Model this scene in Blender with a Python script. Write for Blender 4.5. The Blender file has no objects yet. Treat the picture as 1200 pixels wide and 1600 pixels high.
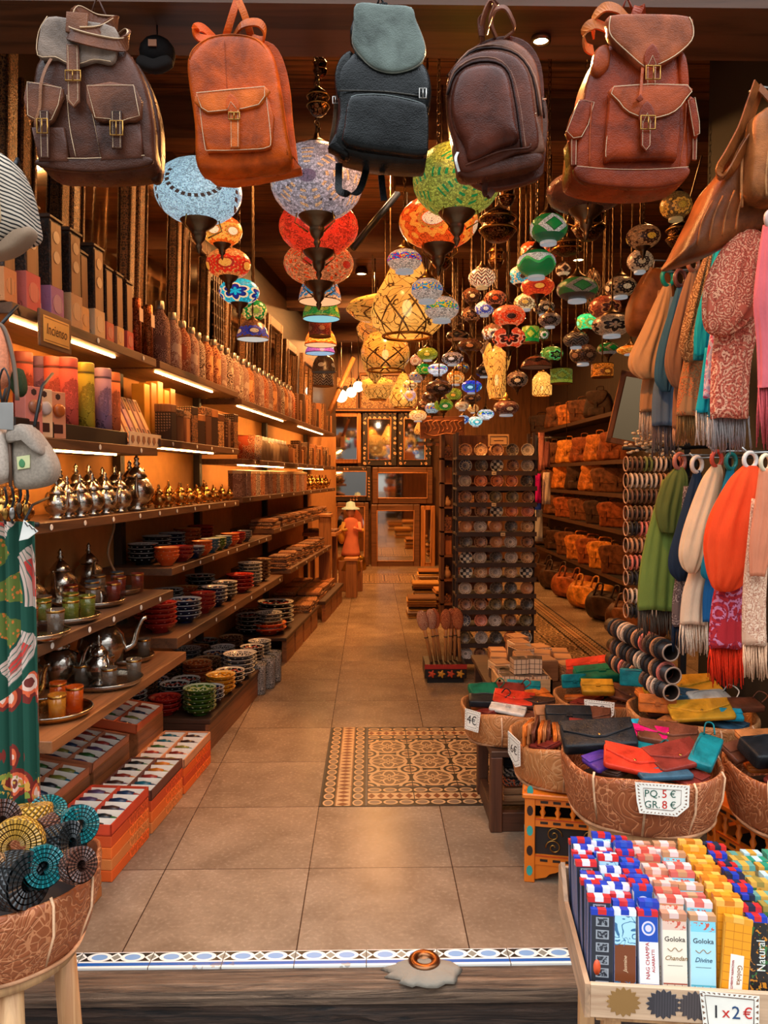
import bpy, bmesh, math, random
from mathutils import Vector, Matrix, Euler
RND = random.Random(11)
PI = math.pi
sc = bpy.context.scene
COL = sc.collection
sin, cos, atan2, sqrt = math.sin, math.cos, math.atan2, math.sqrt
V = Vector
CAMZ = 1.64
cd = bpy.data.cameras.new('camera'); cam = bpy.data.objects.new('camera', cd); COL.objects.link(cam)
cd.sensor_width = 36; cd.lens = 27; cd.clip_start = .05
cam.location = (0, 0, CAMZ)
cam.rotation_euler = (PI/2 - math.atan(56/1200), 0, -math.atan(21/1200))
sc.camera = cam
CM3 = cam.rotation_euler.to_matrix()
def ray(px, py): return CM3 @ V(((px-600)/1200, -(py-800)/1200, -1))
def at(px, py, Y):
 d = ray(px, py); return V((0, 0, CAMZ)) + d*(Y/d.y)
def onz(px, py, z):
 d = ray(px, py); return V((0, 0, CAMZ)) + d*((z-CAMZ)/d.z)
def cr(pts, k=4, closed=True):
 """Catmull-Rom smoothing of a point list"""
 n = len(pts); out = []
 P = [V(p) for p in pts]
 rng = range(n) if closed else range(n-1)
 for i in rng:
  if closed: a, b, c, d = P[(i-1) % n], P[i], P[(i+1) % n], P[(i+2) % n]
  else: a, b, c, d = P[max(i-1, 0)], P[i], P[i+1], P[min(i+2, n-1)]
  for j in range(k):
   t = j/k
   out.append(.5*((2*b)+(c-a)*t+(2*a-5*b+4*c-d)*t*t+(3*b-a-3*c+d)*t**3))
 if not closed: out.append(P[-1])
 return out
def rrect(w, h, r, n=4, cx=0, cz=0):
 o = []
 for qx, qz, a0 in ((1, 1, 0), (-1, 1, 90), (-1, -1, 180), (1, -1, 270)):
  for i in range(n+1):
   a = math.radians(a0+90*i/n)
   o.append((cx+qx*(w/2-r)+r*cos(a), cz+qz*(h/2-r)+r*sin(a)))
 return o
class MB:
 def __init__(s):
  s.v = []; s.f = []; s.mi = []; s.sm = []; s.M = Matrix.Identity(4); s.cur = 0
 def tf(s, loc=(0, 0, 0), rot=(0, 0, 0), sc_=1):
  s.M = Matrix.Translation(loc) @ Euler(rot).to_matrix().to_4x4() @ (Matrix.Scale(sc_, 4) if not isinstance(sc_, tuple) else Matrix.Diagonal((*sc_, 1))); return s
 def add(s, vs, fs, smooth=False):
  b = len(s.v)
  s.v += [s.M @ V(p) for p in vs]
  for f in fs:
   s.f.append([b+i for i in f]); s.mi.append(s.cur); s.sm.append(smooth)
  return s
 def box(s, x0, x1, y0, y1, z0, z1):
  vs = [(x, y, z) for x in (x0, x1) for y in (y0, y1) for z in (z0, z1)]
  return s.add(vs, [(0, 1, 3, 2), (4, 6, 7, 5), (0, 4, 5, 1), (2, 3, 7, 6), (0, 2, 6, 4), (1, 5, 7, 3)])
 def cb(s, c, d):
  return s.box(c[0]-d[0]/2, c[0]+d[0]/2, c[1]-d[1]/2, c[1]+d[1]/2, c[2]-d[2]/2, c[2]+d[2]/2)
 def lathe(s, prof, n=16, smooth=True, sq=1.0):
  vs = []; fs = []; m = len(prof)
  for i in range(n):
   a = 2*PI*i/n
   for r, z in prof: vs.append((r*cos(a), r*sin(a)*sq, z))
  for i in range(n):
   j = (i+1) % n
   for k in range(m-1):
    r0, r1 = prof[k][0], prof[k+1][0]
    if r0 < 1e-6 and r1 < 1e-6: continue
    if r0 < 1e-6: fs.append((i*m+k, j*m+k+1, i*m+k+1))
    elif r1 < 1e-6: fs.append((i*m+k, j*m+k, i*m+k+1))
    else: fs.append((i*m+k, j*m+k, j*m+k+1, i*m+k+1))
  return s.add(vs, fs, smooth)
 def loft(s, secs, cap=True, smooth=True):
  """rings of equal length"""
  n = len(secs[0]); vs = [p for r in secs for p in r]; fs = []
  for k in range(len(secs)-1):
   for i in range(n):
    j = (i+1) % n
    fs.append((k*n+i, k*n+j, (k+1)*n+j, (k+1)*n+i))
  if cap:
   fs.append(tuple(range(n-1, -1, -1))); fs.append(tuple((len(secs)-1)*n+i for i in range(n)))
  return s.add(vs, fs, smooth)
 def tube(s, pts, r=.01, n=6, closed=False, smooth=True):
  P = [V(p) for p in pts]; m = len(P); secs = []
  u = None
  for i in range(m):
   a = P[(i-1) % m] if closed else P[max(i-1, 0)]
   b = P[(i+1) % m] if closed else P[min(i+1, m-1)]
   t = b-a
   if t.length < 1e-9: t = V((0, 0, 1))
   t.normalize()
   if u is None:
    u = t.cross(V((0, 0, 1)) if abs(t.z) < .9 else V((1, 0, 0)))
   u = u - t*u.dot(t)
   if u.length < 1e-6: u = t.cross(V((.3, .5, .8)))
   u.normalize(); w = t.cross(u)
   rr = r[i] if isinstance(r, (list, tuple)) else r
   secs.append([P[i]+(u*cos(2*PI*k/n)+w*sin(2*PI*k/n))*rr for k in range(n)])
  if closed:
   secs.append(secs[0]); return s.loft(secs, False, smooth)
  return s.loft(secs, True, smooth)
 def band(s, pts, wd, w, t, closed=False):
  """strap: width along wd (vector or list), thickness across"""
  P = [V(p) for p in pts]; m = len(P); secs = []
  for i in range(m):
   a = P[(i-1) % m] if closed else P[max(i-1, 0)]
   b = P[(i+1) % m] if closed else P[min(i+1, m-1)]
   T = (b-a).normalized(); W = V(wd[i]) if isinstance(wd, list) else V(wd)
   W = (W-T*W.dot(T)).normalized(); N = T.cross(W)
   secs.append([P[i]+W*(sx*w/2)+N*(sy*t/2) for sx, sy in ((1, 1), (-1, 1), (-1, -1), (1, -1))])
  if closed:
   secs.append(secs[0]); return s.loft(secs, False, False)
  return s.loft(secs, True, False)
 def puff(s, o, tf_, tb=0, pw=.4, y=0, c=None, rings=7):
  """pillow solid from a 2-D (x,z) outline, bulging to -y by tf_ and +y by tb"""
  n = len(o); ar = sum(o[i][0]*o[(i+1) % n][1]-o[(i+1) % n][0]*o[i][1] for i in range(n))
  if ar < 0: o = o[::-1]
  cx = c[0] if c else sum(p[0] for p in o)/n; cz = c[1] if c else sum(p[1] for p in o)/n
  secs = []
  def ring(k, yy): return [(cx+(p[0]-cx)*k, y+yy, cz+(p[1]-cz)*k) for p in o]
  if tb > 0:
   for i in range(rings, 0, -1):
    a = PI/2*i/rings; secs.append(ring(max(cos(a), 1e-4)**pw if i < rings else .02, tb*sin(a)**pw))
  for i in range(rings+1):
   a = PI/2*i/rings; secs.append(ring(max(cos(a), 1e-4)**pw if i < rings else .02, -tf_*sin(a)**pw))
  return s.loft(secs[::-1], True, True)
 def prism(s, o, y0, y1, smooth=False):
  n = len(o); ar = sum(o[i][0]*o[(i+1) % n][1]-o[(i+1) % n][0]*o[i][1] for i in range(n))
  if ar < 0: o = o[::-1]
  return s.loft([[(p[0], y1, p[1]) for p in o], [(p[0], y0, p[1]) for p in o]], True, smooth)
 def ell(s, c, rx, ry, rz, n=14, m=8):
  vs = []; fs = []
  secs = []
  for k in range(m+1):
   a = -PI/2+PI*k/m
   secs.append([(c[0]+rx*max(cos(a), .01)*cos(2*PI*i/n), c[1]+ry*max(cos(a), .01)*sin(2*PI*i/n), c[2]+rz*sin(a)) for i in range(n)])
  return s.loft(secs, True, True)
 def ring(s, c, R_, r, ax='z', n=16, k=6):
  pts = []
  for i in range(n):
   a = 2*PI*i/n
   d = {'z': (cos(a), sin(a), 0), 'y': (cos(a), 0, sin(a)), 'x': (0, cos(a), sin(a))}[ax]
   pts.append((c[0]+d[0]*R_, c[1]+d[1]*R_, c[2]+d[2]*R_))
  return s.tube(pts, r, k, True)
 def build(s, name, mat, parent=None, bevel=0, loc=None, rot=None):
  me = bpy.data.meshes.new(name)
  me.from_pydata([tuple(p) for p in s.v], [], s.f)
  for m in (mat if isinstance(mat, (list, tuple)) else [mat]): me.materials.append(m)
  me.polygons.foreach_set('material_index', s.mi)
  me.polygons.foreach_set('use_smooth', s.sm)
  if bevel:
   bm = bmesh.new(); bm.from_mesh(me)
   bmesh.ops.recalc_face_normals(bm, faces=bm.faces)
   bmesh.ops.bevel(bm, geom=bm.edges[:], offset=bevel, segments=1, affect='EDGES', profile=.5)
   bm.to_mesh(me); bm.free()
  me.update()
  o = bpy.data.objects.new(name, me); COL.objects.link(o)
  if parent: o.parent = parent
  if loc is not None: o.location = loc
  if rot is not None: o.rotation_euler = rot
  return o
LABELS = {}
def tag(o, label=None, cat=None, group=None, kind=None):
 if label:
  o['label'] = label
  n = len(label.replace('-', ' ').split())
  if not 4 <= n <= 16: print('LABEL LENGTH', n, label)
  if label in LABELS and not group: print('DUP LABEL', label)
  LABELS[label] = 1
 if cat: o['category'] = cat
 if group: o['group'] = group
 if kind: o['kind'] = kind
 return o
def thing(name, label, cat, loc=(0, 0, 0), rot=(0, 0, 0), group=None):
 o = bpy.data.objects.new(name, None); COL.objects.link(o)
 o.empty_display_size = .05
 o.location = loc; o.rotation_euler = rot if isinstance(rot, (tuple, Euler)) else (0, 0, rot)
 return tag(o, label, cat, group)
def struct(o): o['kind'] = 'structure'; return o
KIDS = {}
def copy_tree(o, parent=None):
 c = o.copy(); COL.objects.link(c)
 if parent: c.parent = parent
 for ch in o.children: copy_tree(ch, c)
 return c
def dup(o, label, loc, rot=None, group=None, scale=None):
 c = copy_tree(o); c.location = loc
 if rot is not None: c.rotation_euler = rot if isinstance(rot, (tuple, Euler)) else (0, 0, rot)
 if scale is not None: c.scale = (scale,)*3 if isinstance(scale, (int, float)) else scale
 if 'group' in c and not group: del c['group']
 return tag(c, label, None, group)
ORD = 'first second third fourth fifth sixth seventh eighth ninth tenth eleventh twelfth thirteenth fourteenth fifteenth sixteenth seventeenth eighteenth nineteenth twentieth'.split()
def nth(i): return ORD[i] if i < 20 else ('twenty-'+ORD[i-20] if i < 29 else 'thirtieth' if i == 29 else 'thirty-'+ORD[i-30])
def C(r, g, b):
 f = lambda c: (c/255/12.92) if c/255 <= .04045 else ((c/255+.055)/1.055)**2.4
 return (f(r), f(g), f(b), 1)
class E:
 def __init__(s, g, k): s.g = g; s.k = k
 def _m(s, op, o=None, o2=None): return s.g.math(op, s, o, o2)
 def __add__(s, o): return s._m('ADD', o)
 __radd__ = __add__
 def __sub__(s, o): return s._m('SUBTRACT', o)
 def __rsub__(s, o): return s.g.math('SUBTRACT', o, s)
 def __mul__(s, o): return s._m('MULTIPLY', o)
 __rmul__ = __mul__
 def __truediv__(s, o): return s._m('DIVIDE', o)
 def sin(s): return s._m('SINE')
 def cos(s): return s._m('COSINE')
 def fr(s): return s._m('FRACT')
 def fl(s): return s._m('FLOOR')
 def abs(s): return s._m('ABSOLUTE')
 def sqrt(s): return s._m('SQRT')
 def lt(s, o): return s._m('LESS_THAN', o)
 def gt(s, o): return s._m('GREATER_THAN', o)
 def mx(s, o): return s._m('MAXIMUM', o)
 def mn(s, o): return s._m('MINIMUM', o)
 def mod(s, o): return s._m('FLOORED_MODULO', o)
class G:
 def __init__(s, name):
  s.m = bpy.data.materials.new(name); s.m.use_nodes = True
  s.t = s.m.node_tree; s.b = s.t.nodes['Principled BSDF']
 def n(s, ty, **kw):
  d = s.t.nodes.new(ty)
  for k, v in kw.items(): setattr(d, k, v)
  return d
 def put(s, sock, v):
  if isinstance(v, E): s.t.links.new(v.k, sock)
  elif v is not None: sock.default_value = v
 def math(s, op, a, b=None, c=None):
  d = s.n('ShaderNodeMath', operation=op); s.put(d.inputs[0], a)
  if b is not None: s.put(d.inputs[1], b)
  return E(s, d.outputs[0])
 def atan2(s, a, b): return s.math('ARCTAN2', a, b)
 def co(s, kind='Object'):
  d = s.n('ShaderNodeTexCoord'); return E(s, d.outputs[kind])
 def xyz(s, e):
  d = s.n('ShaderNodeSeparateXYZ'); s.put(d.inputs[0], e); return [E(s, d.outputs[i]) for i in range(3)]
 def vec(s, x, y, z):
  d = s.n('ShaderNodeCombineXYZ')
  for i, q in enumerate((x, y, z)): s.put(d.inputs[i], q)
  return E(s, d.outputs[0])
 def scale(s, e, v):
  d = s.n('ShaderNodeMapping'); s.put(d.inputs[0], e); d.inputs['Scale'].default_value = v; return E(s, d.outputs[0])
 def noise(s, e, sc_=5, det=3, rough=.5, dist=0, col=False):
  d = s.n('ShaderNodeTexNoise'); s.put(d.inputs['Vector'], e); d.inputs['Scale'].default_value = sc_
  d.inputs['Detail'].default_value = det; d.inputs['Roughness'].default_value = rough; d.inputs['Distortion'].default_value = dist
  return E(s, d.outputs[1 if col else 0])
 def vor(s, e, sc_=10, feature='F1', out='Distance', rnd=1):
  d = s.n('ShaderNodeTexVoronoi', feature=feature); s.put(d.inputs['Vector'], e); d.inputs['Scale'].default_value = sc_
  d.inputs['Randomness'].default_value = rnd
  return E(s, d.outputs[out])
 def rnd(s):
  d = s.n('ShaderNodeObjectInfo'); return E(s, d.outputs['Random'])
 def mix(s, f, a, b):
  d = s.n('ShaderNodeMix', data_type='RGBA'); s.put(d.inputs[0], f); s.put(d.inputs[6], a); s.put(d.inputs[7], b)
  return E(s, d.outputs[2])
 def ramp(s, f, stops, interp='LINEAR'):
  d = s.n('ShaderNodeValToRGB'); s.put(d.inputs[0], f); r = d.color_ramp; r.interpolation = interp
  while len(r.elements) < len(stops): r.elements.new(.5)
  for el, (p, c) in zip(r.elements, stops): el.position = p; el.color = c
  return E(s, d.outputs[0])
 def bump(s, h, strength=.3, dist=.01):
  d = s.n('ShaderNodeBump'); s.put(d.inputs['Height'], h); d.inputs['Strength'].default_value = strength; d.inputs['Distance'].default_value = dist
  s.t.links.new(d.outputs[0], s.b.inputs['Normal'])
 def out(s, col=None, rough=.5, metal=0, em=None, ems=0, spec=None, alpha=None, trans=None):
  b = s.b.inputs
  s.put(b['Base Color'], col); s.put(b['Roughness'], rough); s.put(b['Metallic'], metal)
  if em is not None: s.put(b['Emission Color'], em); s.put(b['Emission Strength'], ems)
  if spec is not None: b['Specular IOR Level'].default_value = spec
  if alpha is not None: s.put(b['Alpha'], alpha)
  if trans is not None: b['Transmission Weight'].default_value = trans
  return s.m
MC = {}
def cached(fn):
 def w(*a):
  k = (fn.__name__,)+a
  if k not in MC: MC[k] = fn(*a)
  return MC[k]
 return w
def dk(c, f): return (c[0]*f, c[1]*f, c[2]*f, 1)
@cached
def plain(c, rough=.5, metal=0, bump=0):
 g = G('plain'); o = g.co(); n = g.noise(o, 14, 3)
 col = g.mix(n, dk(c, .78), dk(c, 1.15))
 if bump: g.bump(g.noise(o, 60, 3), bump, .004)
 return g.out(col, rough, metal)
@cached
def leather(c, rough=.38, wear=.6):
 g = G('leather'); o = g.co(); n = g.noise(o, 7, 5, .6, .4); n2 = g.noise(o, 40, 3)
 col = g.ramp(n, [(.3, dk(c, .3)), (.5, dk(c, .9)), (.72, dk(c, 1+wear))])
 g.bump(g.vor(o, 260)*.4+n2*.8+n*1.2, .3, .005)
 return g.out(col, n2*.25+rough-.2, 0, spec=.17)
@cached
def tooled(c, c2):
 """leather with a swirling embossed floral pattern"""
 g = G('tooled_leather'); o = g.co(); w = g.noise(o, 7, 2, .5, 1.5)
 l1 = (w*34).sin().abs(); l2 = g.vor(o, 38, 'DISTANCE_TO_EDGE')
 line = l1.lt(.22).mx(l2.lt(.05)*w.gt(.5))
 n = g.noise(o, 5, 4)
 col = g.mix(line, g.mix(n, dk(c, .6), dk(c, 1.25)), c2)
 g.bump(l1+g.noise(o, 200, 2)*.3, .55, .004)
 return g.out(col, .55)
@cached
def wood(c, c2=None, ax=0, rough=.5, sc_=1.0, em=.25):
 g = G('wood'); o = g.co(); v = [14*sc_, 14*sc_, 14*sc_]; v[ax] = .9*sc_
 p = g.scale(o, tuple(v)); n = g.noise(p, 2.2, 5, .62, .8); m = g.noise(o, 2.5, 2)
 c2 = c2 or dk(c, .45)
 col = g.mix(m*.5, g.ramp(n, [(.33, c2), (.52, c), (.75, dk(c, 1.3))]), dk(c, .7))
 g.bump(n, em, .004)
 return g.out(col, rough)
@cached
def metal(c, rough=.25, bump=0):
 g = G('metal'); o = g.co(); n = g.noise(o, 30, 3)
 if bump: g.bump(g.vor(o, 110)+g.noise(o, 60, 2), bump, .004)
 return g.out(g.mix(n, dk(c, .6), c), g.math('MULTIPLY', n, .2)+rough-.08, 1)
@cached
def glow(c, s):
 g = G('glow'); return g.out(c, .5, 0, c, s)
@cached
def glass(c, alpha=.5, rough=.06):
 g = G('coloured_glass'); o = g.co(); n = (g.xyz(o)[2]*9).sin()
 return g.out(g.mix(n*.5+.5, c, dk(c, .7)), rough, 0, alpha=alpha, spec=.9)
@cached
def mirror(c=(.8, .78, .72, 1)):
 g = G('mirror'); o = g.co(); return g.out(g.mix(g.noise(o, 3)*.3, c, dk(c, .7)), .04, 1)
def spheric(g):
 x, y, z = g.xyz(g.co('Generated')); x = x*2-1; y = y*2-1; z = z*2-1
 return g.atan2(y, x)*(1/(2*PI)), z, x, y
@cached
def mosaic(c0, c1, c2, n=5, em=1.0, style=0, sc_=26.0, off=0.0):
 """mosaic lamp glass: base, motif ring and motif centre colours"""
 g = G('mosaic_glass'); th, z, x, y = spheric(g)
 o = g.co('Generated')
 cell = g.vor(o, sc_, 'F1', 'Color'); edge = g.vor(o, sc_, 'DISTANCE_TO_EDGE')
 cv = g.xyz(cell)[0]
 base = g.mix(cv, dk(c0, .45), dk(c0, 1.35))
 if style in (0, 1, 4): z = z+.28
 u = (th*n+off).fr()-.5; du = u*(5.2/n); d = (du*du+z*z).sqrt(); an = g.atan2(z, du)
 if style == 0:      # round medallions with petals
  m1 = (d-(an*10).sin()*.05-.46).abs().lt(.09); m2 = d.lt(.24); m3 = (d-.31).abs().lt(.045)
  col = g.mix(m1, base, dk(c1, 1)); col = g.mix(m2, col, c2); col = g.mix(m3, col, dk(c1, .6))
  dd = (((th*n+off+.5).fr()-.5).abs()*(5.2/n)); d2 = (dd*dd+(z.abs()-.45)*(z.abs()-.45)).sqrt()
  col = g.mix(d2.lt(.1), col, c1)
 elif style == 1:    # star
  rr = (an*3).sin().abs()*.22+.2
  col = g.mix(d.lt(rr+.26), base, c2); col = g.mix(d.lt(rr+.14), col, dk(c1, .5)); col = g.mix(d.lt(rr+.06), col, c1); col = g.mix(d.lt(rr-.12), col, c0)
 elif style == 2:    # banded, multicolour belt
  hue = g.ramp(cv, [(0, c1), (.25, c2), (.5, C(20, 80, 210)), (.7, C(240, 200, 40)), (.88, C(40, 170, 190))], 'CONSTANT')
  col = g.mix((z-.1).abs().lt(.3), base, hue)
 elif style == 3:    # diamond / cross panels
  dm = du.abs()+z.abs()*.8
  col = g.mix(dm.lt(.75), dk(c1, .7), base); col = g.mix(dm.lt(.42), col, dk(c1, .35)); col = g.mix(dm.lt(.36), col, c1); col = g.mix((z+.55).lt(0), col, c2)
 elif style == 4:    # vertical dashes in arcs
  rr = ((d*7).fr()-.5).abs().lt(.2); dash = ((an*9).sin()).gt(.1)
  col = g.mix(rr*dash*d.gt(.3)*d.lt(.8), base, c1); col = g.mix(d.lt(.16), col, c2)
 elif style == 5:    # scallops
  w = (th*(n*2*PI)).cos()*.22
  col = g.mix((z-w).lt(0), base, c1); col = g.mix((z-w).abs().lt(.1), col, c2); col = g.mix(z.gt(.55), col, c1)
 elif style == 6:    # zigzag
  w = ((th*n*2).fr()-.5).abs()*.9; q = ((z+w)*2.6).fr()
  col = g.mix(q.lt(.3), base, c1); col = g.mix(q.gt(.82), col, c2)
 else:               # plain with a stitched seam
  r2 = (x*x+z*z*1.2).sqrt(); seam = (r2-.6).abs().lt(.05)*(g.atan2(z, x)*24).sin().gt(-.3)*z.lt(.35)*y.lt(0)
  r3 = ((x*x+z*z*.3).sqrt()-.9).abs().lt(.025)*(z*30).sin().gt(-.2)
  col = g.mix(seam.mx(r3), base, c1); col = g.mix(d.lt(.03), col, c2)
 col = g.mix(edge.lt(.035), col, dk(c0, .08))
 g.bump(edge, .4, .003); g.m['n'] = -2 if style == 7 else n
 return g.out(col, .25, 0, col, em)
@cached
def mandala(c0, c1, c2, n=12, R_=.05, rough=.35, v=0, rim=True):
 """painted disc pattern around the local z axis"""
 g = G('painted_mandala'); x, y, z = g.xyz(g.co()); p = (x*x+y*y).sqrt()*(1/R_); th = g.atan2(y, x)
 a = (th*n).cos(); b = (th*(n/2)).cos()
 col = g.mix((p-.55-a*.09).abs().lt(.05), c0, c1)
 col = g.mix((p-.75+b*.06).abs().lt(.04 if v != 1 else .09), col, c2)
 col = g.mix(((p*6+v*.3).fr()-.5).abs().lt(.12)*a.gt(.1), col, c1)
 col = g.mix(p.lt(.2+v*.04), col, c2); col = g.mix(p.lt(.1), col, dk(c0, .4))
 if v == 2: col = g.mix((p*3+a*.35).fr().lt(.33), col, c1)
 if v == 3:
  q = ((x*(7/R_)).sin()*(y*(7/R_)).sin()).gt(.05); col = g.mix(q, c0, c1)
 if rim: col = g.mix((p-.93).abs().lt(.035), col, c1)
 col = g.mix(g.noise(g.co(), 30, 2)*.5, col, dk(c0, .8))
 return g.out(col, rough)
@cached
def paisley(c0, c1, c2, sc_=16.0, amt=.5):
 g = G('paisley_cloth'); o = g.co(); w = g.noise(o, sc_*.8, 2, .5, .8)
 v = g.vor(o, sc_); rings = ((v*30+w*8).sin()).gt(.25); fine = g.noise(o, sc_*9, 2).gt(.55)
 big = g.noise(o, sc_*.35, 2).gt(1-amt)
 col = g.mix(rings*big, c0, c1); col = g.mix(fine*big, col, c2)
 g.bump(g.noise(o, 220, 2)+(w*14).sin()*.3, .35, .003)
 return g.out(col, .85, spec=.2)
@cached
def cloth(c, c2=None, sc_=1.0):
 g = G('cloth'); o = g.co(); n = g.noise(o, 9*sc_, 3); f = g.noise(g.scale(o, (500, 500, 60)), 1, 2)
 col = g.mix(n*.8+f*.3, dk(c, .72), c2 or dk(c, 1.25))
 g.bump(f+g.noise(o, 30, 3), .35, .003)
 return g.out(col, .82, spec=.2)
@cached
def fur(c):
 g = G('yarn'); o = g.co(); f = g.noise(o, 150, 3); return g.out(g.mix(f, dk(c, .5), dk(c, 1.3)), .9, spec=.1)
@cached
def carved(c, c2, sc_=40.0, rough=.45, mt=0):
 g = G('carved'); o = g.co(); v = g.vor(o, sc_, 'DISTANCE_TO_EDGE'); w = g.noise(o, sc_*.5, 2, .5, 1)
 m = v.lt(.08).mx((w*22).sin().gt(.55)); g.bump(v+(w*22).sin()*.2, .7, .004)
 return g.out(g.mix(m, c, c2), rough, mt)
@cached
def inlay(c, c2, ax=2, f=26.0):
 """dark frame with rows of small leaf-shaped inlay"""
 g = G('inlaid_wood'); q = g.xyz(g.co()); o = [q[i] for i in range(3) if i != 1]
 s_ = (o[0]*f).fr()-.5; t_ = (o[1]*f).fr()-.5
 d = (s_*s_*2.2+t_*t_*2.2).sqrt()+ (s_*t_)*1.2
 col = g.mix(d.lt(.42)*d.gt(.16), c, c2); col = g.mix(g.noise(g.co(), 5, 1).gt(.53), col, c)
 return g.out(col, .4)
def text(s, size, mat, parent, loc, rot=(PI/2, 0, 0), name='lettering', sx=1, ext=.0004, align='CENTER', shear=0):
 cu = bpy.data.curves.new(name, 'FONT'); cu.body = s; cu.size = size; cu.align_x = align; cu.align_y = 'CENTER'
 cu.extrude = ext; cu.resolution_u = 2; cu.shear = shear
 t = bpy.data.objects.new(name, cu); COL.objects.link(t)
 me = bpy.data.meshes.new_from_object(t.evaluated_get(bpy.context.evaluated_depsgraph_get()))
 bpy.data.objects.remove(t)
 o = bpy.data.objects.new(name, me); COL.objects.link(o); me.materials.append(mat)
 o.parent = parent; o.location = loc; o.rotation_euler = rot; o.scale = (sx, 1, 1)
 return o
BLACK = C(22, 20, 20); CREAM = C(228, 205, 170)
M_iron = metal(C(116, 92, 68), .36)
M_brass = metal(C(190, 140, 70), .28)
M_steel = metal(C(190, 185, 178), .3)
M_thread = plain(C(225, 190, 150), .7)
M_dwood = wood(C(72, 46, 30))
M_white = plain(C(235, 232, 222), .6)
M_black = plain(BLACK, .5)
WL = lambda Y: -2.02+.1*Y                 # left wall line (the shop narrows to the back)
TH = -math.atan(.1)
def sf(a, Y, z): return V((a+.1*Y, Y, z))
def Yat(px, a): return a/((px-579)/1200-.1)
def floor_mat():
 g = G('stone_tiles'); x, y, z = g.xyz(g.co()); o = g.co()
 gx = ((x+.26)*(1/.6)).fr(); gy = ((y-3.145)*(1/.6)).fr()
 grout = gx.lt(.0075).mx(gy.lt(.0075))
 cx = ((x+.26)*(1/.6)).fl(); cy = ((y-3.145)*(1/.6)).fl()
 n = g.noise(g.vec(x+cx*3.1, y+cy*1.7, cx), 3.2, 6, .62, .5); m = g.noise(o, 60, 3)
 col = g.ramp(n*.75+m*.25, [(.3, C(108, 89, 71)), (.55, C(140, 119, 98)), (.75, C(165, 144, 121))])
 col = g.mix(grout, col, C(58, 40, 30))
 g.bump(m*.06-grout*1.0, .2, .002)
 return g.out(col, m*.12+.2, spec=.06)
def inset_mat(x0, y0, nx, ny):
 g = G('cement_tiles'); x, y, z = g.xyz(g.co())
 u = (x-x0)*(1/.24); v = (y-y0)*(1/.24)
 lt_, dkc, tan = C(188, 154, 114), C(34, 27, 24), C(104, 78, 56)
 fu = u.fr()-.5; fv = v.fr()-.5; r = (fu*fu+fv*fv).sqrt(); an = g.atan2(fv, fu)
 cu_ = .5-fu.abs(); cv_ = .5-fv.abs(); rc = (cu_*cu_+cv_*cv_).sqrt()
 c4 = (an*4).cos()
 li = (r-.43).abs().lt(.03).mx((r-.3-c4*.09).abs().lt(.03)).mx((rc-.26).abs().lt(.035)).mx((rc-.13).abs().lt(.028)).mx((r-.13-(an*8).cos()*.05).abs().lt(.025)).mx((fu.abs()-fv.abs()).abs().lt(.018)*r.lt(.33))
 inner = g.mix(r.lt(.43), dkc, tan); inner = g.mix(rc.lt(.16), inner, C(120, 86, 62)); inner = g.mix(li, inner, lt_)
 isv = u.lt(1).mx(u.gt(nx-1)); ish = v.lt(1).mx(v.gt(ny-1))
 s_ = u*(1-isv)+v*isv; t = (v*(1-isv)+u*isv).fr()
 cs = (s_*3).fr()-.5; tt = (t-.5).abs()-.31
 e = ((cs*cs)*(1/.2)+(tt*tt)*(1/.012)).sqrt()
 bo = g.mix(e.lt(.74), dkc, C(120, 100, 82)); bo = g.mix((e-.88).abs().lt(.15), bo, lt_)
 bo = g.mix((t-.5).abs().lt(.16), bo, lt_)
 dm = ((s_*5).fr()-.5).abs()+(t-.5).abs()*3.2
 bo = g.mix(dm.lt(.42), bo, C(110, 58, 34)); bo = g.mix(((t-.5).abs()-.16).abs().lt(.014), bo, C(120, 84, 56)); bo = g.mix((t-.5).abs().gt(.47), bo, C(70, 74, 84))
 col = g.mix(isv.mx(ish), inner, bo)
 joint = u.fr().lt(.02).mx(v.fr().lt(.02))
 col = g.mix(joint, col, C(40, 32, 28))
 return g.out(col, .35, spec=.08)
def strip_mat():
 g = G('threshold_tiles'); x, y, z = g.xyz(g.co()); q = (x+.26)*(1/.243)
 f = q.fr(); t = (y-2.5)*(1/.085)
 white = C(232, 232, 226)
 a = (f-.27).abs().mn((f-.73).abs()); tt = t-.68
 e = (a*a*(1/.0225)+tt*tt*(1/.062)).sqrt()
 col = g.mix(e.lt(1.12), C(28, 34, 34), white); col = g.mix(e.lt(.74), col, C(120, 160, 205))
 b = (f-.5).abs().mn(f.mn(1-f)); dm = b*7.5+tt.abs()*2.6
 col = g.mix(dm.lt(.78)*e.gt(1.1), col, white); col = g.mix(dm.lt(.5)*e.gt(1.1), col, C(130, 132, 122))
 col = g.mix(t.lt(.42), col, white); col = g.mix((t-.23).abs().lt(.1), col, C(28, 92, 170))
 col = g.mix(t.gt(.965), col, white)
 col = g.mix(f.lt(.012), col, C(60, 55, 48)); n = g.noise(g.co(), 9, 4)
 col = g.mix(n.gt(.66)*.5, col, C(110, 96, 80))
 return g.out(col, .3)
b = MB(); b.box(-2.4, 3.4, 2.58, 14.3, -.1, 0); struct(b.build('floor', floor_mat()))
for i, (x0, y0, nx, ny) in enumerate(((-.26, 3.745, 5, 5), (1.03, 5.0, 5, 24), (-.98, 11.7, 10, 5))):
 b = MB(); b.box(x0, x0+nx*.24, y0, y0+ny*.24, -.02, .0025); struct(b.build('trim_%d' % (i+1), inset_mat(x0, y0, nx, ny)))
b = MB(); b.box(-2.4, 3.4, 2.5, 2.585, -.08, .003); struct(b.build('trim_4', strip_mat()))
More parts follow.
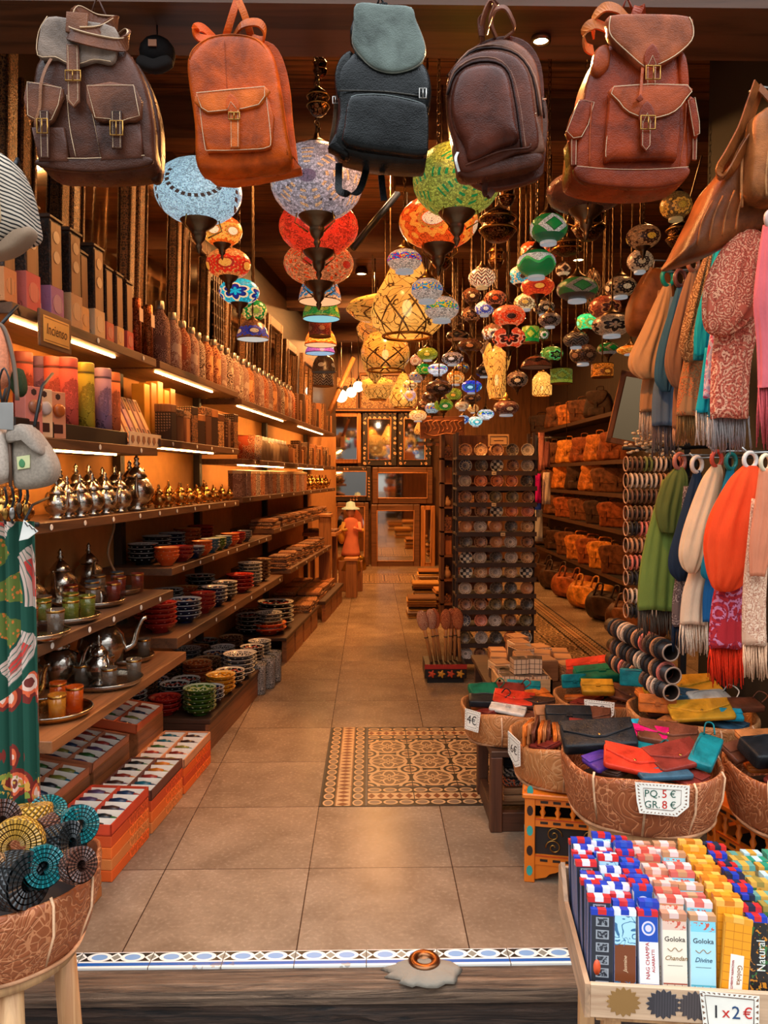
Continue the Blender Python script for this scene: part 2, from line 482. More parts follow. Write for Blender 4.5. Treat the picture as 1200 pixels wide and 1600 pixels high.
def rough_wood(c, c2):
 g = G('weathered_timber'); o = g.co(); p = g.scale(o, (1.2, 26, 26)); n = g.noise(p, 2, 6, .7, 1.2); m = g.noise(o, 6, 4)
 g.bump(n+m*.5, 1.0, .02)
 return g.out(g.mix(m*.5, g.ramp(n, [(.35, c2), (.55, c), (.8, dk(c, 1.5))]), c2), .75)
b = MB(); prof = [(2.5, -.004), (2.43, -.006), (2.405, -.016), (2.398, -.035), (2.402, -.062), (2.5, -.062)]
b.loft([[(x, p[0], p[1]) for p in prof] for x in (-2.4, 3.4)], True, False); struct(b.build('trim_5', rough_wood(C(140, 112, 88), C(62, 46, 34))))
b = MB()
secs = []
for i in range(60):
 x = -2.4+5.8*i/59; j = lambda: RND.uniform(-.006, .006)
 secs.append([(x, 2.5, -.064), (x, 2.415+j(), -.066), (x, 2.41+j(), -.1+j()), (x, 2.42+j(), -.135+j()), (x, 2.405+j(), -.19), (x, 2.41, -.3), (x, 2.5, -.3)])
b.loft(secs, True, False); struct(b.build('trim_6', rough_wood(C(82, 60, 46), C(20, 17, 16))))
b = MB(); b.box(-6, 6, -6, 2.5, -.4, -.3); struct(b.build('floor', plain(C(120, 112, 104), .8)))
t = thing('floor_socket', 'round brass bolt socket set in grey mortar across the blue tile strip', 'floor socket', tuple(onz(663, 1507, .004)))
b = MB(); b.loft([[(cos(2*PI*i/24)*r*(1+.18*sin(3*i)+.1*sin(7*i)), sin(2*PI*i/24)*r*.62*(1+.12*sin(4*i))-.035, z) for i in range(24)] for r, z in ((.12, -.006), (.105, .006), (.07, .012), (.05, .014))]); b.build('mortar_lump', plain(C(138, 130, 116), .9, 0, .6), t)
b = MB(); b.lathe([(.052, .006), (.054, .016), (.046, .024), (.03, .022), (.024, .016), (.024, .008), (0, .008)], 24); b.build('brass_ring', metal(C(150, 100, 66), .3), t)
och = plain(C(205, 140, 74), .8)
def lw(Y0, Y1, z0, z1, d0, d1, m, nm='wall_left'):
 b = MB(); b.loft([[(WL(Y)+d0, Y, z0), (WL(Y)+d1, Y, z0), (WL(Y)+d1, Y, z1), (WL(Y)+d0, Y, z1)] for Y in (Y0, Y1)], True, False); return struct(b.build(nm, m))
lw(2.5, 14.3, 0, 2.36, -.1, 0, och); lw(2.5, 14.3, 2.36, 4.1, -.1, .005, wood(C(58, 40, 28), None, 1))
dwall = wood(C(52, 36, 26), None, 2, .6, .5)
b = MB(); b.box(3.3, 3.4, 2.5, 14.3, 0, 4.1); struct(b.build('wall_right', dwall))
b = MB(); b.box(-2.6, 3.4, 14.2, 14.3, 0, 4.1); struct(b.build('wall_back', wood(C(120, 78, 42), None, 2)))
b = MB(); b.box(1.78, 1.86, 2.45, 4.1, 0, 4.1); b.box(1.78, 3.4, 2.45, 2.55, -.3, 4.1); struct(b.build('wall_front', plain(C(24, 20, 18), .7)))
b = MB(); b.box(-2.6, -1.78, 2.42, 2.52, -.3, 4.1); struct(b.build('wall_front', dwall))
cw = wood(C(112, 74, 44), C(48, 30, 18), 0, .55, .5)
def ceil_mat():
 g = G('plank_ceiling'); o = g.co(); x, y, z = g.xyz(o); gy = (y*(1/.16)).fr(); cy = (y*(1/.16)).fl()
 n = g.noise(g.vec(x*1.1+cy*7.3, y*16, cy), 2, 5, .6, .6)
 col = g.ramp(n, [(.32, C(52, 32, 18)), (.52, C(116, 76, 44)), (.75, C(150, 104, 62))])
 g.bump(n-gy.lt(.07)*1.5, .5, .006)
 return g.out(g.mix(gy.lt(.07), col, C(18, 11, 7)), .45)
b = MB(); b.box(-2.6, 3.4, 2.9, 14.3, 4.0, 4.1); struct(b.build('ceiling', ceil_mat()))
b = MB(); b.box(-2.6, 3.4, 2.62, 2.94, 3.2, 4.1)
for z in (3.33, 3.55): b.box(-2.6, 3.4, 2.6, 2.62, z+.004, z+.2)
b.box(-2.6, 3.4, 2.6, 2.62, 3.19, 3.33)
struct(b.build('trim_7', wood(C(98, 62, 38), C(44, 28, 18), 0, .5, .4)))
for i, Y in enumerate((4.9, 7.3, 9.7, 12.0)):
 b = MB(); b.box(-2.6, 3.35, Y, Y+.2, 3.74, 4.01); struct(b.build('trim_%d' % (8+i), cw))
b = MB(); b.box(.62, .82, 2.94, 14.2, 3.82, 4.01); b.box(-.75, -.6, 2.94, 14.2, 3.86, 4.01); struct(b.build('trim_12', cw))
def area(loc, size, power, col=(1, .62, .3), rot=(0, 0, 0), spread=None):
 l = bpy.data.lights.new('lamp_light', 'AREA'); l.energy = power; l.color = col; l.size = size; l.shape = 'DISK'
 if spread: l.spread = spread
 o = bpy.data.objects.new('lamp_light', l); COL.objects.link(o); o.location = loc; o.rotation_euler = rot; return o
def spot_fix(loc, label, power, em=14, aim=(0, 0, 0), col=(1, .43, .125), size=.09):  # serves the recessed beam spot and the added aisle spots
 t = thing('ceiling_spotlight', label, 'spotlight', loc)
 b = MB(); b.lathe([(size*.8, -.0), (size*.75, .05), (size*.5, .07), (0, .07)][::-1], 16); b.lathe([(size*.8, 0), (size*.8, -.012), (size*.6, -.012), (size*.6, .004)], 16); b.build('housing', M_iron, t)
 b = MB(); b.lathe([(size*.6, -.004), (0, -.004)][::-1], 16); b.build('bulb', glow(C(255, 214, 150), em), t)
 o = area((loc[0], loc[1], loc[2]-.03), size*1.6, power, col, aim); return t
p = at(845, 75, 2.8)
spot_fix((p.x, 2.8, 3.195), 'small round recessed spotlight glowing in the front beam between two backpacks', 26, 40, size=.045)
FILL_SP = [(-.15, 4.1, 14), (.1, 5.7, 122), (-.1, 8.8, 124), (.2, 10.9, 106), (.0, 13.2, 110), (2.1, 5.6, 9), (2.2, 8.2, 11), (2.2, 11.2, 16)]  # spots added under the ceiling to light the interior, no known fixtures
for i, (x, Y, pw) in enumerate(FILL_SP):
 z = 3.72 if Y in (5.6,) else 3.9
 t = spot_fix((x, Y, 3.93), 'added fill spotlight over the %s, %s from the street' % ('main aisle' if i < 5 else 'leather bag aisle', nth(i if i < 5 else i-5)), pw)
w = bpy.data.worlds.new('street_daylight'); sc.world = w; w.use_nodes = True
wb = w.node_tree.nodes['Background']; wb.inputs[1].default_value = 1.0
def street():
 nt = w.node_tree; tc = nt.nodes.new('ShaderNodeTexCoord'); sx = nt.nodes.new('ShaderNodeSeparateXYZ'); rp = nt.nodes.new('ShaderNodeValToRGB')
 nt.links.new(tc.outputs['Generated'], sx.inputs[0]); mp = nt.nodes.new('ShaderNodeMapRange'); mp.inputs[1].default_value = -1; nt.links.new(sx.outputs[2], mp.inputs[0]); nt.links.new(mp.outputs[0], rp.inputs[0])
 r = rp.color_ramp; r.elements.new(.5); r.elements.new(.5)
 for el, (p_, c_) in zip(r.elements, ((.45, (.1, .09, .08, 1)), (.55, (.26, .25, .25, 1)), (.68, (1.1, 1.14, 1.18, 1)), (.82, (3.5, 3.8, 4.1, 1)))): el.position = p_; el.color = c_
 nt.links.new(rp.outputs[0], wb.inputs[0])
street()
sc.view_settings.view_transform = 'Standard'; sc.view_settings.look = 'None'; sc.view_settings.exposure = 0; sc.view_settings.gamma = 1
sc.view_settings.use_curve_mapping = False
p = at(632, 285, 5.0)
t = thing('flood_lamp', 'square white flood lamp glaring from the ceiling beside the green lamp', 'flood lamp', tuple(p), (math.radians(62), 0, math.radians(8)))
b = MB(); b.box(-.075, .075, -.09, .09, -.0, .05); b.build('housing', M_iron, t, .006)
b = MB(); b.box(-.055, .055, -.068, .068, -.006, -.001); b.build('lamp_face', glow(C(255, 240, 215), 9), t)
b = MB(); b.tube([(0, 0, .05), (0, .05, .3), (0, .25, .6)], .012, 6); b.build('bracket', M_iron, t)
for i, (px, py, s_) in enumerate(((533, 619, 10), (549, 613, 8), (560, 604, 8))):
 p = at(px, py, 12.6-.3*i); r = s_/1200*12.4
 t = thing('globe_lamp', 'glowing white globe bulb at the back of the shop, %s of three' % ('leftmost', 'middle', 'rightmost')[i], 'globe lamp', tuple(p))
 b = MB(); b.ell((0, 0, 0), r, r, r, 16, 10); b.build('bulb', glow(C(255, 235, 200), 4), t)
 b = MB(); b.lathe([(.03, r*.9), (.035, r*1.3), (.02, r*1.5), (.006, r*1.6), (.006, 3.99-p.z)], 8); b.build('cord', M_iron, t)
RED, ORG, AMB = C(214, 40, 22), C(238, 92, 20), C(240, 160, 60)
PINK, CRM, TAN = C(232, 168, 130), C(244, 214, 164), C(196, 140, 92)
TURQ, SKY, NAVY = C(20, 180, 205), C(170, 208, 226), C(16, 50, 160)
GRN, LIME, OLV = C(14, 128, 52), C(150, 170, 60), C(120, 128, 40)
BRN, DBR, GRY = C(120, 76, 50), C(62, 40, 30), C(150, 140, 130)
WHT = C(235, 240, 240); SIL = C(176, 168, 178); BLU = C(50, 70, 190)
CEIL = 3.985
def chain(mb, z0, z1, link=False, r=.004):
 if link:
  z = z0; i = 0
  while z < z1:
   mb.tf((0, 0, z), (0, 0, PI/2 if i % 2 else 0), (.62, 1, 1)); mb.ring((0, 0, 0), .016, .0032, 'y', 8, 4); z += .026; i += 1
  mb.tf()
 else:
  n = max(2, int((z1-z0)/.05)); pts = []; rr = []
  for i in range(n*2+1):
   pts.append((0, 0, z0+(z1-z0)*i/(2*n))); rr.append(r if i % 2 else r*2)
  mb.tube(pts, rr, 5)
def lamp(px, py, wpx, hpx, Y, mat, label, style='closed', capw=.42, link=False, top=None, cat='lamp', group=None, inner=None):
 p = at(px, py, Y); s_ = (Y*1.0)/1200; a = wpx*s_/2; h = hpx*s_/2
 t = thing('mosaic_lamp', label, cat, tuple(p), (0, 0, -PI/2-PI/mat['n']+RND.uniform(-.3, .3)), group)
 big = wpx > 90; n = 40 if big else 24 if wpx > 40 else 16
 zt = h
 if style in ('closed', 'open'):
  b = MB(); m = 14 if big else 10
  prof = []
  for k in range(m+1):
   an = -PI/2+PI*k/m
   prof.append((max(a*cos(an), capw*a*.8 if k in (0, m) else 0), h*sin(an)))
  prof = [(a*capw*.55, -h*.93)] + [q for q in prof if abs(q[1]) < h*.94] + [(a*capw*.5, h*.93)]
  b.lathe(prof, n); b.build('globe', mat, t)
  c = a*capw
  b = MB()
  if style == 'closed':   # tapering metal cup and finial below
   b.lathe([(0, -h*.86-c*1.9), (c*.1, -h*.86-c*1.75), (c*.2, -h*.86-c*1.5), (c*.14, -h*.86-c*1.35), (c*.34, -h*.86-c*1.1), (c*.42, -h*.86-c*.8), (c*.4, -h*.86-c*.65), (c*.85, -h*.86-c*.3), (c*1.04, -h*.86-c*.05), (c*1.1, -h*.82), (c*1.0, -h*.78), (c*.6, -h*.8)], 20)
   b.build('metal_cup', M_iron, t)
   if big:
    for q in range(3):
     an = q*2.1; b = MB(); b.tube([(c*1.08*cos(an), c*1.08*sin(an), -h*.84), (c*1.25*cos(an), c*1.25*sin(an), -h*.86-c*.6), (c*.5*cos(an), c*.5*sin(an), -h*.86-c*1.0)], [c*.05, c*.03, c*.05], 5); b.build('cup_chain', M_brass, t)
   b = MB(); b.lathe([(c*.9, h*.84), (c*.95, h*.92), (c*.5, h+c*.15), (c*.2, h+c*.35), (c*.1, h+c*.6), (0, h+c*.62)], 14); zt = h+c*.55
   b.build('metal_cap', M_iron, t)
  else:                   # metal cap above, open lit ring below
   b.lathe([(c*1.25, h*.8), (c*1.3, h*.86), (c*.9, h+c*.15), (c*.45, h+c*.5), (c*.25, h+c*.9), (c*.12, h+c*1.2), (0, h+c*1.25)], 14); zt = h+c*1.2
   b.build('metal_cap', M_iron if capw < .5 else M_brass, t)
   b = MB(); b.lathe([(c*.9, -h*.9), (c*1.05, -h*.93), (c*1.05, -h*1.12), (c*.9, -h*1.14), (c*.85, -h*.98), (0, -h*.97)][::-1], 16); b.build('neck_ring', glow(inner or C(190, 200, 205), .35), t)
 elif style == 'bell':       # flared shade, pale lining
  b = MB(); prof = [(a, -h), (a*.97, -h*.55), (a*.88, 0), (a*.72, h*.55), (a*.5, h*.9), (a*.3, h)]
  b.lathe(prof, n); b.build('glass_shade', mat, t)
  b = MB(); b.lathe([(a*.97, -h*.99), (a*.8, -h*.6), (0, -h*.5)], n); b.build('lining', glow(inner or C(140, 205, 215), .8), t)
  b = MB(); b.ring((0, 0, -h), a*.99, a*.025, 'z', n, 5); b.build('rim', M_iron, t)
  b = MB(); b.lathe([(a*.4, h*.9), (a*.42, h), (a*.2, h*1.2), (a*.08, h*1.5), (0, h*1.5)], 12); b.build('metal_cap', M_iron, t); zt = h*1.4
 elif style == 'drum':
  b = MB(); b.lathe([(a*.95, -h), (a, -h*.9), (a, h*.9), (a*.95, h)], n); b.build('glass_shade', mat, t)
  b = MB(); b.lathe([(0, h), (a*1.02, h*.98), (a*1.02, h*1.05), (a*.3, h*1.2), (0, h*1.25)], 14); b.build('metal_cap', M_iron, t); b = MB(); b.lathe([(a*.96, -h*.97), (a*1.03, -h), (a*1.0, -h*1.08), (a*.9, -h*1.02), (0, -h)], 14); b.build('rim', M_iron, t); zt = h*1.2
 zc = top if top is not None else CEIL-p.z
 b = MB(); chain(b, zt-.005, zc, link); b.build('chain', M_iron, t)
 return t
L = lamp
L(310, 300, 132, 96, 3.3, mosaic(SKY, DBR, RED, 3, .75, 7, 60.), 'large pale blue mosaic lamp with a dark stitched seam, under the tan backpack', link=True)
L(347, 361, 62, 46, 3.9, mosaic(ORG, AMB, CRM, 6, .95, 0, 30.), 'bright orange mosaic lamp tucked behind the pale blue lamp', link=True)
L(357, 412, 68, 46, 4.15, mosaic(C(226, 130, 62), RED, AMB, 5, .75, 0, 30.), 'amber mosaic lamp with red flowers, above the turquoise star lamp', link=True)
L(374, 456, 62, 40, 4.4, mosaic(TURQ, C(20, 30, 130), CRM, 4, .85, 1, 30.), 'turquoise mosaic lamp with a cream and blue star', link=True)
L(397, 485, 40, 32, 5.2, mosaic(GRN, C(220, 190, 110), LIME, 4, .7, 0, 24.), 'small green mosaic lamp below the turquoise star lamp')
L(395, 516, 50, 28, 5.0, mosaic(BRN, BLU, CRM, 5, .3, 0, 24.), 'dim multicoloured bell lamp with a white rim, over the patterned bottles', 'bell', inner=C(190, 195, 190))
L(495, 285, 142, 112, 3.25, mosaic(SIL, C(228, 180, 130), C(120, 100, 120), 3, .42, 4, 34.), 'large silver mirror-mosaic lamp hanging under the black backpack', capw=.4, link=True)
L(498, 355, 122, 82, 3.75, mosaic(C(214, 52, 30), C(232, 50, 26), C(230, 100, 70), 3, .75, 0, 40.), 'large red mosaic lamp below the silver mosaic lamp', capw=.4, link=True)
L(498, 412, 108, 66, 4.2, mosaic(C(206, 120, 72), C(226, 66, 20), C(190, 40, 20), 5, .6, 4, 34.), 'large copper mosaic lamp with orange dashed circles', capw=.42, link=True)
L(500, 450, 66, 42, 5.0, mosaic(C(228, 178, 130), C(30, 120, 170), C(200, 120, 90), 5, .6, 0, 24.), 'pale pink bell lamp with blue stars, above the green bell lamp', 'bell', inner=C(240, 190, 140))
L(502, 481, 58, 34, 5.4, mosaic(C(100, 140, 60), GRN, OLV, 6, .6, 0, 24.), 'green mosaic bell lamp with a light blue lining', 'bell')
L(500, 511, 34, 28, 6.0, mosaic(C(120, 50, 34), C(90, 30, 20), BRN, 5, .35, 0, 20.), 'small dark red drum lamp in the middle row', 'drum')
L(501, 526, 50, 26, 6.5, mosaic(ORG, AMB, C(250, 130, 40), 5, .9, 0, 20.), 'small orange bell lamp behind the dark red drum lamp', 'bell', inner=C(250, 200, 150))
L(500, 543, 46, 18, 7.0, mosaic(BLU, C(150, 90, 180), SKY, 5, .7, 5, 20.), 'small royal blue bell lamp low in the middle row', 'bell', inner=C(150, 190, 220))
L(506, 568, 38, 26, 7.6, mosaic(C(70, 60, 50), DBR, GRY, 5, .1, 0, 20.), 'dark unlit bell lamp under the royal blue lamp', 'bell', inner=C(60, 50, 40))
L(505, 592, 32, 22, 8.4, mosaic(C(70, 58, 48), GRY, DBR, 5, .08, 6, 20.), 'dark unlit drum lamp, lowest in the middle row', 'drum')
L(714, 282, 136, 108, 3.2, mosaic(C(150, 158, 62), C(14, 128, 66), C(30, 170, 90), 3, .55, 4, 44.), 'large olive green mosaic lamp with dark green bars, under the brown backpack', link=True)
L(685, 348, 122, 78, 3.8, mosaic(C(232, 78, 22), C(246, 140, 46), C(228, 190, 150), 4, .8, 0, 40.), 'large orange mosaic lamp with cream round medallions', link=True)
L(632, 407, 54, 34, 4.6, mosaic(C(206, 186, 166), C(220, 40, 60), C(40, 60, 190), 5, .5, 2, 22.), 'clear mosaic globe with rainbow belt, topmost of the three beside the amber lantern', 'open', .5, link=True)
L(667, 453, 50, 36, 4.4, mosaic(C(200, 186, 172), C(50, 150, 210), C(250, 190, 70), 5, .5, 2, 22.), 'clear mosaic globe with blue belt, middle of the three beside the amber lantern', 'open', .5)
L(690, 482, 54, 38, 4.72, mosaic(C(202, 186, 170), C(30, 170, 90), C(240, 190, 50), 5, .5, 2, 22.), 'clear mosaic globe with green and yellow belt, lowest beside the amber lantern', 'open', .5)
L(753, 434, 42, 30, 5.2, mosaic(CRM, DBR, C(200, 90, 60), 5, .75, 6, 18.), 'cream lamp with brown zigzag stripes', 'open', inner=C(220, 190, 130))
L(857, 357, 58, 44, 4.3, mosaic(C(190, 190, 180), GRN, C(16, 80, 46), 3, .5, 3, 40.), 'white and green diamond mosaic lamp, topmost in the right cluster', 'open', link=True)
L(838, 412, 60, 42, 4.5, mosaic(C(200, 205, 195), C(10, 110, 50), C(40, 170, 80), 5, .5, 5, 34.), 'white lamp with bright green belt and scallops', 'open', link=True)
L(840, 448, 52, 30, 4.9, mosaic(C(226, 74, 30), C(200, 50, 26), AMB, 4, .75, 0, 26.), 'orange-red lamp right under the green scalloped lamp')
L(829, 392, 34, 28, 5.6, mosaic(C(224, 80, 30), CRM, AMB, 4, .6, 0, 20.), 'orange lamp peeking out left of the green scalloped lamp')
L(860, 392, 30, 24, 5.8, mosaic(C(160, 52, 34), DBR, RED, 4, .35, 0, 20.), 'dark red lamp between the two green and white lamps')
L(812, 431, 34, 30, 5.4, mosaic(CRM, TURQ, DBR, 4, .6, 0, 20.), 'cream lamp with a cyan stripe beside the green scalloped lamp')
L(821, 472, 36, 24, 5.8, mosaic(C(236, 206, 150), C(130, 100, 60), C(240, 180, 70), 4, .6, 0, 20.), 'pale yellow flower lamp above the green barrel lamp', 'open')
L(795, 494, 52, 34, 5.0, mosaic(C(232, 110, 66), C(222, 56, 20), C(40, 20, 14), 4, .75, 0, 20.), 'salmon lamp with red flower discs, above the red star lamp')
L(795, 528, 52, 34, 5.2, mosaic(C(228, 76, 40), C(50, 20, 16), C(240, 150, 110), 4, .75, 1, 22.), 'red lamp with a dark star, on the long beaded chain')
L(774, 466, 34, 24, 5.9, mosaic(C(170, 92, 60), C(60, 30, 22), C(236, 80, 20), 4, .5, 0, 20.), 'brown lamp with one glowing orange dot')
L(757, 482, 30, 22, 6.1, mosaic(C(190, 190, 200), BLU, WHT, 4, .45, 0, 20.), 'white lamp with blue lines beside the brown orange-dot lamp', 'open')
L(737, 462, 30, 24, 6.6, mosaic(BRN, DBR, CRM, 4, .22, 0, 20.), 'dim brown lamp with a cream medallion under the cream zigzag lamp')
L(737, 491, 32, 24, 6.8, mosaic(C(130, 88, 62), DBR, TAN, 4, .2, 1, 20.), 'dim brown star lamp left of the white and blue lamp')
L(770, 520, 34, 28, 6.5, mosaic(C(140, 96, 70), WHT, C(60, 60, 80), 4, .25, 0, 20.), 'brown lamp with white flower disc behind the red star lamp')
L(850, 481, 34, 22, 6.0, mosaic(C(120, 106, 94), BLACK, CRM, 4, .22, 0, 20.), 'grey lamp with black rosettes, upper of the two grey lamps', 'open')
L(859, 500, 36, 22, 5.45, mosaic(C(134, 112, 96), BLACK, C(90, 70, 60), 3, .22, 0, 20.), 'grey lamp with black rings, lower of the two grey lamps', 'open')
L(829, 523, 26, 24, 6.2, mosaic(C(40, 140, 50), LIME, GRN, 4, .6, 3, 14.), 'small green barrel lamp right of the red star lamp', 'drum')
L(848, 522, 20, 20, 6.75, mosaic(C(80, 110, 70), WHT, GRN, 3, .3, 0, 14.), 'tiny grey-green lamp with a white disc')
L(880, 421, 24, 22, 5.8, mosaic(C(190, 150, 110), DBR, CRM, 3, .35, 3, 16.), 'small tan lamp with a brown square above the wide grey lamp')
L(902, 452, 64, 36, 4.9, mosaic(C(150, 134, 112), C(60, 130, 60), C(60, 52, 44), 3, .25, 3, 60.), 'wide grey-beige lamp with a green diamond', 'open', link=True)
L(916, 300, 122, 60, 3.6, mosaic(C(190, 140, 110), C(70, 36, 26), C(120, 70, 50), 8, .16, 5, 30.), 'large pinkish brown lace-patterned lamp under the red-brown backpack', link=True)
L(1056, 321, 48, 42, 4.2, mosaic(C(120, 82, 40), AMB, C(206, 150, 50), 4, .3, 0, 22.), 'amber flower lamp beside the hanging tan shoulder bag', 'open', inner=C(170, 140, 90), link=True)
L(1005, 370, 52, 36, 4.5, mosaic(C(170, 112, 66), C(60, 30, 20), C(230, 160, 50), 3, .3, 0, 22.), 'tan flower lamp with a yellow centre, above the round cream medallion lamp', link=True)
L(1000, 408, 40, 34, 4.9, mosaic(C(200, 160, 120), DBR, C(214, 170, 120), 3, .3, 0, 20.), 'cream medallion lamp beside the brown pouch bag', 'open')
L(970, 448, 48, 32, 5.2, mosaic(C(160, 122, 84), BLACK, CRM, 4, .26, 0, 20.), 'beige lamp with clear beads, left of the brown pouch bag', 'open')
L(945, 480, 50, 36, 5.4, mosaic(C(150, 72, 44), C(70, 30, 22), C(220, 130, 70), 3, .3, 1, 20.), 'rust brown lamp with a dark ring')
L(916, 503, 32, 26, 5.8, mosaic(C(60, 220, 130), LIME, C(120, 250, 180), 4, 1.1, 0, 18.), 'brightly glowing mint green lamp')
L(956, 508, 62, 34, 5.0, mosaic(C(170, 130, 94), BLACK, C(190, 150, 110), 4, .26, 1, 26.), 'wide tan lamp with a black star, below the rust brown lamp', 'open')
L(900, 531, 40, 24, 5.6, mosaic(C(90, 80, 70), BLACK, GRY, 4, .12, 6, 20.), 'dark grey zigzag lamp below the mint green lamp', 'open')
L(862, 553, 36, 24, 6.75, mosaic(C(90, 140, 60), BLACK, C(80, 210, 120), 3, .5, 1, 18.), 'green star lamp above the olive barrel lamp')
L(877, 588, 34, 22, 6.35, mosaic(C(110, 140, 62), OLV, LIME, 4, .45, 3, 14.), 'olive green barrel lamp below the green star lamp', 'drum')
L(911, 553, 42, 32, 6.3, mosaic(C(120, 84, 60), DBR, C(150, 110, 80), 5, .16, 0, 20.), 'dim reddish-brown lamp right of the green star lamp', 'open')
L(941, 579, 34, 20, 6.2, mosaic(C(214, 120, 36), C(120, 60, 20), AMB, 3, .4, 0, 14.), 'orange barrel lamp above the small tilted mirror', 'drum')
L(838, 566, 48, 16, 6.4, mosaic(C(80, 50, 36), C(150, 80, 50), DBR, 6, .12, 5, 20.), 'dark shallow bell lamp with a copper rim', 'bell', inner=C(70, 44, 30))
L(808, 593, 34, 26, 6.6, mosaic(C(140, 110, 88), BLACK, CRM, 3, .22, 0, 18.), 'brown medallion lamp left of the lit birdcage lantern')
L(791, 637, 40, 24, 6.0, mosaic(C(132, 88, 68), C(90, 50, 40), CRM, 4, .2, 0, 20.), 'dim brown lamp hanging low from a black funnel', 'open', .5)
L(668, 553, 32, 20, 7.2, mosaic(C(140, 150, 40), OLV, C(210, 180, 70), 3, .6, 0, 16.), 'olive yellow lamp with ring medallions, topmost of the small far lamps', 'open')
L(650, 563, 18, 18, 8.0, mosaic(PINK, CRM, TAN, 3, .45, 0, 12.), 'tiny pink lamp left of the olive yellow lamp')
L(662, 577, 24, 18, 7.6, mosaic(GRN, LIME, C(30, 160, 40), 4, .6, 0, 12.), 'small bright green lamp below the olive yellow lamp')
L(652, 588, 26, 16, 8.4, mosaic(C(200, 170, 150), GRN, PINK, 4, .35, 2, 12.), 'small pinkish lamp left below the bright green lamp', 'open')
L(684, 577, 32, 18, 7.25, mosaic(C(214, 226, 240), C(60, 190, 160), C(120, 60, 200), 4, .8, 2, 12.), 'white lamp with mint and purple spots', 'open')
L(707, 560, 34, 20, 7.2, mosaic(C(150, 134, 130), BLACK, C(220, 226, 240), 4, .4, 0, 16.), 'grey lamp with white discs right of the olive yellow lamp', 'open')
L(756, 580, 28, 18, 7.4, mosaic(C(92, 70, 58), BLACK, GRY, 3, .12, 0, 14.), 'dark lamp with black rings beside the tall amber lantern', 'open')
L(686, 606, 42, 24, 7.0, mosaic(C(84, 60, 50), BLACK, C(130, 110, 100), 3, .14, 0, 18.), 'dark brown lamp with grey ring medallion above the lime lamps')
L(737, 604, 32, 20, 7.6, mosaic(C(40, 60, 200), C(30, 100, 130), C(160, 225, 250), 4, 1.0, 0, 14.), 'glowing blue and white medallion lamp', 'open')
L(709, 616, 26, 20, 8.0, mosaic(C(140, 150, 44), OLV, AMB, 4, .55, 0, 12.), 'lime flower lamp, right one of the lime pair')
L(693, 633, 30, 20, 7.8, mosaic(C(130, 150, 40), GRN, CRM, 3, .6, 0, 12.), 'lime green lamp with cream disc, left one of the lime pair')
L(675, 638, 22, 18, 8.2, mosaic(C(170, 200, 214), BLU, C(240, 160, 60), 3, .5, 2, 12.), 'small pale blue lamp left of the lime green lamp')
L(641, 601, 24, 14, 9.25, mosaic(C(244, 196, 120), C(160, 110, 60), CRM, 4, .7, 0, 12.), 'small cream lamp on the amber lantern at the back', 'open')
L(641, 617, 18, 16, 8.9, mosaic(C(220, 180, 190), C(250, 170, 30), C(250, 170, 30), 2, .7, 0, 10.), 'tiny lamp with a glowing yellow disc at the back', 'open')
L(653, 649, 28, 18, 8.75, mosaic(C(240, 170, 100), C(250, 210, 150), C(250, 200, 130), 4, .75, 0, 12.), 'amber cream lamp in front of the inlaid mirrors', 'open')
L(667, 656, 20, 15, 9.4, mosaic(ORG, AMB, PINK, 3, .7, 0, 10.), 'small orange lamp touching the amber cream lamp before the mirrors', 'open')
L(724, 655, 20, 13, 9.15, mosaic(C(110, 160, 220), NAVY, WHT, 4, .7, 0, 10.), 'small sky blue lamp above the carved plaque', 'open')
L(743, 658, 22, 16, 7.35, mosaic(C(190, 230, 236), TURQ, WHT, 4, .95, 0, 10.), 'small white and aqua disc lamp, lowest of the far lamps', 'open')
L(759, 647, 26, 16, 8.0, mosaic(C(225, 235, 240), SKY, GRN, 4, .95, 2, 10.), 'small bright white lamp right of the aqua disc lamp', 'open')
L(722, 634, 22, 14, 8.4, mosaic(C(214, 180, 140), CRM, TAN, 3, .4, 0, 10.), 'small dull cream lamp under the blue medallion lamp', 'open')
L(739, 638, 18, 14, 8.6, mosaic(C(232, 196, 130), AMB, TAN, 3, .5, 6, 10.), 'small cream yellow lamp above the aqua disc lamp', 'open')
L(738, 622, 28, 14, 8.2, mosaic(C(110, 80, 60), BLACK, TAN, 3, .15, 0, 12.), 'dim brown lamp directly beneath the blue medallion lamp')
L(712, 590, 28, 22, 8.2, mosaic(C(220, 130, 50), C(240, 200, 130), AMB, 4, .6, 0, 12.), 'amber bead lamp right of the white mint lamp', 'open')
L(672, 620, 26, 16, 8.8, mosaic(C(110, 80, 62), DBR, GRY, 3, .14, 0, 12.), 'dim brown lamp left of the lime flower lamp')
L(660, 634, 24, 16, 9.9, mosaic(C(120, 84, 64), DBR, TAN, 3, .16, 0, 12.), 'dull brown lamp above the amber cream lamp')
L(722, 575, 22, 18, 8.8, mosaic(C(130, 96, 60), AMB, DBR, 3, .25, 2, 12.), 'dim bronze lamp with gold beads left of the dark ringed lamp')
L(735, 540, 40, 22, 7.0, mosaic(C(92, 60, 44), DBR, TAN, 3, .1, 0, 16.), 'dark brown lamp above the dark lamp with black rings')
L(715, 525, 36, 20, 7.6, mosaic(C(110, 78, 54), BLACK, TAN, 3, .12, 3, 16.), 'dark lamp with diamond figures below the clear rainbow globes')
L(712, 500, 30, 22, 8.7, mosaic(C(100, 66, 46), DBR, TAN, 3, .12, 1, 16.), 'dark brown lamp right of the lowest clear rainbow globe')
L(765, 545, 30, 24, 7.8, mosaic(C(150, 120, 90), GRY, CRM, 3, .25, 0, 14.), 'dim beige lamp left of the tall amber lantern')
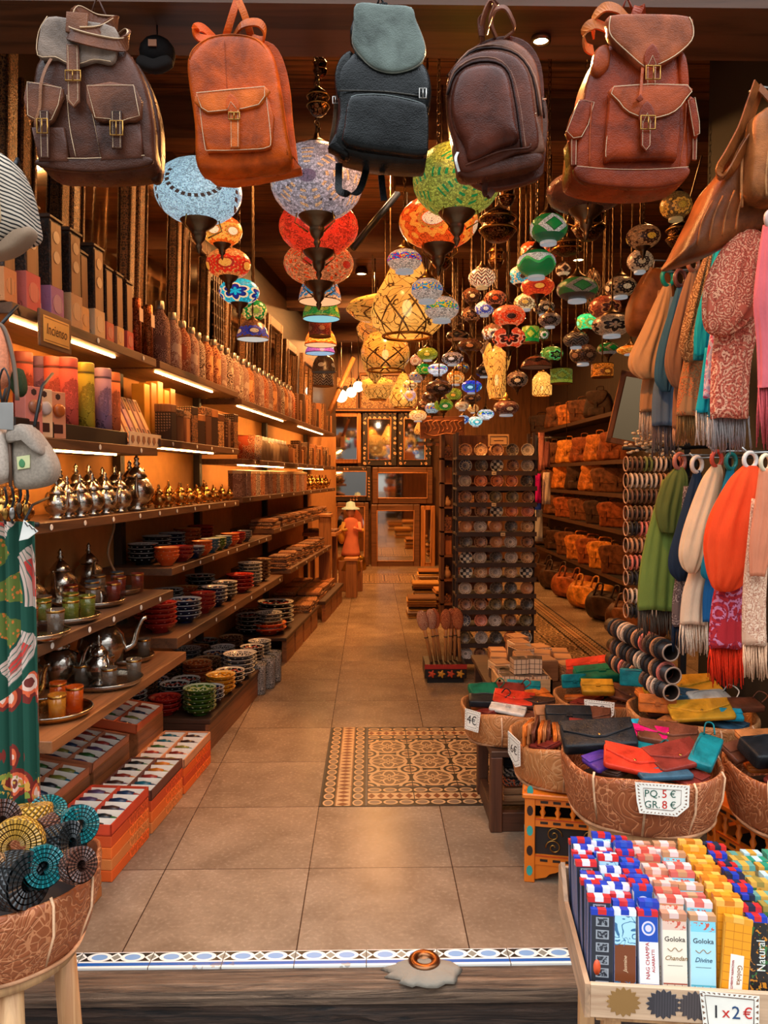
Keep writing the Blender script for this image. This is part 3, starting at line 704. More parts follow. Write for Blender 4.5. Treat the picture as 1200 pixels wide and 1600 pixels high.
L(950, 545, 34, 20, 6.6, mosaic(C(130, 120, 80), GRN, GRY, 3, .2, 3, 14.), 'dull grey-green lamp above the orange barrel lamp')
L(985, 547, 42, 14, 5.6, mosaic(C(220, 116, 26), AMB, C(250, 180, 80), 4, .45, 0, 20.), 'flat orange lamp above the tilted mirror', 'open')
L(925, 450, 30, 60, 6.0, mosaic(C(110, 84, 60), BLACK, TAN, 4, .12, 6, 20.), 'tall dim beaded lamp behind the wide grey-beige lamp')
@cached
def amber(em, c=C(226, 132, 34), f=9.0):
 g = G('amber_glass'); th, z, x, y = spheric(g); o = g.co('Generated')
 n = g.noise(o, 3.5, 3); s1 = ((th*2*PI*5).sin()*.16+z*1.6)
 li = (((s1*2.2).fr()-.5).abs().lt(.022)).mx(((th*f+z*1.3).fr()-.5).abs().lt(.05)*z.lt(-.2)).mx(((th*f-z*1.3).fr()-.5).abs().lt(.05)*z.lt(-.2))
 sw = ((g.noise(o, 4, 1, .5, 1)*30).sin()).gt(.93)
 col = g.mix(n, dk(c, .55), C(255, 190, 90)); col = g.mix(li.mx(sw), col, C(36, 20, 8))
 return g.out(col, .2, 0, col, em, alpha=.92)
def lantern(px, py, wpx, hpx, Y, prof, mat, label, bulb=True):
 p = at(px, py, Y); s_ = Y/1200; a = wpx*s_/2; h = hpx*s_/2
 t = thing('amber_lantern', label, 'lantern', tuple(p))
 b = MB(); b.lathe([(r*a, z*h) for r, z in prof], 28); b.build('glass_shade', mat, t)
 r0 = prof[0][0]; r1, z1 = prof[-1]
 b = MB(); b.ring((0, 0, prof[0][1]*h), r0*a, a*.045, 'z', 28, 6); b.build('rim', M_brass, t)
 b = MB(); b.lathe([(r1*a*1.1, z1*h), (r1*a*1.15, z1*h+a*.06), (r1*a*.6, z1*h+a*.16), (a*.05, z1*h+a*.3), (0, z1*h+a*.3)], 16); b.build('metal_cap', M_brass, t)
 if bulb:
  b = MB(); b.ell((0, 0, -h*.35), a*.14, a*.14, h*.2); b.build('bulb', glow(C(255, 220, 150), 6), t)
 b = MB(); chain(b, z1*h+a*.25, CEIL-p.z); b.build('chain', M_iron, t)
pear = [(.66, -1), (.95, -.75), (1, -.45), (.9, -.1), (.66, .25), (.46, .6), (.34, .85), (.22, 1)]
lantern(636, 458, 112, 132, 5.2, pear, amber(1.0), 'large glowing amber pear-shaped lantern behind the rainbow globes')
lantern(610, 484, 138, 40, 5.82, [(.3, -1), (.8, -.6), (1, 0), (.9, .5), (.55, .9), (.2, 1)], amber(.55, C(190, 110, 30), 6.), 'wide flat amber glass lantern behind the pear-shaped lantern', False)
lantern(602, 540, 76, 76, 6.75, [(.72, -1), (.98, -.6), (1, -.2), (.85, .25), (.6, .5), (.75, .62), (.85, .8), (.8, 1)], amber(.5, C(180, 96, 30), 6.), 'big brown amber glass lantern with a brass collar, below the pear-shaped lantern')
lantern(582, 512, 50, 46, 7.4, [(.5, -1), (.9, -.5), (1, 0), (.7, .5), (.4, 1)], amber(.7, C(200, 70, 24), 6.), 'reddish amber glass lantern left of the brass-collared lantern', False)
lantern(586, 570, 40, 56, 8.4, [(.1, -1), (.5, -.7), (.9, -.2), (1, .2), (.8, .6), (.4, 1)], amber(.6, C(206, 120, 40), 6.), 'amber drop-shaped lantern with a pointed base', False)
lantern(590, 607, 50, 34, 9.3, [(.5, -1), (.8, -.6), (1, .2), (.95, .7), (.3, 1)], amber(.8, C(224, 150, 60), 14.), 'small golden basket lantern hanging above the back mirrors', False)
lantern(630, 610, 44, 52, 10.0, pear, amber(.9, C(224, 140, 50), 8.), 'small amber pear lantern at the back right of the golden basket lantern')
lantern(655, 668, 16, 22, 11.5, pear, amber(.6, C(200, 120, 50), 6.), 'tiny amber pendant in front of the right inlaid mirror', False)
lantern(776, 578, 44, 90, 6.9, [(.5, -1), (.7, -.6), (.62, -.2), (.9, .2), (1, .5), (.7, .85), (.4, 1)], amber(.8, C(222, 140, 54), 12.), 'tall hourglass amber lantern behind the red star lamp')
lantern(847, 600, 30, 36, 7.2, [(.9, -1), (1, -.9), (1, .4), (.8, .7), (.4, 1)], amber(1.3, C(250, 170, 80), 10.), 'lit birdcage lantern above the bracelet rack')
def brass_lantern(px, py, wpx, hpx, Y, label):
 p = at(px, py, Y); s_ = Y/1200; a = wpx*s_/2; h = hpx*s_/2
 t = thing('brass_lantern', label, 'lantern', tuple(p))
 b = MB(); b.lathe([(0, -h), (a*.5, -h*.95), (a*.8, -h*.7), (a, -h*.4), (a*.86, -h*.3), (a*.86, h*.2), (a, h*.3), (a*.8, h*.55), (a*.4, h*.8), (a*.1, h), (0, h)], 20); b.build('body', carved(C(120, 80, 46), C(40, 24, 14), 60., .35, 1), t)
 b = MB(); b.ring((0, 0, -h*.35), a, a*.07, 'z', 20, 5); b.build('band', M_brass, t)
 b = MB(); b.ring((0, 0, h*.28), a, a*.07, 'z', 20, 5); b.build('band', M_brass, t)
 b = MB(); chain(b, h*.95, CEIL-p.z, wpx > 30); b.build('chain', M_iron, t)
for a_ in ((778, 350, 56, 54, 4.6, 'dark perforated brass lantern below the dark brown round backpack'), (792, 300, 26, 44, 4.0, 'narrow brass lantern hanging directly under the dark brown round backpack'),
   (886, 386, 46, 26, 5.3, 'short banded brass lantern right of the topmost green diamond lamp'), (920, 345, 50, 60, 4.7, 'dark metal funnel lantern below the lace-patterned lamp'),
   (1062, 366, 40, 44, 4.9, 'dark brass lantern below the amber flower lamp'), (775, 400, 24, 40, 6.0, 'slim brass lantern above the brown orange-dot lamp'), (690, 398, 34, 46, 5.4, 'dark iron funnel lantern beneath the orange medallion lamp'),
   (497, 158, 34, 44, 2.98, 'dark metal lantern between the tan and the black backpack'), (838, 160, 30, 60, 3.6, 'dark metal lantern behind the dark brown round backpack'), (500, 104, 22, 34, 3.6, 'small dark metal lantern under the front beam')):
 brass_lantern(*a_)
M_shelf = wood(C(104, 70, 46), C(62, 40, 26), 1, .5)
M_led = glow(C(255, 190, 110), 105)
def shelf(a, Y0, Y1, z, label, thick=.045, led=True, stickers=0, depth=None, mat=None):
 d = (a+2.02) if depth is None else depth; L_ = (Y1-Y0)/cos(TH)
 t = thing('wall_shelf', label, 'shelf', tuple(sf(a, Y0, z)), TH)
 b = MB(); b.box(-d*cos(TH), 0, 0, L_, -thick, 0); bd = b.build('board', mat or M_shelf, t, .003)
 if led:
  for q in range(max(1, int(L_/2.4))):
   n = max(1, int(L_/2.4)); b = MB(); b.box(-.07, -.062, L_*q/n+.1, L_*(q+.72)/n, -thick-.008, -thick); b.build('led_strip', M_led, t)
 for i in range(stickers):
  y = L_*(i+.5+RND.uniform(-.2, .2))/stickers
  b = MB(); b.tf((.002, y, -thick*.5), (0, PI/2, 0)); b.lathe([(.013, 0), (.011, .0015), (0, .0015)], 10, False); b.build('price_sticker', M_white, bd)
 return t
A1, A4, A5, AB = -1.65, -1.6, -1.5, -1.4
shelf(-1.65, 2.96, 4.4, 2.30, 'front top shelf on the left wall, under the incense towers', stickers=3)
shelf(-1.65, 4.45, 6.1, 2.30, 'middle top shelf on the left wall, under the patterned bottles')
shelf(-1.65, 6.2, 11.3, 2.26, 'rear top shelf on the left wall, running to the back mirrors')
shelf(-1.65, 2.96, 4.4, 1.80, 'front second shelf on the left wall, under the incense tubes', stickers=3)
shelf(-1.65, 4.45, 6.1, 1.855, 'middle second shelf on the left wall, under the inlaid boxes', stickers=4)
shelf(-1.65, 6.2, 11.3, 1.78, 'rear second shelf on the left wall, under clear bottles', stickers=8)
shelf(-1.65, 2.7, 6.1, 1.45, 'long shelf of teapots on the left wall', led=False, stickers=11)
shelf(-1.65, 6.2, 11.3, 1.47, 'rear third shelf on the left wall, under the patterned tins', led=False, stickers=9)
shelf(-1.6, 4.46, 7.0, 1.105, 'shelf of small coloured bowls below the teapot shelf', led=False, stickers=8)
shelf(-1.6, 7.1, 10.6, 1.15, 'rear shelf of flat mats and trays, below the patterned tins', led=False, stickers=6)
shelf(-1.5, 4.25, 7.0, .74, 'shelf of stacked bowls above the floor bench', .06, led=False, stickers=6)
shelf(-1.45, 7.1, 9.6, .78, 'rear low shelf of coaster stacks', led=False, stickers=5)
shelf(-1.5, 2.75, 4.2, 1.02, 'front shelf of tea trays and glasses', led=False, stickers=5)
shelf(-1.4, 2.7, 4.1, .70, 'front low shelf of metal teapots and orange glasses', led=False, stickers=0, mat=wood(C(150, 94, 52), None, 1))
for i, Y in enumerate((2.8, 4.68, 6.15, 8.4, 10.8)):
 t = thing('shelf_upright', 'dark slotted shelf post on the left wall, %s from the street' % nth(i), 'shelf post', tuple(sf(-2.015, Y, 0)), TH)
 b = MB(); b.box(0, .05, -.03, .03, 0, 2.42); b.build('post', plain(C(60, 44, 32), .6), t)
 b = MB(); b.tf()
 for k in range(24): b.box(.05, .0515, -.008, .008, .1+k*.095, .14+k*.095)
 o = b.build('slots', M_black, t); o['kind'] = 'stuff'
t = thing('power_cable', 'pale cable hanging from the teapot shelf beside the wall post', 'cable', tuple(sf(-1.98, 4.5, 1.4)), TH)
b = MB(); b.tube(cr([(0.03, 0, 0), (.06, -.06, -.06), (.05, -.12, -.2), (.06, -.02, -.34), (.04, .1, -.38)], 5, False), .007, 6); b.build('cord', plain(C(190, 160, 120), .6), t)
t = thing('floor_bench', 'low brown wooden bench along the left wall carrying stacks of bowls', 'bench', tuple(sf(-1.4, 4.5, 0)), TH)
b = MB(); b.box(-.6, 0, 0, 1.72, .17, .2); b.build('top', M_dwood, t, .004)
b = MB(); b.box(-.03, -.012, .0, 1.72, 0, .17); b.build('front_board', wood(C(140, 86, 50), None, 1), t)
b = MB(); b.box(-.6, -.03, .0, .02, 0, .17); b.build('side_board', M_dwood, t)
t = thing('floor_bench', 'low bench along the left wall under the big shallow bowls', 'bench', tuple(sf(-1.4, 6.65, 0)), TH)
b = MB(); b.box(-.6, 0, 0, 1.75, .2, .23); b.build('top', M_dwood, t, .004)
for k in range(4): b = MB(); b.box(-.05, -.01, .05+.42*k, .4+.42*k, 0, .2); b.build('drawer_front', wood(C(160, 100, 56), None, 1), t)
t = thing('floor_bench', 'stepped low bench with wooden front boxes near the back mirrors', 'bench', tuple(sf(-1.36, 8.55, 0)), TH)
b = MB(); b.box(-.6, 0, 0, 1.5, .2, .24); b.build('top', M_dwood, t, .004)
for k in range(3): b = MB(); b.box(-.05, -.01, .04+.48*k, .46+.48*k, 0, .2); b.build('drawer_front', wood(C(160, 100, 56), None, 1), t)
p = at(92, 532, 3.24); t = thing('shelf_sign', 'brown framed sign reading Incienso hanging on the top shelf edge', 'sign', tuple(V((A1+.1*3.24+.012, 3.24, 2.235))), TH+.0)
b = MB(); b.box(0, .012, -.13, .13, -.075, .075); b.build('frame', wood(C(120, 80, 50), None, 1), t, .004)
b = MB(); b.box(.0125, .0145, -.105, .105, -.053, .053); b.build('panel', plain(C(226, 170, 84), .5), t)
for q in ((-.053, .053, 1), (.053, -.053, 1)): pass
b = MB()
b.box(.0146, .0152, -.097, .097, .043, .046); b.build('border', plain(C(140, 90, 40), .5), t)
b = MB(); b.box(.0146, .0152, -.097, .097, -.046, -.043); b.build('border', plain(C(140, 90, 40), .5), t)
text('Incienso', .062, plain(C(60, 30, 20), .6), t, (.0152, 0, 0), (PI/2, 0, PI/2), shear=.15, sx=.82)
M_twr = carved(C(70, 42, 26), C(30, 20, 14), 60., .5); M_twr2 = wood(C(132, 80, 40), None, 2)
def tower(px, w, h, ch, col, label, a=-1.72, disc=True, carton=True):
 Y = Yat(px, a); t = thing('incense_tower', label, 'incense box', tuple(sf(a, Y, 2.301)), TH)
 if carton:
  b = MB(); b.box(-w/2-.004, w/2+.004, -w/2-.004, w/2+.004, 0.002, ch); ct = b.build('carton', paisley(col, dk(col, .55), dk(col, 1.2), 22., .35), t, .002)
  b = MB(); b.tf((w/2+.0045, 0, ch*.5), (0, PI/2, 0)); b.lathe([(w*.4, 0), (w*.4, .001), (0, .001)], 20, False); b.build('printed_medallion', mandala(col, dk(col, .35), dk(col, .5), 12, w*.4), ct)
  b = MB(); b.box(-w*.25, w*.1, -w/2-.006, -w/2-.0045, ch*.12, ch*.45); b.build('barcode_label', M_white, ct)
 z0 = ch if carton else 0
 b = MB(); b.box(-w/2, w/2, -w/2, w/2, 0, h); b.build('column', M_twr, t, .003)
 b = MB(); b.box(w/2, w/2+.003, -w*.42, w*.42, z0, h*.97); sp_ = b.build('side_panel', M_twr2, t)
 b = MB(); b.tf((0, 0, h)); b.box(-w*.58, w*.58, -w*.58, w*.58, 0, .012); b.box(-w*.45, w*.45, -w*.45, w*.45, .012, .02); b.build('lid', wood(C(80, 52, 34), None, 0), t, .002)
 if disc:
  for k in (.45, .75):
   b = MB(); b.tf((w/2+.0031, 0, z0+(h-z0)*k), (0, PI/2, 0)); b.lathe([(w*.26, 0), (w*.26, .002), (0, .002)], 16, False); b.build('rosette', mandala(C(206, 172, 130), C(140, 96, 60), C(120, 84, 56), 10, w*.26), sp_)
pk, lil, bei = C(206, 104, 92), C(164, 116, 150), C(214, 168, 120)
for a_ in ((12, .08, .4, .13, C(210, 140, 90), 'incense tower with an orange carton at the far left of the top shelf'), (44, .1, .42, .15, pk, 'tall carved incense tower in a pink carton'), (81, .1, .42, .14, lil, 'tall carved incense tower in a lilac carton'),
   (111, .1, .42, .15, bei, 'tall carved incense tower in a tan carton above the sign'), (129, .07, .36, .12, C(230, 180, 120), 'slim incense tower in a cream carton with a dark medallion'), (147, .1, .42, .13, C(222, 190, 146), 'tall carved incense tower in a beige carton'),
   (167, .075, .36, .1, C(204, 120, 100), 'plain incense tower in a salmon carton'), (183, .075, .36, .1, C(214, 176, 130), 'plain incense tower in a cream carton with brown medallion'), (198, .075, .35, .1, C(200, 100, 90), 'plain incense tower in a rose carton, last of the towers')):
 tower(*a_, disc=a_[1] > .08)
for i, (px, c, a) in enumerate(((208, C(150, 130, 110), -1.74), (219, C(190, 100, 60), -1.70), (231, C(160, 110, 70), -1.74), (237, C(196, 120, 70), -1.70))):
 Y = Yat(px, a); t = thing('tube_holder', ('grey', 'copper red', 'dark bronze', 'light copper')[i]+' patterned incense tube with a paper tag between towers and bottles', 'incense tube', tuple(sf(a, Y, 2.301)), TH)
 b = MB(); b.lathe([(0, 0), (.026, 0), (.026, .3), (.022, .305), (0, .305)], 14); b.build('tube', carved(c, dk(c, .3), 90., .35, 1 if i else 0), t)
 b = MB(); b.box(.028, .029, -.025, .025, .18, .25); b.build('paper_tag', plain(C(226, 200, 176), .7), t)
def bottle_mesh(mat, r, h):
 t = thing('decorated_bottle', None, None)
 b = MB(); b.lathe([(0, 0), (r*.95, 0), (r, h*.03), (r, h*.62), (r*.85, h*.74), (r*.42, h*.84), (r*.4, h*.9), (0, h*.9)], 18); b.build('body', mat, t)
 b = MB(); b.lathe([(r*.46, h*.88), (r*.46, h), (r*.4, h*1.01), (0, h*1.01)], 12); b.build('stopper', M_steel, t); return t
bp = [paisley(C(120, 84, 76), C(190, 150, 130), C(70, 46, 44), 30., .6), paisley(C(200, 176, 160), C(110, 80, 70), C(150, 90, 80), 30., .6), paisley(C(176, 90, 60), C(226, 180, 140), C(90, 40, 30), 26., .6), paisley(C(210, 190, 170), C(70, 50, 46), C(120, 90, 80), 24., .65), paisley(C(220, 160, 110), C(150, 70, 50), C(90, 50, 40), 24., .6)]
bl = ['mauve diamond-patterned', 'pale flowered', 'rust flowered', 'cream and black scrolled', 'peach painted']
protos = [bottle_mesh(m, .052, .33) for m in bp]
used = [0]*5
def bottle(k, a, Y, z, label, s=1):
 if used[k] == 0: o = protos[k]; o.location = sf(a, Y, z); o.rotation_euler = (0, 0, TH+RND.uniform(0, 3)); o.scale = (s,)*3; used[k] = 1; tag(o, label, 'bottle')
 else: dup(protos[k], label, sf(a, Y, z), TH+RND.uniform(0, 3), None, s)
 (protos[k] if used[k] == 0 else o if 0 else None)
rowf = [(255, 0, 1.12), (274, 1, 1.05), (289, 2, 1.0), (303, 1, .98), (313, 3, .95), (325, 4, .98), (337, 4, 1.), (347, 1, .96), (357, 3, .98), (367, 1, .95)]
for o in protos: o['category'] = 'bottle'
for i, (px, k, s_) in enumerate(rowf):
 bottle(k, -1.71, Yat(px, -1.71), 2.301, bl[k]+' bottle, %s in the aisle-side row of the top shelf' % nth(i), s_)
for i in range(7):
 bottle(i % 5, -1.83, 4.62+i*.2, 2.301, bl[i % 5]+' bottle, %s in the wall-side row of the top shelf' % nth(i))
for i in range(13):
 k = (3, 1, 4, 0, 1, 2, 1, 4, 0, 3, 4, 1, 2)[i]
 bottle(k, -1.71, 6.28+i*.175, 2.261, bl[k]+' bottle on the rear top shelf, %s from the front' % nth(i), 1.05)
def box_thing(name, label, cat, a, Y, z, d, mats, rz=0, bev=.003, lid=None):
 t = thing(name, label, cat, tuple(sf(a, Y, z)), TH+rz)
 b = MB(); b.box(-d[0]/2, d[0]/2, -d[1]/2, d[1]/2, 0, d[2]*(.78 if lid else 1)); b.build('case', mats, t, bev)
 if lid: b = MB(); b.box(-d[0]/2-.002, d[0]/2+.002, -d[1]/2-.002, d[1]/2+.002, d[2]*.78, d[2]); b.build('lid', lid, t, bev)
 return t
bm_ = [inlay(C(96, 60, 38), C(206, 160, 104), 2, 40.), carved(C(150, 100, 60), C(70, 44, 28), 50.), inlay(C(60, 42, 32), C(190, 150, 110), 2, 60.), wood(C(170, 110, 64), None, 2), carved(C(190, 140, 92), C(100, 66, 40), 40.)]
bn_ = ['inlaid brown', 'carved brown', 'dark inlaid', 'plain light wood', 'carved pale']
for i in range(14):
 k = i % 5; h = (.3, .24, .33, .28, .36, .22)[i % 6]
 box_thing('upright_box', bn_[k]+' box on the rear top shelf behind the bottles, %s from the front' % nth(i), 'box', -1.72, 8.62+i*.19, 2.261, (.1, .12, h), bm_[k], 0, .003, None)
t = box_thing('display_riser', 'black riser under the coloured incense tubes', 'riser', -1.78, 3.55, 1.801, (.2, 1.05, .07), plain(C(34, 26, 22), .5))
for i, (px, c, nm, zz) in enumerate(((44, C(150, 70, 60), 'dark red', -1.86), (69, C(110, 76, 110), 'dark purple', -1.86), (90, C(196, 92, 76), 'coral', -1.80), (113, C(214, 96, 84), 'pink', -1.74), (139, C(196, 176, 56), 'yellow-green', -1.74), (126, C(180, 160, 60), 'mustard', -1.84), (166, C(166, 128, 160), 'lilac', -1.74), (180, C(214, 120, 76), 'orange', -1.76))):
 Y = Yat(px, zz); t = thing('incense_tube', nm+' cardboard incense tube with a mandala print on the second shelf', 'incense tube', tuple(sf(zz, Y, 1.872)), TH-.5)
 b = MB(); b.lathe([(0, 0), (.042, 0), (.042, .3), (0, .3)], 20); b.build('tube', paisley(c, dk(c, .45), dk(c, 1.2), 16., .5), t)
 b = MB(); b.lathe([(.0432, .268), (.0432, .304), (.04, .308), (0, .308)], 20); b.build('cap', plain(dk(c, .9), .6), t)
 b = MB(); b.lathe([(.0426, .265), (.0426, .255)], 20); b.build('scalloped_band', plain(dk(c, .3), .6), t)
 b = MB(); n = 16; secs = []
 for rr in (0, .024, .044, .05):
  secs.append([(.0428*cos((rr*(1+.12*(k % 2))*cos(2*PI*k/24))/.0428), .0428*sin((rr*(1+.12*(k % 2))*cos(2*PI*k/24))/.0428), .14+rr*(1+.12*(k % 2))*1.3*sin(2*PI*k/24)) for k in range(24)])
 b.loft(secs, False, False); b.build('printed_medallion', paisley(dk(c, .45), dk(c, 1.1), dk(c, .8), 60., .8), t)
for i, (px, c, c2, nm) in enumerate(((52, C(206, 120, 104), C(150, 90, 60), 'pink'), (68, C(226, 190, 150), C(190, 180, 176), 'cream'), (89, C(206, 140, 104), C(170, 90, 40), 'salmon'))):
 a = -1.70; Y = Yat(px, a); t = thing('soap_carton', nm+' tall soap carton with a round stone on the front, second shelf', 'carton', tuple(sf(a, Y, 1.801)), TH-.35)
 b = MB(); b.box(-.03, .03, -.042, .042, 0, .2); b.build('carton', plain(c, .7), t, .002)
 b = MB(); b.tf((.031, 0, .12), (0, PI/2, 0)); b.lathe([(.028, 0), (.028, .012), (.018, .018), (0, .018)], 16); b.build('round_stone', plain(c2, .3), t)
 b = MB(); b.box(.0303, .0312, -.024, .024, .022, .06); b.build('window', plain(C(70, 40, 34), .4), t)
 b = MB(); b.tf((.0305, 0, .178), (0, PI/2, 0)); b.lathe([(.014, 0), (.014, .001), (0, .001)], 6, False); b.build('leaf_print', plain(C(60, 34, 28), .6), t)
a = -1.70
t = thing('counter_display', 'cream card tray with shield prints holding leaning incense packets', 'display tray', tuple(sf(a, Yat(222, a), 1.801)), TH)
b = MB(); b.box(.03, .036, -.22, .22, 0, .075); b.build('front_lip', plain(C(216, 196, 170), .6), t)
b = MB(); b.box(-.14, .03, -.22, .22, 0, .008); b.build('base', plain(C(200, 176, 150), .6), t)
for k in range(6):
 b = MB(); y = -.185+.074*k; b.tf((.037, y, .036), (0, PI/2, 0)); b.lathe([(.024, 0), (.024, .001), (0, .001)], 5, False); b.build('shield_print', plain(C(150, 104, 76), .6), t)
 c = (C(222, 176, 124), C(214, 150, 96), C(196, 140, 150), C(230, 186, 130), C(196, 150, 130), C(226, 176, 130))[k]
 y0 = sf(a, Yat(222, a), 1.81)+V((.0995, .995, 0))*y
 t2 = thing('incense_packet', 'long incense packet leaning in the shield-printed tray, %s from the street' % nth(k), 'incense packet', tuple(y0), Euler((0, math.radians(-24), TH)), 'leaning incense packets')
 b = MB(); b.box(-.012, .012, -.026, .026, 0.006, .29); b.build('carton', plain(c, .6), t2, .002)
 b = MB(); b.box(.0122, .0128, -.016, .016, .21, .28); b.build('arched_print', paisley(C(70, 44, 34), c, C(40, 30, 26), 60., .7), t2)
 b = MB(); b.box(.0122, .0128, -.012, .012, .06, .1); b.build('window', plain(C(80, 50, 36), .4), t2)
for i, px in enumerate((262, 273, 285, 296, 307, 318, 328, 338, 350, 361)):
 a = -1.72; k = (2, 0, 3, 1, 2, 0, 2, 4, 0, 1)[i]
 box_thing('trinket_box', bn_[k]+' box in the row on the middle second shelf, %s from the front' % nth(i), 'box', a, Yat(px, a), 1.856, (.1, .1, (.22, .2, .2, .24, .2, .26, .26, .24, .22, .27)[i]), bm_[k], RND.uniform(-.2, .2), .003, bm_[(k+1) % 5])
for i in range(5):
 box_thing('golden_pouch', 'small golden carton on top of the inlaid boxes, %s from the front' % nth(i), 'carton', -1.86, 4.7+i*.11, 1.856, (.08, .085, .34+.02*(i % 3)), plain((C(214, 150, 50), C(180, 120, 50), C(226, 160, 70))[i % 3], .35))
for i in range(9):
 t = thing('glass_bottle', 'small clear bottle with a white cap on the rear second shelf, %s from the front' % nth(i), 'bottle', tuple(sf(-1.72, 7.0+i*.14, 1.781)), TH)
 b = MB(); b.lathe([(0, 0), (.045, 0), (.045, .16), (.02, .19), (.02, .2), (0, .2)], 12); b.build('body', plain(C(176, 150, 120), .2), t)
 b = MB(); b.lathe([(.022, .19), (.022, .225), (0, .225)], 10); b.build('cap', M_white, t)
for i in range(2):
 t = thing('painted_cup', ('orange-red', 'grey-white')[i]+' painted cup at the front of the rear second shelf', 'cup', tuple(sf(-1.70, 6.5+i*.25, 1.781)), TH)
 b = MB(); b.lathe([(0, 0), (.07, 0), (.08, .2), (.076, .2), (.066, .02), (0, .02)], 16); b.build('body', paisley((C(190, 84, 46), C(170, 160, 150))[i], C(226, 180, 130), C(90, 40, 30), 20., .6), t)
 b = MB(); b.ring((0, 0, .2), .078, .004, 'z', 16, 4); b.build('rim', M_brass, t)
for i in range(16):
 k = (3, 4, 0, 3, 1, 2, 4, 0)[i % 8]
 box_thing('carton_box', bn_[k]+' box past the clear bottles on the second shelf, %s from the front' % nth(i), 'box', -1.72, 8.4+i*.17, 1.781, (.1, .11, .16+.05*(i*7 % 3)), bm_[k])
SILV = metal(C(206, 196, 182), .18, .15); GOLD = metal(C(214, 160, 84), .22, .1)
def teapot(mat, s=1.0, legs=False):
 t = thing('metal_teapot', None, 'teapot')
 b = MB(); b.lathe([(0, 0), (.045, 0), (.05, .012), (.03, .02), (.062, .05), (.078, .085), (.07, .125), (.045, .15), (.04, .158), (0, .158)], 18); b.build('body', mat, t)
 b = MB(); b.lathe([(.046, .156), (.05, .164), (.034, .188), (.018, .205), (.01, .212), (0, .212)], 14); ld = b.build('lid', mat, t)
 b = MB(); b.lathe([(.01, .211), (.017, .224), (.008, .236), (.013, .248), (0, .268)], 12); b.build('knob', mat, ld)
 b = MB(); b.tube(cr([(.07, 0, .07), (.1, 0, .085), (.112, 0, .13), (.13, 0, .165), (.145, 0, .17)], 3, False), [.014, .013, .012, .011, .010, .009, .009, .008, .008, .007, .007, .006, .006][:13], 8); b.build('spout', mat, t)
 b = MB(); b.tube(cr([(-.055, 0, .145), (-.09, 0, .165), (-.118, 0, .135), (-.112, 0, .09), (-.075, 0, .065)], 3, False), .006, 6); b.build('handle', mat, t)
 return t
TP = teapot(SILV); TG = teapot(GOLD)
usedT = set()
def put(proto, label, loc, rz, s=1.0, group=None):
 if proto.name in usedT: return dup(proto, label, loc, rz, group, s)
 usedT.add(proto.name); proto.location = loc; proto.rotation_euler = (0, 0, rz); proto.scale = (s,)*3; return tag(proto, label, None, group)
for i, (px, a, s_) in enumerate(((108, -1.72, .72), (122, -1.86, .95), (128, -1.70, .75), (142, -1.87, .95), (147, -1.72, .78), (163, -1.86, .9), (167, -1.71, .8), (182, -1.84, .95), (190, -1.71, .8), (205, -1.80, 1.05), (216, -1.71, 1.15), (226, -1.85, .9), (92, -1.72, .7), (98, -1.84, .85))):
 put(TP, 'small silver teapot on the teapot shelf, %s in the order of its silver group' % nth(i), sf(a, Yat(px, a), 1.451), TH+RND.choice((-1.2, -.9, 2.0, -.5)), s_)
for i in range(26):
 a = (-1.71, -1.80, -1.89)[i % 3]; Y = 4.55+.062*i+RND.uniform(-.02, .02)
 put(TG, 'tiny brass teapot in the golden crowd on the teapot shelf, %s from the street' % nth(i), sf(a, Y, 1.451), RND.uniform(0, 6), RND.uniform(.4, .62))
for i in range(9):
 put(TG, 'tiny brass teapot at the front end of the teapot shelf, %s from the street' % nth(i), sf((-1.72, -1.8, -1.88)[i % 3], 2.82+.055*i, 1.451), RND.uniform(0, 6), RND.uniform(.42, .6))
for i in range(2):
 t = thing('oval_tray', 'engraved bronze oval tray leaning on the wall above the teapots, %s' % ('nearer', 'farther')[i], 'tray', tuple(sf(-1.93, 3.25+.95*i*0+.15*i, 1.451)), Euler((0, math.radians(-10), TH)))
 b = MB(); b.tf((0, 0, .15), (0, PI/2, 0)); b.lathe([(0, 0), (.1, 0), (.13, .012), (.15, .014), (.15, .01), (.1, -.006), (0, -.006)], 20, True, .7); b.build('dish', metal(C(110, 76, 44), .35, .4), t)
for i in range(18):
 k = i % 5; t = thing('patterned_tin', ('mauve', 'pale', 'rust', 'cream', 'peach')[k]+' patterned six-sided tin on the rear third shelf, %s from the front' % nth(i), 'tin', tuple(sf(-1.72, 6.3+i*.16, 1.471)), TH+.3)
 b = MB(); b.lathe([(0, 0), (.072, 0), (.072, .2), (0, .2)], 6, False); b.build('body', bp[k], t)
 b = MB(); b.lathe([(.075, .19), (.075, .215), (.03, .22), (0, .22)], 6, False); b.build('lid', plain(C(206, 170, 130), .5), t)
for i in range(12):
 put(TG, 'tiny brass pot on the far end of the rear third shelf, %s from the front' % nth(i), sf((-1.71, -1.82)[i % 2], 9.3+.15*i, 1.471), RND.uniform(0, 6), .7)
def glass_cup(c):
 t = thing('tea_glass', None, 'glass')
 b = MB(); b.lathe([(0, .004), (.026, .002), (.03, .0), (.034, .1), (.031, .1), (.027, .012), (0, .012)], 14); cp = b.build('cup', glass(c, .5), t)
 b = MB(); b.lathe([(.0338, .086), (.0348, .09), (.0346, .095), (.034, .095)], 14); b.build('gilt_band', M_brass, t)
 return t
GL = {n: glass_cup(c) for n, c in (('green', C(110, 120, 40)), ('blue', C(70, 96, 120)), ('red', C(130, 50, 36)), ('orange', C(236, 104, 30)), ('smoky', C(120, 104, 88)), ('amber', C(226, 150, 50)))}
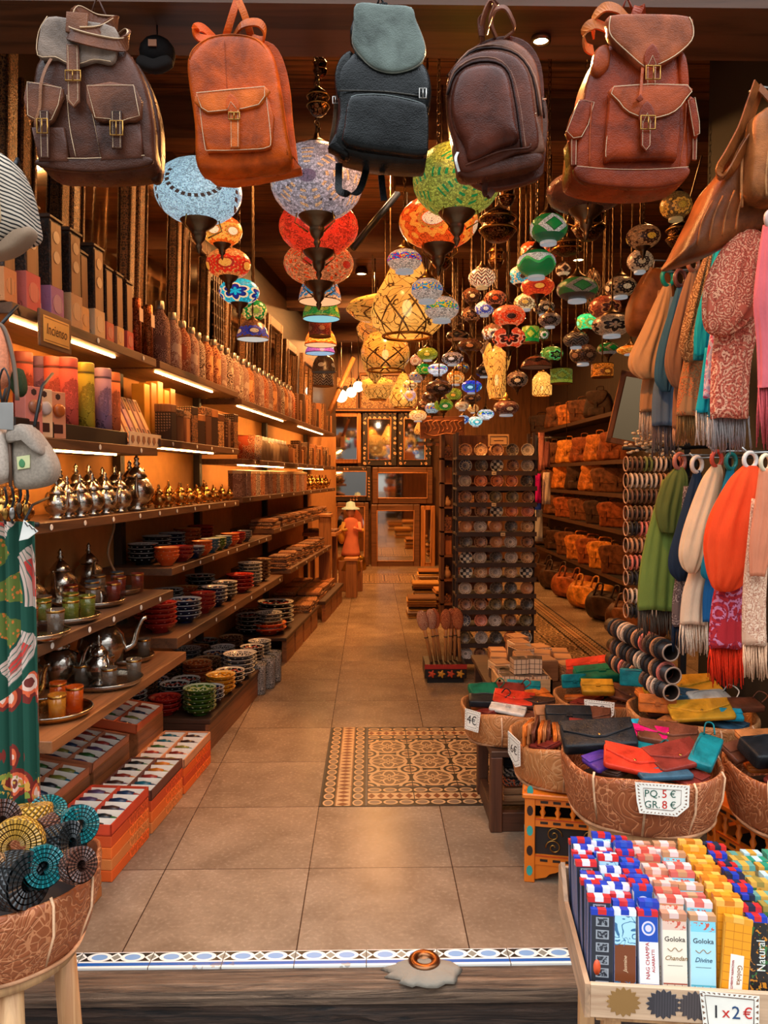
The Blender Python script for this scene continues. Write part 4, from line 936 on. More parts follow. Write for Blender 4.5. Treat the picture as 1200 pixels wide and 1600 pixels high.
def oval_dish(label, loc, rx, sq=.7, mat=None, rim=True, rz=0):
 t = thing('serving_tray', label, 'tray', tuple(loc), TH+rz)
 b = MB(); n = 36
 b.lathe([(0, .004), (rx*.8, .004), (rx*.9, .012), (rx, .026), (rx*1.02, .028), (rx*1.0, .018), (rx*.85, 0), (0, 0)], n, True, sq); b.build('dish', mat or SILV, t)
 b = MB(); b.tube([(rx*1.01*cos(2*PI*i/n), rx*1.01*sq*sin(2*PI*i/n), .028) for i in range(n)], .004, 5, True); b.build('beaded_rim', SILV, t)
 return t
def glasses(names, label, cen, z, rad=.1):
 for i, nm in enumerate(names):
  an = 2*PI*i/len(names)+.4
  put(GL[nm], '%s tea glass %s, %s of its set' % (nm, label, nth(i)), V((cen[0]+rad*cos(an), cen[1]+rad*1.1*sin(an), z)), RND.uniform(0, 3))
sets = [(-1.62, 2.93, ('smoky', 'red', 'smoky', 'smoky'), 'on the nearest tray of the tea shelf'), (-1.66, 3.28, ('green', 'green', 'smoky', 'green', 'green'), 'on the large middle tray of the tea shelf'), (-1.72, 3.68, ('red', 'blue', 'red', 'smoky'), 'on the third tray of the tea shelf'), (-1.75, 4.04, ('red', 'blue', 'smoky', 'red'), 'on the rearmost tray of the tea shelf')]
for a, Y, nms, lb in sets:
 p = sf(a, Y, 1.021); oval_dish('silver oval tray '+lb.replace('on the', 'as the'), p, .17 if Y < 4 else .13, .85)
 glasses(nms, lb, (p.x+.02, p.y), 1.028, .095)
 put(TP, 'silver teapot standing among glasses '+lb, sf(a-.17, Y+.08, 1.021), TH-1.2+RND.uniform(-.3, .3), 1.0)
for i, (Y, h) in enumerate(((2.97, .36), (3.4, .38))):
 t = thing('oval_tray', 'tall engraved oval tray leaning on the ochre wall behind the glasses, %s' % ('nearer one', 'farther one')[i], 'tray', tuple(sf(-1.93, Y, 1.021)), Euler((0, math.radians(-9), TH)))
 b = MB(); b.tf((0, 0, h/2), (0, PI/2, 0)); b.lathe([(0, 0), (h*.36, 0), (h*.44, .014), (h*.5, .018), (h*.5, .012), (h*.38, -.006), (0, -.006)], 28, True, .62); b.build('dish', metal(C(128, 92, 52), .3, .5), t)
 b = MB(); b.tf((0, 0, h/2), (0, PI/2, 0)); b.tube([(h*.5*cos(2*PI*q/30), h*.5*.62*sin(2*PI*q/30), .016) for q in range(30)], .005, 5, True); b.build('rolled_rim', M_brass, t)
p = sf(-1.56, 3.0, .701); oval_dish('amber round tray of orange glasses on the low front shelf', p, .16, .9, GOLD); glasses(('orange', 'orange', 'green', 'orange', 'amber'), 'on the amber tray of the low front shelf', (p.x, p.y), .708, .09)
p = sf(-1.56, 3.45, .701); oval_dish('scalloped silver tray in the middle of the low front shelf', p, .18, .9); glasses(('smoky', 'smoky', 'smoky', 'smoky'), 'on the scalloped tray of the low front shelf', (p.x+.03, p.y), .708, .11)
put(TP, 'squat silver teapot on the scalloped tray', sf(-1.56, 3.43, .708), TH+2.4, .85)
p = sf(-1.66, 3.9, .701); oval_dish('pierced-edge silver tray at the rear of the low front shelf', p, .16, .9); glasses(('smoky', 'green', 'smoky'), 'on the pierced-edge tray', (p.x+.02, p.y), .708, .09)
for i, (a, Y, s_, nm) in enumerate(((-1.68, 2.85, 1.0, 'golden teapot behind the orange glasses'), (-1.72, 3.12, 1.15, 'silver teapot with a tall lid above the orange glasses'), (-1.74, 3.42, 1.1, 'dark silver teapot by the wall on the low front shelf'), (-1.66, 3.68, 1.45, 'largest silver teapot with a pointed lid on the low front shelf'))):
 put(TG if i == 0 else TP, nm, sf(a, Y, .701), TH-1+i*.5, s_)
for i in range(8):
 put(GL['amber'], 'gold-glinting amber glass at the front of the low shelf, %s of the cluster' % nth(i), sf(-1.55-.09*(i % 3), 2.76+.04*(i//3), .701+(.1 if i > 5 else 0)), 0, .95)
def bowl_mat(c, c2=C(232, 222, 200), c3=C(226, 110, 40), v=0): return mandala(c, c2, c3, 14, .1, .25, v)
BC = {'black': (C(26, 28, 34), C(225, 215, 200), C(170, 60, 40)), 'navy': (C(22, 30, 62), C(220, 214, 206), C(190, 120, 60)), 'red': (C(150, 30, 22), C(206, 70, 50), C(90, 16, 14)), 'orange': (C(226, 84, 24), C(245, 190, 120), C(150, 40, 16)), 'green': (C(60, 96, 26), C(224, 226, 180), C(220, 210, 120)), 'yellow': (C(226, 150, 28), C(250, 220, 140), C(120, 60, 20)), 'brown': (C(96, 60, 40), C(200, 160, 116), C(50, 30, 22)), 'grey': (C(90, 88, 90), C(230, 224, 216), C(40, 40, 46)), 'teal': (C(24, 84, 110), C(210, 220, 220), C(60, 140, 160)), 'copper': (C(180, 84, 40), C(238, 180, 110), C(110, 50, 26))}
BP = {}
def bowl(kind, R_, h, label, loc, tilt=0, group=None):
 k = (kind, round(R_/h, 1))
 if k not in BP:
  c, c2, c3 = BC[kind]; t = thing('painted_bowl', None, 'bowl'); hh = .1*h/R_
  b = MB(); b.lathe([(0, .004), (.045, 0), (.05, .004), (.048, .012), (.072, hh*.4), (.094, hh*.78), (.1, hh)], 24); b.cur = 1; b.lathe([(.1, hh), (.096, hh), (.088, hh*.78), (.066, hh*.42), (.03, hh*.2), (0, hh*.18)], 24); bo = b.build('body', [plain(dk(c, .75), .25), mandala(c, c2, c3, 14, .1, .22, 0 if kind != 'grey' else 2)], t)
  b = MB(); b.ring((0, 0, hh), .0985, .0022, 'z', 24, 4); b.build('rim', plain(dk(c2, .6) if kind in ('black', 'navy', 'grey') else dk(c, .8), .35), t)
  n = 12; b = MB()
  for i in range(n):
   an = 2*PI*i/n; b.ell((.0865*cos(an), .0865*sin(an), hh*.72), .007, .007, .005, 6, 4)
  o = b.build('white_dots', plain(dk(c2, .6), .4), bo); o['kind'] = 'stuff'
  BP[k] = t; t.location = loc; t.scale = (R_/.1,)*3; t.rotation_euler = (0, 0, RND.uniform(0, 6)); tag(t, label, None, group); t['used'] = 1; return t
 return dup(BP[k], label, loc, RND.uniform(0, 6), group, R_/.1)
def stack(kind, R_, h, n, a, Y, z, where):
 st = .022*R_/.1+.006
 for i in range(n):
  pos = 'only' if n == 1 else ('top' if i == n-1 else 'bottom' if i == 0 else '%s up' % nth(i))
  bowl(kind, R_, h, '%s bowl, %s in the stack %s' % (kind, pos, where) if n > 1 else '%s painted bowl %s' % (kind, where), sf(a, Y, z+i*st))
def bq(px, py, z):                       # floor-bench spots: depth and set-back from the picture
 p = onz(px, py, z); return p.x-.1*p.y, p.y
for col_, a0, kinds in (('aisle', -1.5, ('green', 'navy', 'yellow', 'black', 'grey', 'grey', 'black', 'grey')), ('middle', -1.715, ('red', 'black', 'black', 'copper', 'brown', 'navy', 'grey', 'brown')), ('wall', -1.925, ('black', 'brown', 'navy', 'brown', 'black', 'grey', 'brown', 'black'))):
 for k, kind in enumerate(kinds):
  big = kind == 'grey' and k == 4
  stack(kind, .112 if big else .098+RND.uniform(-.008, .006), .052, (3, 5, 4, 4, 4, 5, 3, 4)[(k+len(col_)) % 8], a0+RND.uniform(-.012, .012), 4.61+.212*k, .201, '%s in the %s row of the floor bench' % (nth(k), col_))
a, Y = -1.56, 6.85
for kind, px, py, R_, h, n, wh in (('black', 432, 972, .17, .07, 5, 'with large flowers on the rear floor bench'), ('orange', 428, 985, .16, .06, 2, 'with orange insides on the rear bench'), ('grey', 408, 1003, .12, .06, 5, 'of pale bowls nearest on the rear bench'), ('brown', 415, 996, .13, .05, 3, 'with a golden rim on the rear bench'), ('black', 388, 985, .14, .06, 4, 'by the wall on the rear bench'), ('grey', 380, 1000, .1, .05, 4, 'of small grey bowls on the rear bench'), ('brown', 395, 968, .15, .06, 3, 'of dark wide bowls deep on the rear bench')):
 a, Y = bq(px, py, .28); Y = min(max(Y, 6.85), 8.2); a = min(max(a, -1.85), -1.6); stack(kind, R_, h, n, a, Y, .231, wh)
for i, (kind, a, Y, R_, h, n, wh) in enumerate((('red', -1.66, 4.42, .1, .06, 5, 'at the front corner of the lower bowl shelf'), ('navy', -1.62, 4.72, .105, .06, 4, 'at the very front of the lower bowl shelf'), ('red', -1.61, 5.05, .085, .06, 4, 'second along the lower bowl shelf'), ('navy', -1.61, 5.3, .09, .06, 4, 'third along the lower bowl shelf'), ('black', -1.61, 5.55, .09, .06, 4, 'fourth along the lower bowl shelf'),
  ('red', -1.61, 5.95, .11, .05, 4, 'farther along the lower bowl shelf'), ('orange', -1.82, 4.7, .1, .05, 4, 'by the wall on the lower bowl shelf'), ('black', -1.82, 5.0, .1, .05, 5, 'by the wall behind the red bowls'), ('copper', -1.82, 5.3, .1, .05, 4, 'of copper plates on the lower bowl shelf'), ('black', -1.82, 5.65, .11, .05, 5, 'of floral plates on the lower bowl shelf'), ('grey', -1.62, 6.3, .1, .05, 6, 'at the rear of the lower bowl shelf'), ('brown', -1.62, 6.6, .1, .05, 6, 'last on the lower bowl shelf'))):
 stack(kind, R_, h, n, a, Y, .741, wh)
for i, (kind, a, Y, R_, h, n, wh) in enumerate((('orange', -1.68, 4.6, .075, .065, 3, 'at the front corner of the upper bowl shelf'), ('red', -1.67, 4.82, .08, .05, 3, 'beside the front orange stack'), ('navy', -1.66, 5.02, .075, .055, 2, 'third on the upper bowl shelf'), ('orange', -1.66, 5.2, .07, .055, 3, 'in the middle of the upper bowl shelf'), ('teal', -1.66, 5.38, .07, .055, 3, 'right behind the second orange stack'), ('green', -1.66, 5.55, .065, .05, 3, 'beside the teal stack'), ('teal', -1.66, 5.7, .065, .05, 3, 'after the green stack'), ('orange', -1.66, 5.87, .07, .055, 3, 'next to the rear teal stack'), ('red', -1.66, 6.1, .06, .05, 3, 'near the rear of the upper bowl shelf'), ('grey', -1.66, 6.3, .06, .05, 3, 'last of the upper bowl shelf'),
  ('black', -1.84, 4.65, .09, .05, 4, 'by the wall on the upper bowl shelf'), ('black', -1.86, 4.92, .09, .05, 5, 'second by the wall on the upper bowl shelf'), ('navy', -1.86, 5.2, .09, .05, 5, 'third by the wall on the upper bowl shelf'), ('copper', -1.86, 5.5, .1, .05, 5, 'fourth by the wall on the upper bowl shelf'), ('red', -1.86, 5.8, .1, .05, 5, 'fifth by the wall on the upper bowl shelf'))):
 stack(kind, R_, h, n, a, Y, 1.106, wh)
for i, (px, py) in enumerate(((404, 1084), (419, 1074), (429, 1064))):
 p = onz(px, py, 0); a = p.x-.1*p.y
 t = thing('tall_vase', 'black and white leaf-patterned tall vase on the floor by the bench, %s' % ('nearest', 'middle', 'farthest')[i], 'vase', (p.x, p.y, 0), 0)
 b = MB(); b.lathe([(0, 0), (.05, 0), (.055, .02), (.055, .2), (.06, .24), (.052, .24), (.045, .1), (0, .1)], 16); b.build('body', paisley(C(34, 32, 34), C(210, 200, 186), C(150, 140, 130), 40., .8), t)
 b = MB(); b.ring((0, 0, .24), .056, .004, 'z', 16, 5); b.build('rim', M_black, t)
def slab(name, label, cat, loc, d, mat, rz=0, edge=None, grp=None):
 t = thing(name, label, cat, tuple(loc), TH+rz, grp)
 b = MB(); b.box(-d[0]/2, d[0]/2, -d[1]/2, d[1]/2, 0, d[2]*.8); b.build('body', mat, t, min(d[2]*.15, .003))
 b = MB(); b.box(-d[0]*.42, d[0]*.42, -d[1]*.42, d[1]*.42, d[2]*.8, d[2]); b.build('top_face', edge or mat, t)
 return t
mm_ = [paisley(C(150, 96, 62), C(206, 156, 108), C(90, 56, 38), 20., .6), paisley(C(120, 84, 64), C(190, 150, 120), C(70, 50, 40), 26., .6), wood(C(160, 106, 64), None, 1), carved(C(130, 84, 54), C(70, 44, 30), 40.)]
mn_ = ['tan patterned', 'brown patterned', 'plain wooden', 'carved brown']
for i in range(7):
 for k in range(6):
  slab('coaster', '%s coaster, %s up in the %s stack, rear low shelf' % (mn_[(i+k) % 4], nth(k), nth(i)), 'coaster', sf(-1.57, 7.2+i*.33, .781+k*.021), (.17, .2, .02), mm_[(i+k) % 4], RND.uniform(-.15, .15), grp='coaster stacks on the rear low shelf')
for i in range(9):
 for k in range(3):
  slab('flat_tray', '%s flat tray, %s up in the %s pile, rear shelf' % (mn_[(i+k) % 4], nth(k), nth(i)), 'tray', sf(-1.72, 7.25+i*.36, 1.151+k*.031), (.22, .28, .03), mm_[(i+k) % 4], RND.uniform(-.1, .1), grp='flat trays on the rear shelf')
for i in range(6):
 for k in range(3):
  slab('backgammon_case', '%s folding case, %s up in the %s pile on the stepped bench' % (mn_[(i*2+k) % 4], nth(k), nth(i)), 'case', sf(-1.56 if i % 2 == 0 else -1.82, 8.72+(i//2)*.44, .241+k*.036), (.24, .38, .035), mm_[(i*2+k) % 4], RND.uniform(-.06, .06), wood((C(190, 120, 70), C(140, 84, 50))[k % 2], None, 1), grp='folding cases on the stepped bench')
for i in range(4):
 for k in range(5):
  slab('place_mat', 'folded %s place mat, %s up in the %s pile of the rear bench' % (mn_[(i+k) % 2], nth(k), nth(i)), 'place mat', sf((-1.52, -1.75)[i % 2], 8.02+(i//2)*.3, .231+k*.016), (.2, .26, .015), mm_[(i+k) % 2], RND.uniform(-.1, .1), grp='place mats on the rear bench')
for px0, px1, y0, y1, Y, lb in ((498, 515, 808, 898, 9.63, 'tall square wooden pillar at the end of the rear shelves'), (540, 557, 895, 938, 10.3, 'square wooden plinth at the foot of the back left mirrors')):
 p0, p1 = at(px0, y1, Y), at(px1, y0, Y); w_ = p1.x-p0.x; h_ = p1.z-.241 if 'pillar' in lb else .5
 t = thing('display_pillar', lb, 'pillar', (p0.x+w_/2, Y, .241 if 'pillar' in lb else 0), TH)
 b = MB(); b.box(-w_/2, w_/2, 0, w_, 0, h_); b.build('shaft', wood(C(176, 116, 66), None, 2), t, .004)
 b = MB(); b.box(-w_*.65, w_*.65, -w_*.15, w_*1.15, h_, h_+.04); b.build('cap', wood(C(190, 126, 74), None, 0), t, .004)
p = at(505, 845, 10.0)
t = thing('display_table', 'long light wooden display board reaching toward the aisle near the back', 'table', (p.x-.25, 9.95, 0), TH)
b = MB(); b.box(-.02, .42, 0, .55, .86, .91); b.build('top', wood(C(190, 130, 78), None, 0), t, .005)
for x in (.0, .3): b = MB(); b.box(x, x+.06, .46, .52, .0, .86); b.build('leg', wood(C(150, 96, 56), None, 2), t)
for k in range(6):
 slab('carved_board', 'carved wooden board lying on the light display board, %s from the wall' % nth(k), 'board', (p.x-.2+k*.07, 10.17-.007*k, .912), (.065, .38, .03), mm_[2+k % 2], .0)
p = at(488, 838, 9.0)
p = at(548, 868, 11.0)
t = thing('figurine', 'painted robed figurine in pink and gold standing before the arched mirror', 'figurine', (p.x, 11.0, .505), 0)
PP = plain(C(232, 160, 130), .5)
b = MB(); b.loft([[(rx*cos(2*PI*k/14)+xo, ry*sin(2*PI*k/14), z) for k in range(14)] for z, rx, ry, xo in ((0, .14, .1, 0), (.05, .13, .1, 0), (.2, .1, .08, .01), (.36, .09, .075, .02), (.46, .115, .08, .01), (.52, .09, .06, 0), (.55, .04, .04, 0))]); b.build('robe', cloth(C(226, 130, 100)), t)
b = MB(); b.ell((0, 0, .62), .062, .066, .078, 14, 10); b.build('head', PP, t)
b = MB(); b.ell((0, .012, .65), .068, .068, .07, 14, 8); b.build('hair', M_black, t)
b = MB(); b.lathe([(.13, .66), (.125, .68), (.07, .7), (.06, .76), (0, .78)], 18); b.build('hat', plain(C(170, 200, 210), .6), t)
b = MB(); b.tube([(-.09, -.02, .47), (-.13, -.07, .36), (-.05, -.12, .38)], [.035, .03, .022], 8); b.build('arm', cloth(C(220, 170, 90)), t)
b = MB(); b.tube([(.11, -.02, .47), (.14, -.07, .36), (.05, -.12, .4)], [.035, .03, .022], 8); b.build('arm', cloth(C(226, 130, 100)), t)
b = MB(); b.ell((-.13, 0, .3), .06, .07, .14); b.build('golden_sash', plain(C(214, 150, 50), .4), t)
p2 = (p.x, 11.0, 0)
t = thing('figurine_plinth', 'gold-draped plinth under the robed figurine', 'plinth', p2, 0)
b = MB(); b.box(-.17, .17, -.14, .14, 0, .44); b.build('block', wood(C(150, 96, 56), None, 2), t, .005)
b = MB(); b.loft([[((.2+.02*sin(5*a))*s_*cos(a), (.17+.02*sin(4*a))*s_*sin(a), z+.012*sin(6*a)) for a in [2*PI*k/40 for k in range(40)]] for z, s_ in ((.3, 1.08), (.42, 1.0), (.47, .9), (.5, .6), (.502, .05))]); b.build('gold_drape', metal(C(206, 156, 60), .35, .6), t)
KC = [C(20, 92, 110), C(120, 40, 30), C(44, 90, 40), C(30, 50, 80), C(190, 110, 30), C(60, 40, 36), C(150, 50, 40), C(120, 120, 50), C(80, 60, 90), C(24, 30, 34)]
KN = ['teal', 'maroon', 'green', 'navy', 'amber', 'brown', 'red', 'olive', 'mauve', 'black']
def carton(label, loc, d, c, rot=None):
 t = thing('carton_box', label, 'carton', tuple(loc), rot or TH)
 b = MB(); b.box(-d[0]/2, d[0]/2, 0, d[1], 0, d[2]); b.build('case', paisley(c, dk(c, 1.35), dk(c, .75), 10., .5), t, .003)
 b = MB(); b.box(-d[0]/2-.001, -d[0]/2+.02, -.0012, 0, 0, 0);
 b = MB(); b.tf((d[0]*.28, -.0015, d[2]*.5), (PI/2, 0, 0)); b.lathe([(.012, 0), (.006, .001), (0, .001)], 5, False); b.build('star_print', M_black, t)
 return t
def tray_box(label, loc, d, c, rows, rot=None, seed=0):
 """open tray with two columns of white paper compartments, each holding a small trinket"""
 rot = rot if rot is not None else Euler((0, 0, TH)); R3 = rot.to_matrix()
 t = thing('trinket_tray', label, 'tray', tuple(loc), rot)
 w, l, h = d; tk = .006
 b = MB(); b.box(-w/2, w/2, 0, l, 0, .006); b.build('base', plain(c, .6), t)
 for nm, q in (('side_wall', (-w/2, -w/2+tk, 0, l)), ('side_wall', (w/2-tk, w/2, 0, l)), ('end_wall', (-w/2, w/2, 0, tk)), ('end_wall', (-w/2, w/2, l-tk, l)), ('middle_wall', (-tk/2, tk/2, tk, l-tk))):
  b = MB(); b.box(q[0], q[1], q[2], q[3], 0, h); b.build(nm, plain(c, .6), t)
 for s_ in (-1, 1):
  for k in range(rows):
   y = l*(k+.5)/rows
   b = MB(); b.tf((s_*w/4, y+l/rows*.3, h*.45), (math.radians(52), 0, 0)); b.box(-w/4+tk, w/4-tk, -l/rows*.36, l/rows*.3, -.0015, .0015); b.build('paper_divider', plain(C(236, 226, 208), .7), t)
   ci = (seed+k*3+(s_ > 0)*5+k*k) % 10
   t2 = thing('trinket', '%s wrapped trinket, %s in the %s column of %s' % (KN[ci], nth(k), 'left' if s_ < 0 else 'right', seedlab[seed]), 'trinket', tuple(V(loc)+R3 @ V((s_*w/4, y-l/rows*.14, h*.5))), rot)
   b = MB(); b.tf((0, 0, 0), (math.radians(38), 0, 0)); b.tube([(-w*.2, 0, .006), (-w*.05, 0, .008), (.02, 0, .007)], [.015, .02, .014], 6); b.build('handle', plain(KC[ci], .35), t2)
   b = MB(); b.tf((0, 0, 0), (math.radians(38), 0, 0)); b.tube([(.015, 0, .007), (w*.12, 0, .005), (w*.2, 0, .003)], [.008, .008, .003], 5); b.build('tip', plain(dk(KC[(ci+3) % 10], 1.2), .3), t2)
seedlab = ['the front red tray', 'the dark-sided tray', 'the rear pale tray', 'the upper pale tray', 'the upper front tray', 'the tall back tray', 'the yellow side tray', 'the low side tray', 'the rear inner tray']
def gx(Y, dx=0): return -1.345+.1*Y+dx    # aisle edge of the stacks
st3 = [(3.06, .40, .235, C(214, 70, 36), ('red', 'ochre', 'orange', 'rust'), 5, 0), (3.48, .42, .2, C(110, 60, 44), ('brown', 'amber', 'copper'), 5, 1), (3.92, .45, .18, C(206, 140, 96), ('pale', 'tan', 'sienna'), 5, 2)]
for j, (Y, l, top, c, nm, rows, sd) in enumerate(st3):
 n = len(nm); hh = (top-.045)/n
 for k in range(n):
  cc = (C(226, 96, 36), C(214, 122, 60), C(232, 108, 42), C(206, 80, 36))[(k+j) % 4]
  carton('%s carton, %s from the floor in the %s stack by the aisle' % (nm[k], nth(k), ('front', 'middle', 'rear')[j]), (gx(Y)-.14, Y, k*hh+.0005), (.27, l-.01, hh-.001), cc)
 tray_box('open tray of wrapped trinkets on top of the %s aisle stack' % ('front', 'middle', 'rear')[j], (gx(Y)-.14, Y, top-.044), (.27, l-.01, .045), c, rows, None, sd)
for j, (Y, l, z, dx, c, rows, sd) in enumerate(((3.12, .42, .27, -.44, C(206, 120, 76), 5, 4), (3.56, .42, .27, -.44, C(196, 120, 80), 5, 3), (4.02, .38, .3, -.42, C(206, 100, 56), 4, 8))):
 box_l = ('front', 'middle', 'rear')[j]
 t = thing('crate_stand', 'rough wooden crate under the %s inner tray of trinkets' % box_l, 'crate', (gx(Y, dx), Y, 0), TH); b = MB(); b.box(-.135, .135, .01, l-.01, 0, z-.005); b.build('case', wood(C(150, 92, 52), None, 1), t, .004)
 b = MB(); b.box(.135, .138, .03, l-.03, z*.4, z*.6); b.build('slat', wood(C(180, 116, 66), None, 1), t)
 tray_box('open tray of trinkets in the inner row, %s one' % box_l, (gx(Y, dx), Y, z), (.26, l-.01, .05), c, rows, Euler((0, math.radians(8), TH)), sd)
for j, (Y, z, c, sd) in enumerate(((2.78, .3, C(220, 150, 70), 6), (2.76, .12, C(200, 160, 110), 7))):
 dx = (-.42, -.22)[j]
 t = thing('crate_stand', ('upright plank crate behind the belt basket', 'low plank crate beside the belt basket')[j], 'crate', (gx(Y, dx), Y, 0), TH); b = MB(); b.box(-.1, .1, .01, .27, 0, z-.005); b.build('case', wood(C(170, 112, 66), None, 1), t, .004)
 b = MB(); b.box(-.08, .08, .006, .01, z*.3, z*.6); b.build('slat', wood(C(190, 130, 80), None, 0), t)
 tray_box(('yellow plank tray of trinkets behind the belt basket', 'plank tray of purple trinkets beside the belt basket')[j], (gx(Y, dx), Y, z), (.2, .27, .05), c, 3, Euler((0, math.radians(6), TH)), sd)
for k in range(2):
 t = thing('wooden_block', ('lower', 'upper')[k]+' flat wooden block in front of the carton stacks', 'block', (gx(2.8, -.105), 2.76, .045*k+.0005), TH)
 b = MB(); b.box(-.1, .1, 0, .2, 0, .044); b.build('slab', wood(C(176, 104, 52), None, 1), t, .004)
 b = MB(); b.box(-.09, .09, -.0015, 0, .008, .012); b.build('groove', plain(C(70, 40, 24), .6), t)
t = thing('hand_mirror_case', 'dark engraved metal disc lying on the wooden blocks', 'metal disc', (gx(2.84, -.11), 2.83, .0915), TH)
b = MB(); b.loft([[(.085*s_*(1+.05*sin(6*a))*cos(a), (.1 if sin(a) > -.2 else .085)*s_*sin(a), z) for a in [2*PI*k/40 for k in range(40)]] for z, s_ in ((0, 1), (.012, 1.02), (.018, .95), (.014, .85), (.015, .05))]); b.build('plate', metal(C(64, 62, 60), .4, .7), t)
b = MB(); b.tube([(0, -.02, .016), (.005, .05, .1), (.012, .1, .2)], .002, 5); b.build('incense_stick', plain(C(170, 120, 80), .7), t)
M_fr = carved(C(60, 42, 30), C(150, 104, 60), 70., .4); M_fr2 = carved(C(110, 74, 42), C(40, 26, 16), 120., .35, .6); M_mir = mirror()
def wall_mirror(Y, w, z0, z1, label, fm, fw=.09, lean=6):
 t = thing('wall_mirror', label, 'mirror', tuple(V((WL(Y)+.13, Y, z0))), Euler((0, math.radians(-0)+math.radians(lean*.35), TH)))
 h = z1-z0
 for nm, q in (('frame_side', (0, fw, 0, h)), ('frame_side', (w-fw, w, 0, h)), ('frame_top', (fw, w-fw, h-fw, h)), ('frame_bottom', (fw, w-fw, 0, fw))):
  b = MB(); b.box(-.02, .03, q[0], q[1], q[2], q[3]); b.build(nm, fm, t, .008)
 for nm, q in (('beaded_trim', (fw*.8, fw*1.02, fw, h-fw)), ('beaded_trim', (w-fw*1.02, w-fw*.8, fw, h-fw))):
  b = MB(); b.box(.03, .042, *q); b.build(nm, M_fr2, t, .004)
 b = MB(); b.box(-.005, .002, fw*.9, w-fw*.9, fw*.9, h-fw*.9); b.build('glass', M_mir, t)
 b = MB(); b.box(-.022, -.02, fw*.5, w-fw*.5, fw*.5, h-fw*.5); b.build('backing', M_black, t)
for i, (Y, w, z1, fm) in enumerate(((2.75, .62, 3.5, M_fr), (3.4, .42, 3.35, M_fr2), (3.85, .75, 3.5, M_fr), (4.65, .72, 3.5, M_fr), (5.42, .6, 3.4, M_fr2), (6.45, .7, 3.4, M_fr), (7.2, .6, 3.3, M_fr2), (7.9, .7, 3.3, M_fr), (8.8, .7, 3.2, M_fr2), (9.8, .8, 3.2, M_fr))):
 wall_mirror(Y, w, 2.303 if Y < 6.2 else 2.263, z1, 'tall carved dark-framed mirror above the left top shelf, %s from the street' % nth(i), fm, .1)
t = thing('lattice_screen', 'pale lattice screen panel among the mirrors behind the patterned bottles', 'panel', tuple(V((WL(6.08)+.16, 6.08, 2.305))), TH)
b = MB(); b.box(0, .02, 0, .3, 0, .4); b.build('panel', plain(C(150, 124, 116), .6), t)
for k in range(5): b = MB(); b.box(.02, .03, .02+.06*k, .03+.06*k, .4, 1.0); b.build('lattice_bar', M_dwood, t)
for k in range(7): b = MB(); b.box(.015, .025, 0, .3, .42+.09*k, .435+.09*k); b.build('lattice_bar', M_dwood, t)
TX0, TX1, TY = .715, 1.35, 6.3
M_rack = plain(C(58, 40, 32), .5)
t = thing('plate_rack', 'tall dark wheeled rack with many narrow shelves of round plates', 'rack', (TX0, TY, 0))
W_ = TX1-TX0
for x in (0, W_): b = MB(); b.box(x-.012, x+.012, .03, .055, .1, 2.0); b.build('post', M_rack, t)
for x in (0, W_): b = MB(); b.box(x-.012, x+.012, .24, .265, .1, 2.0); b.build('post', M_rack, t)
rows_y = [714, 738, 762, 787, 809, 833, 857, 881, 904, 929, 954, 979, 1006, 1031]
rz = [at(760, y, TY).z for y in rows_y]
for i, z in enumerate(rz):
 b = MB(); b.box(-.012, W_+.012, -.04, .27, z-.018, z); b.box(-.012, W_+.012, -.045, -.04, z-.025, z+.012); b.build('shelf', M_rack, t)
for i in range(3): b = MB(); b.box(-.012, W_+.012, .258, .264, .3+.6*i, .33+.6*i); b.build('brace', M_rack, t)
b = MB(); b.box(-.012, W_+.012, -.04, .27, .1, .13); b.build('base', M_rack, t)
for x in (.03, W_-.03):
 b = MB(); b.box(x-.02, x+.02, -.02, .02, .05, .1); b.build('caster_fork', M_steel, t)
 b = MB(); b.tf((x, 0, .04), (0, PI/2, 0)); b.lathe([(0, -.012), (.04, -.012), (.04, .012), (0, .012)], 16); b.build('caster_wheel', plain(C(170, 160, 150), .5), t)
pl = [('brown', C(104, 66, 46), C(176, 130, 90), C(60, 36, 28), 12, 0), ('terracotta', C(176, 84, 44), C(232, 160, 100), C(90, 40, 26), 16, 0), ('blue-black', C(40, 46, 62), C(196, 186, 170), C(30, 60, 110), 12, 0), ('white latticed', C(40, 36, 36), C(206, 196, 180), C(170, 160, 150), 8, 3), ('grey', C(120, 106, 98), C(190, 176, 160), C(60, 50, 48), 12, 2), ('black', C(36, 32, 32), C(130, 112, 96), C(80, 70, 60), 10, 1), ('cream rosette', C(200, 160, 116), C(70, 46, 34), C(140, 90, 60), 12, 1), ('red', C(150, 56, 44), C(220, 150, 116), C(90, 30, 26), 14, 2), ('pale ringed', C(176, 164, 156), C(90, 80, 76), C(40, 36, 36), 14, 0), ('tan', C(186, 126, 80), C(110, 70, 46), C(220, 170, 120), 16, 2), ('black and white star', C(28, 28, 30), C(226, 216, 200), C(110, 100, 90), 8, 1), ('olive', C(84, 70, 46), C(150, 128, 86), C(50, 40, 30), 12, 0)]
prow = [(0, 6, 0, 5, 4), (2, 5, 3, 0, 4), (4, 1, 1, 1, 5), (0, 0, 11, 11, 0), (0, 0, 3, 1, 7), (9, 8, 9, 5, 6), (5, 0, 9, 8, 0), (3, 4, 5, 4, 6), (3, 6, 4, 6, 3), (4, 6, 5, 5, 9), (0, 0, 11, 11, 5), (2, 7, 8, 0, 11), (11, 4, 5, 1, 10), (8, 0, 5, 6, 9)]
PPR = {}
